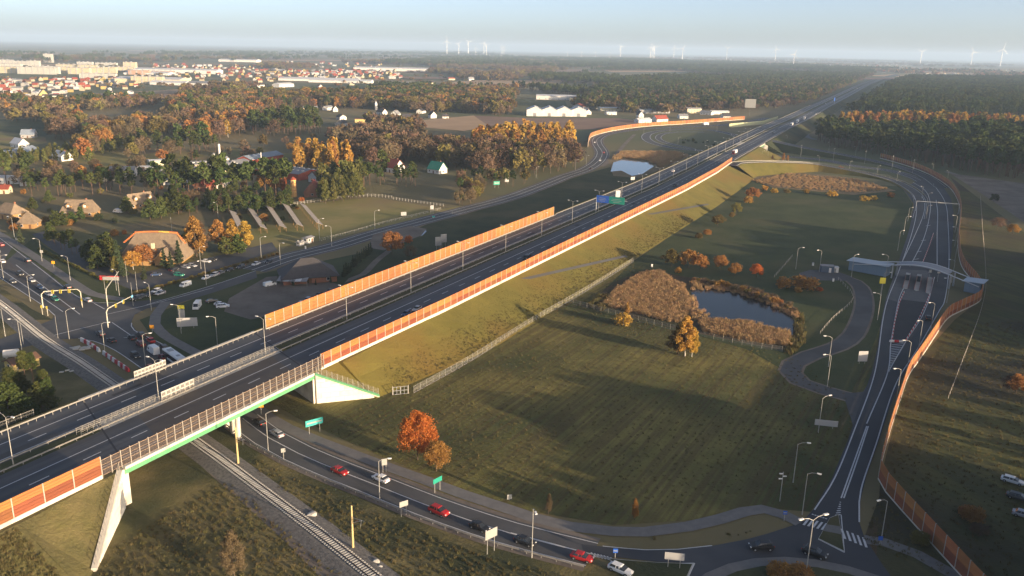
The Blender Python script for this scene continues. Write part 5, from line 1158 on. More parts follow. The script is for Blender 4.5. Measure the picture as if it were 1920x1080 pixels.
# rows of dark young conifers
for k in range(13):
    x=645+k*4.2;y=518-k*3.6+rnd.uniform(-4,4); tree(x,y,rnd.uniform(4,6.5),'spruce','spruce','small dark conifer in the row beside the dark roofed building','conifers beside the dark roofed building')
for k in range(8): tree(522+k*14,532+(k%3)*3-k*.6,rnd.uniform(2.5,4),'spruce','spruce','clipped thuja in front of the dark roofed building','thujas in front of the dark roofed building')
for k in range(30):
    t=k/29; x=75+(200-75)*t; y=470+(530-470)*t; tree(x,y,rnd.uniform(1,1.8),'shrub','green','low green bush in the hedge along the lane','hedge bushes along the lane',wide=1.2)
for k in range(34):
    t=k/33; x=255+(520-255)*t; y=552+(478-552)*t; tree(x,y,rnd.uniform(1,1.8),'shrub','olive','low bush in the hedge along the car park','hedge bushes along the car park',wide=1.2)
for k in range(10):
    tree(1272+rnd.uniform(-4,60)+k*2,rnd.uniform(262,274),rnd.uniform(2,3.5),'shrub','spruce','dark shrub inside the ramp loop','shrubs inside the ramp loop')
# bank vegetation of the pond, a thicket of reeds
def blades(name,n,h,w_,spread,seed,m):
    rg=random.Random(seed); mb=MB()
    for _ in range(n):
        a=rg.random()*6.28;r_=spread*math.sqrt(rg.random()); x,y=math.cos(a)*r_,math.sin(a)*r_; hh=h*rg.uniform(.6,1.2); az=rg.random()*6.28; dx,dy=math.cos(az)*w_,math.sin(az)*w_; lx,ly=rg.gauss(0,.18)*hh,rg.gauss(0,.18)*hh
        mb.add([(x-dx,y-dy,0),(x+dx,y+dy,0),(x+dx*.6+lx,y+dy*.6+ly,hh),(x-dx*.6+lx,y-dy*.6+ly,hh)],[(0,1,2,3)])
    return mb.build(name,m,link=False)
def coll(name,obs):
    c=bpy.data.collections.new(name)
    for o in obs: c.objects.link(o)
    return c
reed=coll('reed_kinds',[blades('reed',60,1.5,.06,1.1,s,M['reeds']) for s in range(4)])
tuft=coll('tuft_kinds',[blades('tuft',14,.42,.05,.38,s+50,M['tuft']) for s in range(5)])
weed=coll('weed_kinds',[blades('weed',26,.8,.07,.7,s+80,M['tuft']) for s in range(4)])
rp=pts_in([(1130,572),(1158,540),(1205,512),(1240,508),(1252,520),(1282,535),(1292,560),(1292,590),(1284,606),(1245,602),(1190,588)],0.8,seed=3)
gn_scatter('reed_bed',rp,reed,.35,.8,.15)
rp=pts_in([(1308,602),(1330,600),(1400,605),(1480,625),(1480,650),(1400,640),(1320,624)],0.85,seed=4)+pts_in([(1296,524),(1330,528),(1400,540),(1450,555),(1500,592),(1494,600),(1440,572),(1380,552),(1330,544),(1296,545)],1.6,seed=5)+pts_in([(1290,560),(1300,558),(1312,580),(1330,590),(1320,604),(1296,600)],1.8,seed=6)
gn_scatter('reed_bed',rp,reed,.45,1.,.15)
rp=pts_in([(1145,300),(1165,286),(1265,286),(1290,292),(1240,315),(1215,302),(1170,297)],2.6,seed=7); gn_scatter('reed_bed',rp,reed,1,1.5,.1)
rp=pts_in([(1410,340),(1480,326),(1610,338),(1670,356),(1600,362),(1450,350)],2.6,seed=8); gn_scatter('reed_bed',rp,reed,.45,.9,.1)
# rough grass and weeds of the verges and fields
FLAT=lambda pts:[p for p in pts if clear(p,7)]
gp=FLAT(pts_in([(560,750),(735,740),(1000,604),(1190,492),(1300,560),(1110,575),(1290,625),(1480,665),(1600,750),(1590,840),(1500,940),(1400,940),(1300,968),(1150,978),(1000,950),(870,908),(700,850),(590,800)],2.1,seed=9))
gn_scatter('grass_tufts',gp,tuft,.4,1.05,.2)
gp=FLAT(pts_in([(250,860),(345,830),(430,900),(600,1040),(660,1090),(180,1090),(240,930)],1.1,seed=10)+pts_in([(420,840),(500,870),(700,960),(900,1040),(1100,1090),(720,1090),(600,985),(480,890)],1.2,seed=11)+pts_in([(560,835),(700,885),(900,955),(1000,985),(1150,1005),(1300,1005),(1420,978),(1470,985),(1330,1018),(1200,1024),(1080,1010),(940,975),(800,925),(700,885)],1.2,seed=12))
gp=[p for p in gp if min((p-q).length for q in C_r[::1])>4.6]
gn_scatter('weeds',gp,weed,.2,.6,.2)
gp=FLAT(pts_in([(1660,900),(1690,740),(1790,610),(1920,600),(1940,1090),(1830,1090),(1700,960)],1.9,seed=13)+pts_in([(1620,1015),(1650,920),(1780,1070),(1800,1100)],1.5,seed=14)); gn_scatter('grass_tufts',gp,tuft,.5,1.4,.2)
sp_=[]
for k in range(9000):
    a=rnd.uniform(16,300);u=rnd.random(); sp_.append(slope_pt(a,2.5+u*(tr(a)-2)))
for q in sp_: q.z-=.4
for k in range(4000):
    a=rnd.uniform(-150,-85); c=rnd.uniform(3.5,18); q=MW(a,c); q.z=8.4*(1-(c-3)/17.); sp_.append(q)
gn_scatter('slope_grass',sp_,tuft,.5,1.1,.2)
bk=pts_in([(1470,575),(1505,590),(1510,640),(1485,665),(1470,660),(1492,625),(1490,600)],1.1,seed=31)+pts_in([(1100,575),(1130,550),(1150,560),(1130,585)],1.1,seed=32)
gn_scatter('bank_weeds',bk,weed,.6,1.5,.2)
for k in range(22):
    t=k/21; x=1300+(1490-1300)*t+rnd.uniform(-4,4); y=530+(585-530)*t**1.3+rnd.uniform(-5,3)
    tree(x,y,rnd.uniform(1.8,3.6),'shrub',rnd.choice(['orange','olive','brown','yellow']),'shrub on the far bank of the central pond, %s from the left'%ordn[k])
for k in range(60):
    x=rnd.uniform(20,560);y=rnd.uniform(345,470); 
    p=U(x,y)
    if clear(p,12) and not(270<x<330 and y>430) and y<430+(x<250)*20: tree(0,0,rnd.uniform(2,5),'shrub',rnd.choice(['green','olive','spruce','orange']),'low garden shrub scattered between the thatched houses and the shelters','garden shrubs of the left village',pos=p)
# ------------------------------------------------------------------ buildings
def frame(px_,px2,z=0):
    "base point and heading of the edge from picture point px_ to px2"
    p=U(*px_,z);q=U(*px2,z); d=q-p; return p,math.atan2(d.y,d.x),d.length
WALLC={'white':(.72,.7,.66),'cream':(.66,.58,.4),'yellow':(.62,.47,.18),'timber':(.4,.24,.1),'grey':(.4,.4,.4),'red':(.42,.09,.05),'brick':(.33,.15,.09),'tan':(.5,.4,.28)}
ROOFC={'dark':(.07,.065,.07),'red':(.3,.07,.045),'thatch':None,'grey':(.28,.28,.29),'green':(.03,.22,.16),'brown':(.16,.09,.06),'white':(.62,.63,.65),'blue':(.28,.33,.4)}
for k,v in WALLC.items(): M['w_'+k]=mat('wall_'+k,v,.9,tuple(a*.85 for a in v),.8,4)
for k,v in ROOFC.items():
    if v: M['r_'+k]=mat('roof_'+k,v,.75,tuple(a*.8 for a in v),.9,4)
M['r_thatch']=M['thatch']
def gable(w_,d,h,rh,ov=.5,hip=0.):
    "walls with gables, and two roof slabs (ridge along x)"
    W=MB(); x,y=w_/2,d/2; a=x*hip
    if hip: W.add([(-x,-y,-.3),(x,-y,-.3),(x,y,-.3),(-x,y,-.3),(-x,-y,h),(x,-y,h),(x,y,h),(-x,y,h)],[(0,1,5,4),(1,2,6,5),(2,3,7,6),(3,0,4,7)])
    else: W.add([(-x,-y,-.3),(x,-y,-.3),(x,y,-.3),(-x,y,-.3),(-x,-y,h),(x,-y,h),(x,y,h),(-x,y,h),(-x,0,h+rh),(x,0,h+rh)],[(0,1,5,4),(1,2,6,9,5),(2,3,7,6),(3,0,4,8,7)])
    Rf=MB(); X=x+ov;Y=y+ov; k=rh/y; e=h-ov*k; r=X-(a if hip else 0) ; t=.28
    v=[(-X,-Y,e),(X,-Y,e),(X,Y,e),(-X,Y,e),(-r,0,h+rh),(r,0,h+rh)]; v2=[(a_,b,c+t) for a_,b,c in v]
    f=[(0,1,5,4),(2,3,4,5),(1,2,5),(3,0,4)] if hip else [(0,1,5,4),(2,3,4,5)]
    Rf.add(v2,f); Rf.add(v,[q[::-1] for q in f]); 
    b=len(Rf.v)-12
    for i,j in((0,1),(1,2),(2,3),(3,0)) if hip else ((0,1),(2,3),(1,5),(5,2),(3,4),(4,0)): Rf.f.append((b+6+i,b+6+j,b+j,b+i)); Rf.m.append(0)
    return W,Rf
def house(x,y,dx,dy,w_,d,h,rh,wall,roof,label,hip=0.,name='house',cat='house',win=3,rows=1,chim=True,dorm=0,ov=.5,door=True,z=0):
    p=U(x,y,z);q=U(x+dx,y+dy,z);az=math.atan2(q.y-p.y,q.x-p.x)
    t=thing(name,label,cat,p,az); W,Rf=gable(w_,d,h,rh,ov,hip); W.build('wall',M['w_'+wall],t); ro=Rf.build('roof',M['r_'+roof],t)
    fb=MB(); fb.box((0,0,0),(1.3,.08,1.35)); fme=share('window',fb,M['w_white']); gb=MB(); gb.box((0,0,0),(1.05,.12,1.1)); gme=share('pane',gb,M['window'])
    for r in range(rows):
        for s in(-1,1):
            for k in range(win):
                X=-w_/2+w_*(k+.5)/win
                if door and s<0 and r==0 and k==win//2: continue
                o=put('window',fme,t,(X,s*(d/2+.02),1.6+2.9*r)); put('pane',gme,o,(0,0,0))
        for s in(-1,1):
            o=put('window',fme,t,(s*(w_/2+.02),0,1.6+2.9*r),PI/2); put('pane',gme,o,(0,0,0))
    if door: mb=MB(); mb.box((-w_/2+w_*(win//2+.5)/win,-d/2-.03,1.05),(1.1,.1,2.1)); mb.build('door',cm('door_brown',(.16,.08,.04)),t)
    if chim: mb=MB(); mb.box((w_*.2,d*.1,h+rh+.1),(.7,.7,1.6)); mb.build('chimney',M['w_brick'],ro)
    for k in range(dorm):
        X=-w_/2+w_*(k+.5)/dorm; zc=h+rh*.38; DW,DR=gable(2.6,2.4,1.1,1.2,.35); 
        R_=Matrix.Rotation(PI/2,3,'Z')
        for m_,nm,ma in((DW,'dormer_wall','w_'+wall),(DR,'dormer_roof','r_'+roof)):
            m_.v=[tuple(R_@Vector(v)+Vector((X,-d/2+1.4,zc))) for v in m_.v]; m_.build(nm,M[ma],ro)
        o=put('window',fme,t,(X,-d/2+.05,zc+.8)); 
    return t
H_=house
H_(152,404,40,0,17,9,3,5.5,'timber','thatch','thatched timber house with two dormers beside the white van',hip=.25,dorm=2,win=4)
H_(56,426,14,0,8,8,3,4.5,'timber','thatch','small pavilion with pyramid thatched roof left of the lane',hip=.95,win=2,chim=False)
H_(22,408,14,2,13,10,3.2,4.5,'timber','thatch','thatched house with hipped roof at the left edge',hip=.5,win=3)
H_(263,388,20,-3,17,8,3,5,'timber','thatch','long thatched house half hidden by pines',hip=.2,dorm=2,win=4)
H_(578,523,40,-3,21,15,3.2,5.4,'brick','dark','dark pyramid roofed building beside the muddy lot',hip=.85,win=3,chim=False,name='dark_roofed_building',cat='building',ov=1.)
aw=thing('awning','striped grey awning in front of the dark roofed building','awning',U(549,536),0)
for k in range(5): mb=MB(); mb.add([(-6+k*2.4,-1.5,2.3),(-3.7+k*2.4,-1.5,2.3),(-3.7+k*2.4,3.5,3.1),(-6+k*2.4,3.5,3.1),(-6+k*2.4,-1.5,2.2),(-3.7+k*2.4,-1.5,2.2),(-3.7+k*2.4,3.5,3.),(-6+k*2.4,3.5,3.)],[(0,1,2,3),(7,6,5,4),(0,4,5,1)]); mb.build('canopy_strip',M['r_white' if k%2 else 'r_grey'],aw)
for x_ in(-6,6): mb=MB(); mb.tube((x_,-1.4,0),(x_,-1.4,2.3),.06); mb.build('post',M['steel'],aw)
H_(578,455,10,-3,4.2,3,2.6,.4,'white','grey','white kiosk beside the road below the shelters',win=2,chim=False,name='kiosk',cat='kiosk')
H_(563,460,10,-3,3.2,2.2,1.6,.3,'grey','grey','low grey cabin left of the white kiosk',win=1,chim=False,name='cabin',cat='cabin',door=False)
H_(43,690,20,-6,7.5,4.5,2.7,.9,'yellow','brown','yellow signal hut with rusty brown roof beside the railway',win=2,chim=False,name='hut',cat='hut')
H_(740,322,12,2,12,10,4,5.5,'white','red','village house with dark red roof and white gable',win=3)
H_(820,324,14,2,12,9,3.4,5,'white','green','village house with green roof below the central wood',win=3)
H_(716,214,10,1,13,9,3.5,4,'white','dark','white villa with low dark roof in the village',win=3)
H_(705,206,6,1,3,3,9,4,'white','white','small white tower beside the villa',hip=.95,win=1,chim=False,door=False,name='tower',cat='tower')
H_(676,229,10,0,14,7,4,1,'yellow','brown','low bright yellow house at the left of the village',win=4,chim=False)
H_(764,226,14,0,17,10,3.8,4.5,'cream','dark','cream house with hipped dark roof in the village',hip=.4,win=4)
H_(774,232,8,3,9,8,6,3,'yellow','dark','tall pale yellow house below the dark roofed one',win=2,rows=2)
H_(811,221,10,2,9,9,4,4.5,'white','dark','white gabled house at the corner of the stubble field',win=2)
H_(835,222,10,0,8,6,3,2.5,'white','dark','low white house beside the stubble field',win=2)
H_(582,207,16,0,20,8,4,2,'tan','grey','long grey roofed barn behind the pine grove',win=4,chim=False,name='barn',cat='barn')
H_(615,206,14,-2,20,8,4,2,'white','grey','long pale roofed barn right of the grey one',win=4,chim=False,name='barn',cat='barn')
H_(628,209,6,2,9,7,4,4,'white','dark','dark roofed barn with white gable end',win=2,chim=False,name='barn',cat='barn')
H_(600,340,14,-2,13,9,4,3.5,'white','brown','white house behind the red roofed inn',win=3)
H_(588,366,5,-8,14,10,3.2,6,'brick','red','inn with big dark red roof beside the round tower',win=3,ov=.8)
H_(22,343,10,0,16,8,4,1,'white','white','white flat shed at the left edge',win=3,chim=False,name='shed',cat='shed')
H_(48,348,10,0,6,4,3,.6,'white','white','small white cabin beside the white shed',win=1,chim=False,name='cabin',cat='cabin')
H_(4,362,8,0,10,6,3,2,'cream','red','red roofed house at the left edge',win=2)
H_(1205,230,20,-1,24,9,4,2,'white','white','long white farm building by the far barrier',win=5,chim=False,name='barn',cat='barn')
H_(1237,228,20,-1,22,10,4,4.5,'white','red','farmhouse with red roof by the far barrier',win=4)
H_(1200,220,10,2,9,8,4,5,'white','dark','small white gabled farmhouse behind the barn',win=2)
H_(1299,212,16,0,24,10,7,1.5,'cream','grey','tall cream farm building left of the white row',win=5,rows=2,chim=False,name='barn',cat='barn')
H_(1325,215,16,1,18,10,4,2,'white','grey','first white shed of the row by the far motorway',win=4,chim=False,name='shed',cat='shed')
H_(1348,214,16,0,30,9,4,1.5,'white','white','second white shed of the row by the far motorway',win=5,chim=False,name='shed',cat='shed')
H_(1143,208,20,0,36,12,5,1,'cream','white','cream hall right of the white tents',win=6,chim=False,name='hall',cat='hall')
H_(1145,215,20,0,16,8,4,1,'white','blue','pale blue shed in front of the cream hall',win=3,chim=False,name='shed',cat='shed')
H_(1225,212,20,0,50,12,5,1.5,'grey','blue','long grey shed behind the farm trees',win=6,chim=False,name='shed',cat='shed')
H_(1125,203,20,-1,110,22,5,4,'grey','red','long hall with dull red roof behind the white tents',win=9,chim=False,name='hall',cat='hall',hip=0)
H_(1118,190,20,0.5,100,24,6,2,'cream','grey','long cream warehouse behind the red roofed hall',win=9,chim=False,name='hall',cat='hall')
H_(1060,187,20,.5,110,24,7,2,'white','white','long white warehouse farthest behind the tents',win=9,chim=False,name='hall',cat='hall')
H_(1158,174,16,0,16,9,4,2,'white','white','lone white house beyond the warehouses',win=3)
H_(883,151,14,0,16,10,5,5,'white','grey','white house alone on the far stubble field',win=2)
H_(808,160,14,0,18,12,7,4,'cream','dark','cream house alone on the far field, taller one',win=2,rows=2)
H_(787,160,12,0,14,10,7,4,'white','dark','white house left of the taller cream one',win=2,rows=2)
H_(846,150,14,0,20,10,4,3,'cream','red','low cream house on the far field horizon',win=3)
H_(762,158,14,0,30,10,4,2,'cream','grey','long low cream barn on the far green field',win=4,chim=False,name='barn',cat='barn')
H_(531,163,20,-1,50,20,6,3,'white','white','white hall at the edge of the far green field',win=6,chim=False,name='hall',cat='hall')
H_(488,164,10,0,18,10,6,3,'white','dark','white house left of the far white hall',win=3)
H_(82,183,6,3,12,14,5,8,'yellow','dark','yellow gabled house at the edge of the town fields',win=2)
H_(103,185,14,0,34,10,5,2,'white','dark','long white bungalow right of the yellow gabled house',win=5)
H_(20,183,10,2,16,12,5,7,'white','red','red roofed house at the left end of the town',win=2)
H_(115,204,20,0,46,8,4,1,'white','blue','long pale greenhouse building below the town',win=6,chim=False,name='shed',cat='shed')
# glass houses and far long sheds
for x,y,L,d,lab in((600,152,210,40,'very long pale greenhouse before the suburb'),(640,155,160,30,'long pale greenhouse, nearer one'),(745,133,330,60,'long pale greenhouse far behind the suburb'),(288,156,150,60,'big white factory hall on the edge of the town'),(320,159,80,30,'low white hall right of the big factory'),(384,160,110,40,'white hall with green end at the town edge'),(450,116,200,60,'white block on the horizon of the town'),(335,137,260,50,'long white hall inside the town'),(280,140,130,40,'second white hall inside the town')):
    H_(x,y,20,.45,L,d,10 if d>45 else 5,4,'cream' if x==288 else 'white','white' if x!=384 else 'grey',lab,win=8,chim=False,name='greenhouse' if 'green' in lab[:22] else 'hall',cat='greenhouse' if 'green' in lab[:22] else 'hall',rows=1)
# dark glass roofs at the left edge
for k in range(3): H_(-6+k*26,302+0-k*5,20,-6,34,12,3.,3.5,'grey','blue','slate blue hall roof at the left edge, %s from the left'%ordn[k],win=5,chim=False,name='hall',cat='hall')
# white storage tents
for k in range(4):
    t=thing('storage_tent','white storage tent with ridged roof, %s from the left'%ordn[k],'tent',U(1002+k*27,216-k*-.3),0); w_,d,h,rh=23,34,8.5,4.5
    W=MB(); x,y=w_/2,d/2; W.add([(-x,-y,0),(x,-y,0),(x,y,0),(-x,y,0),(-x,-y,h),(x,-y,h),(x,y,h),(-x,y,h),(0,-y,h+rh),(0,y,h+rh)],[(0,1,5,8,4),(1,2,6,5),(2,3,7,9,6),(3,0,4,7)]); W.build('wall',M['w_white'],t)
    Rf=MB(); Rf.add([(-x-.3,-y-.3,h),(0,-y-.3,h+rh+.1),(x+.3,-y-.3,h),(-x-.3,y+.3,h),(0,y+.3,h+rh+.1),(x+.3,y+.3,h)],[(0,1,4,3),(1,2,5,4)]); Rf.build('roof',M['r_white'],t)
    W=MB(); W.box((0,-y-.05,2.2),(4.5,.1,4.4)); W.build('door',M['r_grey'],t)
# factory behind the grove
def hall(x,y,x2,y2,d,h,rh,wall,roof,label,skyl=0,name='factory_hall'):
    p,az,L=frame((x,y),(x2,y2)); t=thing(name,label,'factory hall',p,az); W,Rf=gable(L,d,h,rh,.3); 
    for m_ in(W,Rf): m_.v=[(a+L/2,b+d/2,c) for a,b,c in m_.v]
    W.build('wall',M['w_'+wall],t); r=Rf.build('roof',M['r_'+roof],t)
    for k in range(skyl):
        for s_ in(.28,.72):
            mb=MB(); mb.box((L*(k+.5)/skyl,d*s_,h+rh*.56+.35),(1.6,1.6,.5)); mb.build('skylight',M['w_white'],r)
    return t
hall(472,312,532,301,14,5,2.5,'red','blue','red factory hall with blue grey roof',0)
hall(425,322,472,313,14,4,2,'cream','grey','grey roofed factory hall left of the red one',0)
hall(345,320,425,316,14,4,1.5,'tan','grey','long low grey factory hall with skylights, left one',10)
hall(385,334,470,326,26,4.5,1.5,'cream','grey','wide grey factory hall with rows of skylights',12)
hall(470,327,560,339,24,4.5,2,'red','grey','right factory hall with skylights and orange gable',10)
hall(282,315,316,313,10,5,.6,'cream','white','white factory block left of the silos',0)
hall(250,322,300,322,10,3,.6,'grey','white','low white factory shed at the left end',0)
def silo(x,y,r,h,label,m='w_white',cone=True,name='silo'):
    t=thing(name,label,name,U(x,y),0); mb=MB(); mb.tube((0,0,0),(0,0,h),r,r,14); mb.build('shell',M[m],t)
    mb=MB(); mb.tube((0,0,h),(0,0,h+r*.8),r*1.02,r*.15,14); mb.build('cap',M['r_grey' if cone else 'r_dark'],t); return t
silo(402,306,1.6,7,'pale silo on the left of the factory'); silo(426,311,2,6,'pale silo beside the factory chimney'); silo(437,318,1.7,6,'pale silo in front of the factory roofs'); silo(413,306,.9,15,'tall pale factory chimney',name='chimney'); silo(491,318,.35,13,'thin mast over the factory hall',name='mast')
# round tower
t=thing('round_tower','round yellow brick tower with red bands beside the inn','tower',U(551,369),0)
for k in range(5): mb=MB(); mb.tube((0,0,k*2.2),(0,0,k*2.2+2.0),2.0-.04*k,1.96-.04*k,14); mb.build('storey',cm('tower_yellow',(.6,.36,.13)),t); mb=MB(); mb.tube((0,0,k*2.2+2.),(0,0,k*2.2+2.2),2.05,2.05,14); mb.build('band',M['w_red'],t)
for k in range(6): mb=MB(); mb.box((math.cos(k)*1.95,math.sin(k)*1.95,9.6),(.7,.7,1.),k); mb.build('window',M['window'],t)
mb=MB(); mb.tube((0,0,11),(0,0,12.6),2.3,.3,14); mb.build('roof',M['r_red'],t)
# thatched restaurant
t=thing('restaurant','large thatched restaurant with orange tiled ridge between the car park and the lane','restaurant',U(298,486),R(2))
W,Rf=gable(25,15,3.2,8.5,1.4,.42); W.build('wall',M['w_timber'],t); ro=Rf.build('roof',M['thatch'],t)
for k in range(28):
    x_=-8.7+k*.64; mb=MB(); z_=12.05+.45*math.sin(PI*(k+.5)/28); mb.box((x_,0,z_),(.58,1.1,.55)); mb.build('ridge_tile',cm('ridge_orange',(.62,.2,.06)) if not(15<k<23) else cm('ridge_yellow',(.66,.4,.08)),ro)
for s in(-1,1):
    for q in range(9):
        a_=q/9; mb=MB(); mb.box((s*(8.9+4.6*a_),0 if 0 else -s*0-3.*a_,11.9-4.2*a_),(.7,.6,.4)); mb.build('ridge_tile',M['ridge_orange'],ro)
for x_,w2 in((-3,7),(6,6)):
    a_,b_=gable(w2,7,2.6,4.,.8); 
    for m_,nm,ma in((a_,'wing_wall','w_timber'),(b_,'wing_roof','thatch')): m_.v=[(-yy+x_,xx-8,zz) for xx,yy,zz in m_.v]; m_.build(nm,M[ma],t)
mb=MB(); mb.box((1.,-7.5,6),(1.1,1.1,6)); mb.build('chimney',M['w_cream'],t)
for k in range(6): mb=MB(); mb.box((-10+k*4,-7.55,1.6),(1.6,.1,1.4)); mb.build('window',M['window'],t)
# slanted shelters
for k,((x0,y0),(x1,y1)) in enumerate([((437,398),(452,432)),((470,393),(495,433)),((505,389),(531,431)),((536,385),(563,428)),((568,384),(600,425))]):
    p,az,L=frame((x0,y0+8),(x1,y1+5)); t=thing('slanted_shelter','long slanted grey shelter on posts above the road, %s from the left'%ordn[k],'shelter',p,az)
    n=8; rb=MB(); rb.box((.5,0,0),(.97,3.8,.12)); me=share('roof_board',rb,cm('grey_board',(.3,.27,.24),col2=(.24,.21,.19),scale=1))
    for i in range(n): put('roof_board',me,t,(L*i/n,0,3.0),0,(L/n,1,1),(R(-24),0,0))
    for i in range(n+1):
        for s in(-1,1): mb=MB(); mb.tube((L*i/n,s*1.5,0),(L*i/n,s*1.5,3.-s*.62*1.),.09,n=5); mb.build('post',M['wood'],t)
# toll plaza canopy bridge
A0=U(1680,520);A1=U(1778,538); d=(A1-A0);L=d.length;az=math.atan2(d.y,d.x)
t=thing('arched_canopy','pale arched canopy spanning the toll plaza','canopy',A0,az)
n=14
for i in range(n):
    x0,x1=L*i/n,L*(i+1)/n; f_=lambda x:6.0+1.5*math.sin(PI*x/L); z0_,z1_=f_(x0),f_(x1); mb=MB()
    v=[(x0+.02,-3.6,z0_),(x1-.02,-3.6,z1_),(x1-.02,3.6,z1_+.3),(x0+.02,3.6,z0_+.3)]; mb.add(v+[(a,b,c-.35) for a,b,c in v],[(0,1,2,3),(7,6,5,4),(0,4,5,1),(1,5,6,2),(2,6,7,3),(3,7,4,0)]); mb.build('roof_panel',cm('canopy_grey',(.24,.26,.29),.6),t)
for s in(-3.6,3.6): mb=MB(); mb.v=[]; 
for s in(-3.75,3.75):
    mb=MB()
    for i in range(n): x0,x1=L*i/n,L*(i+1)/n; mb.tube((x0,s,6.2+1.5*math.sin(PI*x0/L)),(x1,s,6.2+1.5*math.sin(PI*x1/L)),.22,n=6)
    mb.tube((0,s,6.2),(-17,s,3.4),.18,n=6); mb.tube((L,s,6.2),(L+12,s,3.2),.18,n=6); mb.build('edge_beam',cm('beam_white',(.62,.64,.66),.5),t)
for x_ in(-1,L+1):
    for s in(-3,3): mb=MB(); mb.tube((x_,s,0),(x_,s,6.1),.35,n=10); mb.build('column',M['steel'],t)
for x_,w2,lab in((-11.5,16,'blue grey service building under the left wing of the canopy'),(L+9.5,6,'small blue grey building right of the canopy')):
    o_=A0+Vector((math.cos(az)*x_,math.sin(az)*x_,0)); q=thing('service_building',lab,'building',o_,az)
    mb=MB(); mb.box((0,0,2.2),(w2,6,4.4)); mb.build('wall',cm('wall_blue_grey',(.16,.23,.3),.6),q)
    for k in range(int(w2/2)): mb=MB(); mb.box((-w2/2+1+k*2,-3.05,2.1),(1.86,.12,3.6)); mb.build('panel',cm('panel_blue_grey',(.2,.27,.34),.6),q)
    mb=MB(); mb.add([(-w2/2-1,-4,4.5),(w2/2+1,-4,4.9),(w2/2+1,4,5.1),(-w2/2-1,4,4.7),(-w2/2-1,-4,4.4),(w2/2+1,-4,4.8),(w2/2+1,4,5.),(-w2/2-1,4,4.6)],[(0,1,2,3),(7,6,5,4),(0,4,5,1)]); mb.build('roof',cm('roof_blue_grey',(.34,.4,.46),.5),q)
# toll islands with booths
for k,(x,y,x2,y2) in enumerate([(1703,518,1697,541),(1724,520,1718,545),(1744,522,1740,550)]):
    p,az2,L2=frame((x,y),(x2,y2)); t=thing('toll_island','red edged toll island, %s from the left'%ordn[k],'toll island',p,az2)
    mb=MB(); mb.prism([(0,-.9),(L2,-.9),(L2+1,0),(L2,.9),(0,.9),(-1,0)],0.1,.35); mb.build('kerb',M['concrete'],t)
    for s in(-1,1): mb=MB(); mb.box((L2/2,s*.95,.55),(L2,.12,.5)); mb.build('guard',cm('faded_red',(.34,.12,.1)),t)
    if k<2: mb=MB(); mb.box((L2*.35,0,1.6),(2.4,1.3,2.4)); b2=mb.build('booth',cm('booth_dark',(.05,.06,.07)),t); mb=MB(); mb.box((L2*.35,0,2.95),(3,1.8,.2)); mb.build('booth_roof',M['w_white'],b2)
for x,y,lab in((1741,528,'white square panel hung right of the toll islands'),(1757,529,'white square panel at the right of the toll plaza')):
    t=thing('lane_signal',lab,'sign',U(x,y),R(10)); mb=MB(); mb.tube((0,0,0),(0,0,4.4),.08); mb.build('pole',M['steel'],t); mb=MB(); mb.box((0,-.1,4.6),(1.3,.12,1.3)); mb.build('panel',M['lamp_white'],t)
# rows of red and white barricades
wb=MB(); v=[(-.9,-.25,0),(.9,-.25,0),(.9,.25,0),(-.9,.25,0),(-.85,-.12,.8),(.85,-.12,.8),(.85,.12,.8),(-.85,.12,.8)]; wb.add(v,[(0,1,5,4),(1,2,6,5),(2,3,7,6),(3,0,4,7),(4,5,6,7)])
wr=share('barricade',wb,cm('plastic_red',(.5,.03,.04),.5)); ww=share('barricade',wb,cm('plastic_white',(.7,.68,.66),.5))
def barr(line,lab,grp,st=2.,sc=1.):
    k=0
    for p,d in resample(line,st):
        o=bpy.data.objects.new('barricade',wr if k%2 else ww); COL.objects.link(o); o.location=p; o.rotation_euler=(0,0,math.atan2(d.y,d.x)); o.scale=(sc,)*3
        tag(o,('red' if k%2 else 'white')+' '+lab,'barricade',grp+(' red' if k%2 else ' white')); k+=1
barr([U(156,641),U(170,648),U(187,660)],'plastic barricade in the far row beside the underpass road','far barricades',1.9,1.5)
barr([U(197,666),U(214,678),U(243,698)],'plastic barricade in the near row beside the underpass road','near barricades',1.9,1.5)
barr([U(1672,640,.12),U(1677,606,.12),U(1686,568,.12),U(1695,548,.12)],'lane barricade on the left side of the closed plaza lane','left lane barricades',2.1,.75)
barr([U(1697,641,.12),U(1722,600,.12),U(1736,570,.12),U(1743,552,.12)],'lane barricade on the right side of the closed plaza lane','right lane barricades',2.1,.75)
barr([U(1672,641,.12),U(1697,642,.12)],'lane barricade closing the bottom of the plaza lane','bottom lane barricades',1.5,.9)
barr([U(1727,500,.12),U(1742,462,.12),U(1750,438,.12)],'lane barricade along the dark strip above the canopy','upper lane barricades',2.2,.75)
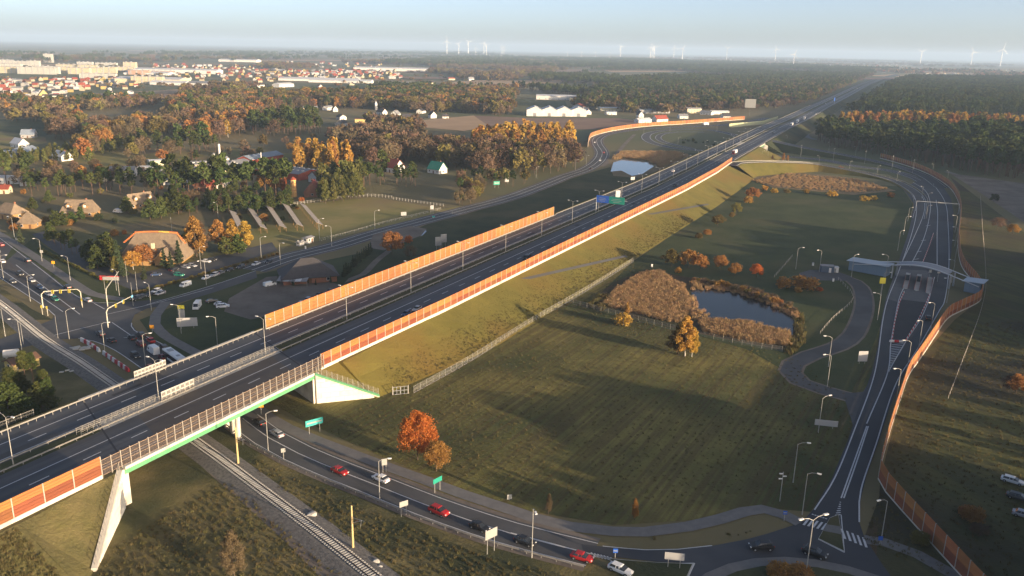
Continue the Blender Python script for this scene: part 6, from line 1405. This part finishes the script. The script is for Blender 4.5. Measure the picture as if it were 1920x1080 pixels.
# concrete slabs stack
t=thing('slab_stack','stack of pale concrete slabs at the corner of the barricades','stack',U(148,657),.2)
for k in range(8): mb=MB(); mb.box(((k%4)*1.7-2.5,(k//4)*1.6,.3+.3*(k%2)),(1.55,1.3,.28),.1*k); mb.build('slab',M['concrete'],t)
t=thing('slab_pile','pile of pale slabs lying beside the railway','pile',U(130,697),.3)
for k in range(5): mb=MB(); mb.box((k*1.3-2,(k%2)*1.,.12),(1.2,.8,.2),.3*k); mb.build('slab',M['concrete'],t)
for x,y,s,lab in((586,966,1.1,'pale boulder in the grass beside the railway'),(705,1053,.7,'pale rubble block near the bottom of the railway'),(712,1063,.5,'second pale rubble block near the bottom of the railway')):
    bm=bmesh.new(); bmesh.ops.create_icosphere(bm,subdivisions=2,radius=s)
    for v in bm.verts: v.co*=1+.35*mnoise.noise(v.co*1.3); v.co.z*=.6
    me=bpy.data.meshes.new('boulder'); bm.to_mesh(me); bm.free(); me.materials.append(M['concrete']); o=bpy.data.objects.new('boulder',me); COL.objects.link(o); o.location=U(x,y,.3); tag(o,lab,'boulder')
# ------------------------------------------------------------------ signs
for n_,c_ in dict(sign_blue=(.03,.12,.5),sign_green=(.02,.28,.2),sign_cyan=(.05,.4,.36),sign_back=(.4,.4,.4),sign_white=(.34,.34,.32),sign_yellow=(.7,.6,.05),sign_red=(.55,.03,.03),sign_orange=(.7,.3,.02)).items(): cm(n_,c_,.5)
def sign(x,y,w_,h,z0,m,label,az=0,posts=2,face=True,z=0,cat='sign',name='road_sign',band=None,pm='pole'):
    t=thing(name,label,cat,U(x,y,z),az)
    xs=[0] if posts==1 else ([-w_*.3,w_*.3] if posts==2 else [])
    for q in xs: mb=MB(); mb.tube((q,0,-.1),(q,0,z0+h*.9),.07,n=6); mb.build('post',M[pm],t)
    mb=MB(); mb.box((0,-.1,z0+h/2),(w_,.07,h)); mb.build('board',M[m],t)
    if band: mb=MB(); mb.box((0,-.145,z0+h*.5),(w_*.86,.02,h*.22)); mb.build('band',M[band],t)
    return t
def faz(x,y,x2,y2): return frame((x,y),(x2,y2))[1]
sign(590,812,4.6,1.6,2.2,'sign_cyan','green and white direction sign beside the cycle path near the bridge',R(38),band='sign_white')
sign(820,922,2.6,1.1,2.3,'sign_green','small green sign on two yellow legs beside the cycle path',R(50))
sign(757,967,1.9,1.2,2.2,'sign_white','white sign panel in front of the guard rail',R(35)); sign(920,1036,2.9,1.9,3.2,'sign_white','large pale sign board seen from behind below the guard rail',R(42))
sign(721,886,1.2,1.6,1.9,'sign_white','white sign on two yellow legs by the lamp',R(20)); sign(532,861,1.,1.,1.8,'sign_white','small square white sign at the guard rail near the bridge',R(20),posts=1)
sign(955,938,1.,1.1,.3,'sign_white','small white box beside the cycle path',R(10),posts=1,cat='box',name='marker_box'); sign(1263,1066,3.6,1.5,1.9,'sign_back','grey direction board on the traffic island, seen from behind',R(-8))
sign(490,777,1.4,1.4,2.,'sign_orange','orange warning triangle sign under the bridge edge',R(10),posts=1)
sign(1153,1049,.9,.9,1.5,'sign_blue','round blue arrow sign at the tip of the traffic island',0,posts=1,band='sign_white'); sign(1649,1020,.9,.9,.9,'sign_blue','blue sign at the foot of the right zebra lamp',0,posts=1)
sign(1470,977,.8,.8,1.6,'sign_blue','round blue cycle path sign at the end of the path',0,posts=1,band='sign_white')
sign(1616,682,3.,3.4,.8,'sign_back','grey board standing on the green inside the service road',R(5)); sign(1548,803,5.6,1.6,.7,'sign_back','long grey board behind the lamp left of the ramp',R(-12))
sign(1650,560,2.3,2.4,6.2,'sign_yellow','square yellow sign on a tall pole left of the toll plaza',0,posts=1)
sign(342,605,2.2,3.8,1.0,'sign_white','yellow and white advertising board on the lawn by the crossroads',R(6),cat='advertising board',name='advertising_board'); t=sign(342,605,2.3,1.3,5.,'sign_yellow','yellow top board of the advert on the lawn',R(6),cat='board',name='advertising_board')
sign(352,616,6.5,3.,.8,'sign_back','grey hoarding beside the lamp on the lawn',R(12),cat='hoarding',name='hoarding')
bb=sign(208,545,7.5,1.6,4.2,'sign_white','billboard with a red, white and blue flag banner near the crossroads',R(-2),cat='billboard',name='billboard'); mb=MB(); mb.box((0,-.14,5.75),(7.5,.03,.3)); mb.build('stripe',M['sign_red'],bb); mb=MB(); mb.box((-3.2,-.15,4.9),(1.1,.03,1.3)); mb.build('emblem',M['sign_red'],bb)
sign(1405,217,16,13,12,'sign_white','white billboard high on a post beside the far motorway',R(-15),posts=1,cat='billboard',name='billboard')
sign(810,402,2.,2.2,3.,'sign_back','dark sign at the corner of the upper meadow',R(20)); sign(757,408,3.,2.,1.2,'sign_back','grey blue board at the fence below the upper meadow',R(15)); sign(931,352,4.5,2.5,2,'sign_green','green direction sign on the far left road',R(25),band='sign_white'); sign(950,345,3.,3,1.5,'sign_back','grey sign beyond the green one on the far left road',R(25))
sign(813,410,1.3,.8,.8,'sign_cyan','small cyan sign on the left road below the meadow corner',0,posts=1); sign(848,402,.5,.9,.8,'sign_white','white marker post on the left road',0,posts=1)
for x,y,c_,lab in((101,502,'sign_orange','yellow warning sign on the verge of the crossroads'),(286,625,'sign_orange','orange lamp sign beside the cycle path bend'),(79,481,'sign_white','white round sign on the lamp of the crossroads verge'),(33,457,'sign_white','white sign at the end of the lane')): sign(x,y,1.3,1.2,1.7,c_,lab,R(10),posts=1)
for x,y,lab in((822,478,'light grey lattice sign behind the left barrier, taller one'),(832,472,'light grey lattice sign behind the left barrier, wider one')): sign(x,y,3,4,4.5,'steel',lab,R(27))
for x,y,lab in((1158,373,'grey board in the motorway median before the blue sign'),(1186,340,'grey back of a sign beside the far left carriageway')): sign(x,y,3.2,4 if x<1170 else 2.,1.,'sign_back',lab,R(27),z=8.5)
# overhead direction sign across the right carriageway
p0=MW(252,-19.);p1=MW(252,-.3); t=thing('sign_gantry','overhead gantry with blue and green direction signs across the motorway','gantry',p0,math.atan2((p1-p0).y,(p1-p0).x)); L=(p1-p0).length
for x_ in(0,): mb=MB(); mb.tube((x_,0,0),(x_,0,8),.28,.22,8); mb.build('column',M['steel'],t)
mb=MB(); mb.box((L*.47,.25,7.2),(L*.9,.3,.5)); mb.build('beam',M['steel'],t)
for x_,m_ in((3.6,'sign_blue'),(11.6,'sign_green')):
    mb=MB(); mb.box((x_,-.1,7.1),(7 if m_=='sign_blue' else 8.6,.15,3.8)); b2=mb.build('sign_board',M[m_],t)
    for k in range(3): mb=MB(); mb.box((x_-.2,-.2,7.7-k*.8),((4.,5,3.2)[k]*(.9 if m_=='sign_blue' else 1.15),.03,.2)); mb.build('lettering',M['sign_white'],b2)
p0=MW(1500,-17,0);t=thing('sign_gantry','blue overhead sign far up the motorway','gantry',MW(1480,0),rzm-PI/2); mb=MB(); mb.tube((0,0,0),(0,0,8),.3); mb.build('column',M['steel'],t); mb=MB(); mb.box((-5,0,9),(13,.3,6)); mb.build('sign_board',M['sign_blue'],t)
# gantry over the ramp
p0=U(1716,396);p1=U(1796,402);t=thing('sign_gantry','thin white gantry across the ramp above the toll plaza','gantry',p0,math.atan2((p1-p0).y,(p1-p0).x)); L=(p1-p0).length
for x_ in(0,L): mb=MB(); mb.tube((x_,0,0),(x_,0,6.5),.15); mb.build('column',M['steel'],t)
mb=MB(); mb.box((L/2,0,6.4),(L,.3,.3)); mb.build('beam',M['steel'],t); mb=MB(); mb.box((L*.72,-.2,6.4),(L*.45,.15,.6)); mb.build('sign_board',M['sign_white'],t)
# small blue service cabin, tank and cabinets
t=thing('service_cabin','blue and white service cabin in the yard right of the pond','cabin',U(1550,510),R(-8)); mb=MB(); mb.box((0,0,1.5),(5.4,3,3)); mb.build('wall',cm('wall_blue_dark',(.07,.1,.15)),t); mb=MB(); mb.box((0,0,3.05),(5.8,3.4,.14)); mb.build('roof',M['r_grey'],t); mb=MB(); mb.box((1.,-1.53,1.2),(1,.06,2.1)); mb.build('door',M['w_white'],t)
t=thing('service_cabin','small white cabin right of the blue one','cabin',U(1564,510),R(-8)); mb=MB(); mb.box((0,0,1.2),(3,2.4,2.4)); mb.build('wall',M['w_white'],t); mb=MB(); mb.box((0,0,2.45),(3.2,2.6,.12)); mb.build('roof',M['r_white'],t); mb=MB(); mb.box((0,-1.23,1.),(.8,.05,1.9)); mb.build('door',M['r_grey'],t)
t=thing('water_tank','white tank behind the yellow signal hut','tank',U(22,670),.3); mb=MB(); mb.tube((-2,0,1.3),(2,0,1.3),1.2,n=14); mb.build('shell',M['w_white'],t)
for s in(-1.2,1.2): mb=MB(); mb.box((s,0,.3),(.4,1.8,.6)); mb.build('foot',M['concrete'],t)
for x,y,lab in((1562,528,'white cabinet beside the service road'),(1222,501,'white post at the corner of the pond fence'),(1524,498,'white pipe vent beside the service yard'),(573,467,'white barrel at the roadside below the kiosk')): 
    t=thing('cabinet',lab,'cabinet',U(x,y),.2); mb=MB(); mb.box((0,0,.7),(.7,.5,1.4)); mb.build('body',M['w_white'],t); mb=MB(); mb.box((0,0,1.43),(.8,.6,.06)); mb.build('lid',M['r_grey'],t)
# camera mast near the zebra crossing
t=thing('camera_mast','thin mast with cameras beside the cycle path end','mast',U(1462,940),0); mb=MB(); mb.tube((0,0,0),(0,0,7),.09,n=6); mb.build('pole',M['pole'],t)
for z_,s in((6.6,-1),(6.,1),(5.4,-1)): mb=MB(); mb.box((s*.4,0,z_),(.8,.2,.2)); mb.build('camera',M['w_white'],t)
# traffic light arms of the crossroads
yl=cm('signal_yellow',(.5,.4,.06))
def tl(x,y,x2,y2,label,h=6.5,heads=(.55,.85),both=False,blue=False):
    p,a_,L=frame((x,y),(x2,y2)); t=thing('traffic_light_arm',label,'traffic lights',p,a_); mb=MB(); mb.tube((0,0,0),(0,0,h-1),.2,.17,8); mb.tube((0,0,h-1),(1,0,h),.17,.15,8); mb.tube((1,0,h),(L-(1 if both else 0),0,h+.2),.15,.11,8)
    if both: mb.tube((L-1,0,h+.2),(L,0,h-.8),.13,.15,8); mb.tube((L,0,h-.8),(L,0,0),.15,.18,8)
    mb.build('mast_arm',cm('mast_cream',(.6,.56,.45)),t)
    for f_ in heads:
        mb=MB(); mb.box((L*f_,-.2,h-.25),(.75,.3,1.3)); hd=mb.build('signal_head',yl,t)
        for k in range(3): mb=MB(); mb.box((L*f_,-.38,h+.15-k*.4),(.3,.06,.3)); mb.build('lens',M['rubber'],hd)
    if blue:
        for f_ in(.62,1.): mb=MB(); mb.box((L*f_+.3,-.1,h+.1),(1.1,.06,.8)); mb.build('sign_board',cm('sign_sky',(.15,.4,.62)),t)
tl(81,577,154,573,'portal with traffic lights over the queue with the green car',6,(.3,.5,.72),True)
tl(202,575,226,540,'curved traffic light arm at the corner of the car park road',6.5,(),)
tl(203,615,250,590,'traffic light arm with two blue signs over the underpass road',6.5,(.35,.65),False,True)
for x,y,lab in((80,590,'traffic light post at the near corner of the crossroads'),(155,577,'yellow signal post at the tip of the marked island'),(90,592,'second signal post at the near corner')):
    t=thing('signal_post',lab,'traffic lights',U(x,y),0); mb=MB(); mb.tube((0,0,0),(0,0,3.4),.09,n=6); mb.build('pole',M['mast_cream'],t); mb=MB(); mb.box((0,-.15,3),(.4,.3,1.)); mb.build('signal_head',yl,t)
pe=sign(-4,478,12,1.,2.2,'concrete','pale gantry board at the left edge of the crossroads approach',R(-45),cat='board',name='lane_board')
# ------------------------------------------------------------------ wind turbines
def turbine(x,yb,yt,label,k):
    p=U(x,yb); hx=71.6+.0201*x; D=p.length; h=(yb-yt)/F*D*.72; t=thing('wind_turbine',label,'wind turbine',p,0,'wind turbines on the horizon')
    mb=MB(); mb.tube((0,0,0),(0,0,h),h*.03,h*.015,8); mb.build('tower',M['turbine'],t); mb=MB(); mb.box((0,-h*.01,h),(h*.03,h*.08,h*.035)); mb.build('nacelle',M['turbine'],t)
    mb=MB(); mb.tube((0,-h*.06,h),(0,-h*.08,h),h*.02,h*.01,8); hub=mb.build('hub',M['turbine'],t)
    a0=(k*37)%120
    for j in range(3):
        a_=R(a0+j*120); dx,dz=math.sin(a_),math.cos(a_); mb=MB(); b0=Vector((0,-h*.07,h)); b1=b0+Vector((dx,0,dz))*h*.5
        n_2=Vector((dz,0,-dx)); w2=h*.018; mb.add([b0-n_2*w2*.6,b0+n_2*w2*.6,b0.lerp(b1,.25)+n_2*w2,b1,b0.lerp(b1,.25)-n_2*w2*.6],[(0,1,2,3,4)]); mb.add([v+Vector((0,-h*.006,0)) for v in (b0-n_2*w2*.6,b0+n_2*w2*.6,b0.lerp(b1,.25)+n_2*w2,b1,b0.lerp(b1,.25)-n_2*w2*.6)],[(4,3,2,1,0),]); mb.build('blade',M['turbine'],hub)
M['turbine']=mat('turbine_white',(.85,.85,.85),.5)
TB=[(838,103,70),(860,103,77),(878,102,72),(892,103,86),(907,103,76),(912,104,79),(941,104,83),(945,104,85),(1064,108,95),(1090,109,95),(1116,109,95),(1143,110,97),(1163,109,82),(1219,110,83),(1222,110,85),(1226,110,83),(1263,110,84),(1279,111,86),(1362,112,85),(1453,115,87),(1487,126,96),(1725,121,93),(1820,124,94),(1875,124,89)]
for k,(x,yb,yt) in enumerate(TB): turbine(x,yb,yt,'white wind turbine on the horizon, %s from the left'%ordn[k],k)
# ------------------------------------------------------------------ the town
def block(x,y,L,d,h,wall,label,grp,az=0.02,roof='r_grey'):
    t=thing('apartment_block',label,'apartment block',U(x,y),az,grp); mb=MB(); mb.box((0,0,h/2),(L,d,h)); mb.build('wall',M['bl_'+wall],t); mb=MB(); mb.box((0,0,h+.3),(L+.6,d+.6,.7)); mb.build('roof',M[roof],t)
    for k in range(int(L/16)): mb=MB(); mb.box((-L/2+8+k*16,0,h+1.6),(4,4,2.4)); mb.build('stair_head',M['w_grey'],t)
    for k in range(int(L/16)): mb=MB(); mb.box((-L/2+8+k*16,-d/2-.2,h/2),(3,.5,h*.92)); mb.build('stair_bay',M['w_grey'],t)
def blm(name,c):
    m=bpy.data.materials.new(name);m.use_nodes=True;N=m.node_tree.nodes;b_=N['Principled BSDF'];tc=N.new('ShaderNodeTexCoord');mp=N.new('ShaderNodeMapping');br=N.new('ShaderNodeTexBrick'); mp.inputs['Rotation'].default_value=(R(90),0,0)
    br.offset=0;br.inputs['Scale'].default_value=1;br.inputs['Brick Width'].default_value=3.4;br.inputs['Row Height'].default_value=2.9;br.inputs['Mortar Size'].default_value=.95;br.inputs['Color1'].default_value=(.12,.12,.13,1);br.inputs['Color2'].default_value=(.2,.2,.2,1);br.inputs['Mortar'].default_value=(*c,1)
    m.node_tree.links.new(tc.outputs['Object'],mp.inputs[0]);m.node_tree.links.new(mp.outputs[0],br.inputs['Vector']);m.node_tree.links.new(br.outputs[0],b_.inputs['Base Color']);b_.inputs['Roughness'].default_value=.9;return m
M['bl_white']=blm('block_white',(.5,.49,.44));M['bl_cream']=blm('block_cream',(.55,.48,.32));M['bl_tan']=blm('block_tan',(.5,.3,.2))
BL=[(18,137,95,12,17,'cream'),(70,139,100,12,18,'white'),(92,138,60,12,18,'white'),(125,137,70,12,17,'cream'),(150,139,60,12,17,'cream'),(175,139,50,12,17,'cream'),(200,137,60,12,17,'cream'),(185,147,90,12,12,'white'),(230,134,70,12,14,'cream'),(245,131,40,16,24,'cream'),(262,140,60,12,12,'tan'),(15,128,90,12,14,'white'),(40,122,100,12,14,'white'),(65,124,40,12,18,'white'),(85,130,60,12,10,'white'),(130,129,80,12,14,'cream'),(165,130,60,12,14,'cream'),(92,117,30,25,34,'white'),(10,119,60,12,14,'white'),(278,157,70,14,16,'cream'),(300,139,80,12,9,'tan'),(200,123,80,12,10,'white'),(160,121,60,12,10,'white')]
for k,(x,y,L,d,h,c_) in enumerate(BL): block(x,y,L,d,h,c_,('%s apartment block on the town horizon, %s in the list from left to right'%(c_,ordn[k])).replace(' in the list from left to right',' of the long rows'),'apartment blocks of the town')
rg=random.Random(21)
for k,v in WALLC.items(): M['t_'+k]=mat('town_wall_'+k,tuple(a*.62 for a in v),.9,tuple(a*.5 for a in v),.5,3)
def hmesh(wc,rc,w_,d,h,rh):
    W,Rf=gable(w_,d,h,rh,.4); J=MB(); J.add(W.v,W.f,0); J.add(Rf.v,Rf.f,1); return J.build('house',[M['t_'+wc],M['r_'+rc]],link=False)
HM=[hmesh(*a) for a in (('white','red',12,9,5,4),('white','dark',13,10,5,4),('cream','red',12,9,5.5,4.5),('white','grey',16,10,6,2),('cream','brown',11,9,5,4),('brick','red',12,9,5,4.5),('white','white',22,12,5,1.5),('yellow','dark',11,9,6,4))]
CLU=[([(-20,150),(60,150),(140,156),(130,182),(60,188),(-20,190)],40,'house in the suburb below the apartment blocks','houses of the near suburb'),
([(60,148),(240,148),(260,160),(240,172),(140,170)],42,'house in the red roofed quarter of the town','houses of the red roofed quarter'),
([(270,122),(480,124),(490,150),(400,155),(280,140)],66,'house in the middle of the town','houses in the middle of the town'),
([(480,132),(740,134),(760,146),(700,150),(560,151),(480,156)],48,'house in the white suburb before the long greenhouses','houses of the white suburb'),
([(960,108),(1060,110),(1062,121),(1020,121),(960,114)],62,'house of the village under the wind turbines','houses under the wind turbines'),
([(1060,116),(1440,118),(1440,126),(1060,122)],230,'lone house on the far plain left of the motorway','far houses left of the motorway'),
([(1440,118),(1700,120),(1700,128),(1440,126)],200,'lone house on the far plain above the woods','far houses above the woods'),
([(1640,128),(1920,132),(1920,146),(1780,142),(1640,136)],120,'lone house on the far plain right of the motorway','far houses right of the motorway'),
([(520,116),(720,120),(720,128),(520,126)],120,'house of the far village behind the suburb','houses of the far village')]
extra=[];tot=0;cands=[]
for ci,(pl,sp,lab,grp) in enumerate(CLU):
    for p in pts_in(pl,sp,.42,seed=300+ci): cands.append((p.length,p,lab,grp))
cands.sort(key=lambda q:q[0])
for i,(D,p,lab,grp) in enumerate(cands):
    if i<235:
        o=bpy.data.objects.new('house',rg.choice(HM).data); COL.objects.link(o); o.location=p; o.rotation_euler=(0,0,rg.choice((0,PI/2))+rg.uniform(-.4,.4)+.4); s=rg.uniform(.7,1.05); o.scale=(s,s,s); tag(o,'small '+lab,'house',grp)
    else: extra.append(p)
gn_scatter('town',extra,coll('town_houses',HM),.75,1.15)

MH=[(232,330,'white','grey'),(196,338,'cream','dark'),(330,345,'white','grey'),(385,356,'brick','red'),(410,350,'white','dark'),(330,240,'white','grey'),(118,300,'white','white'),(38,276,'white','white'),(70,196,'white','red'),(148,192,'cream','red'),(210,180,'white','dark'),(244,176,'white','grey'),(560,232,'brick','brown'),(640,224,'white','dark'),(690,222,'cream','red'),(742,218,'white','grey'),(790,212,'white','dark'),(640,236,'grey','dark'),(1255,200,'white','red'),(1180,205,'white','white'),(1280,222,'white','grey'),(1360,222,'white','dark'),(1100,214,'white','blue'),(900,205,'white','red'),(600,165,'white','red'),(660,160,'cream','dark'),(30,215,'white','white'),(130,222,'cream','red'),(55,258,'grey','blue')]
for k,(x,y,wc,rc) in enumerate(sorted(MH)):
    H_(x,y,10,rnd.choice((-2,0,2)),rnd.uniform(11,17),9,3.6,rnd.uniform(2.5,4.5),wc,rc,'%s walled house with %s roof in the left woods, %s%s from the left'%(wc,rc,'' if k<20 else 'far group, ',ordn[k%20]),win=3)
# ------------------------------------------------------------------ air
hz=MB(); hz.box((0,14500,119),(64500,35500,242)); o=hz.build('haze',[]) ; o['kind']='stuff'
m=bpy.data.materials.new('haze_air'); m.use_nodes=True; N=m.node_tree.nodes; N.clear()
pv=N.new('ShaderNodeVolumePrincipled'); pv.inputs['Color'].default_value=(.55,.74,1,1); pv.inputs['Density'].default_value=HAZE; mo=N.new('ShaderNodeOutputMaterial')
m.node_tree.links.new(pv.outputs[0],mo.inputs['Volume']); o.data.materials.append(m)
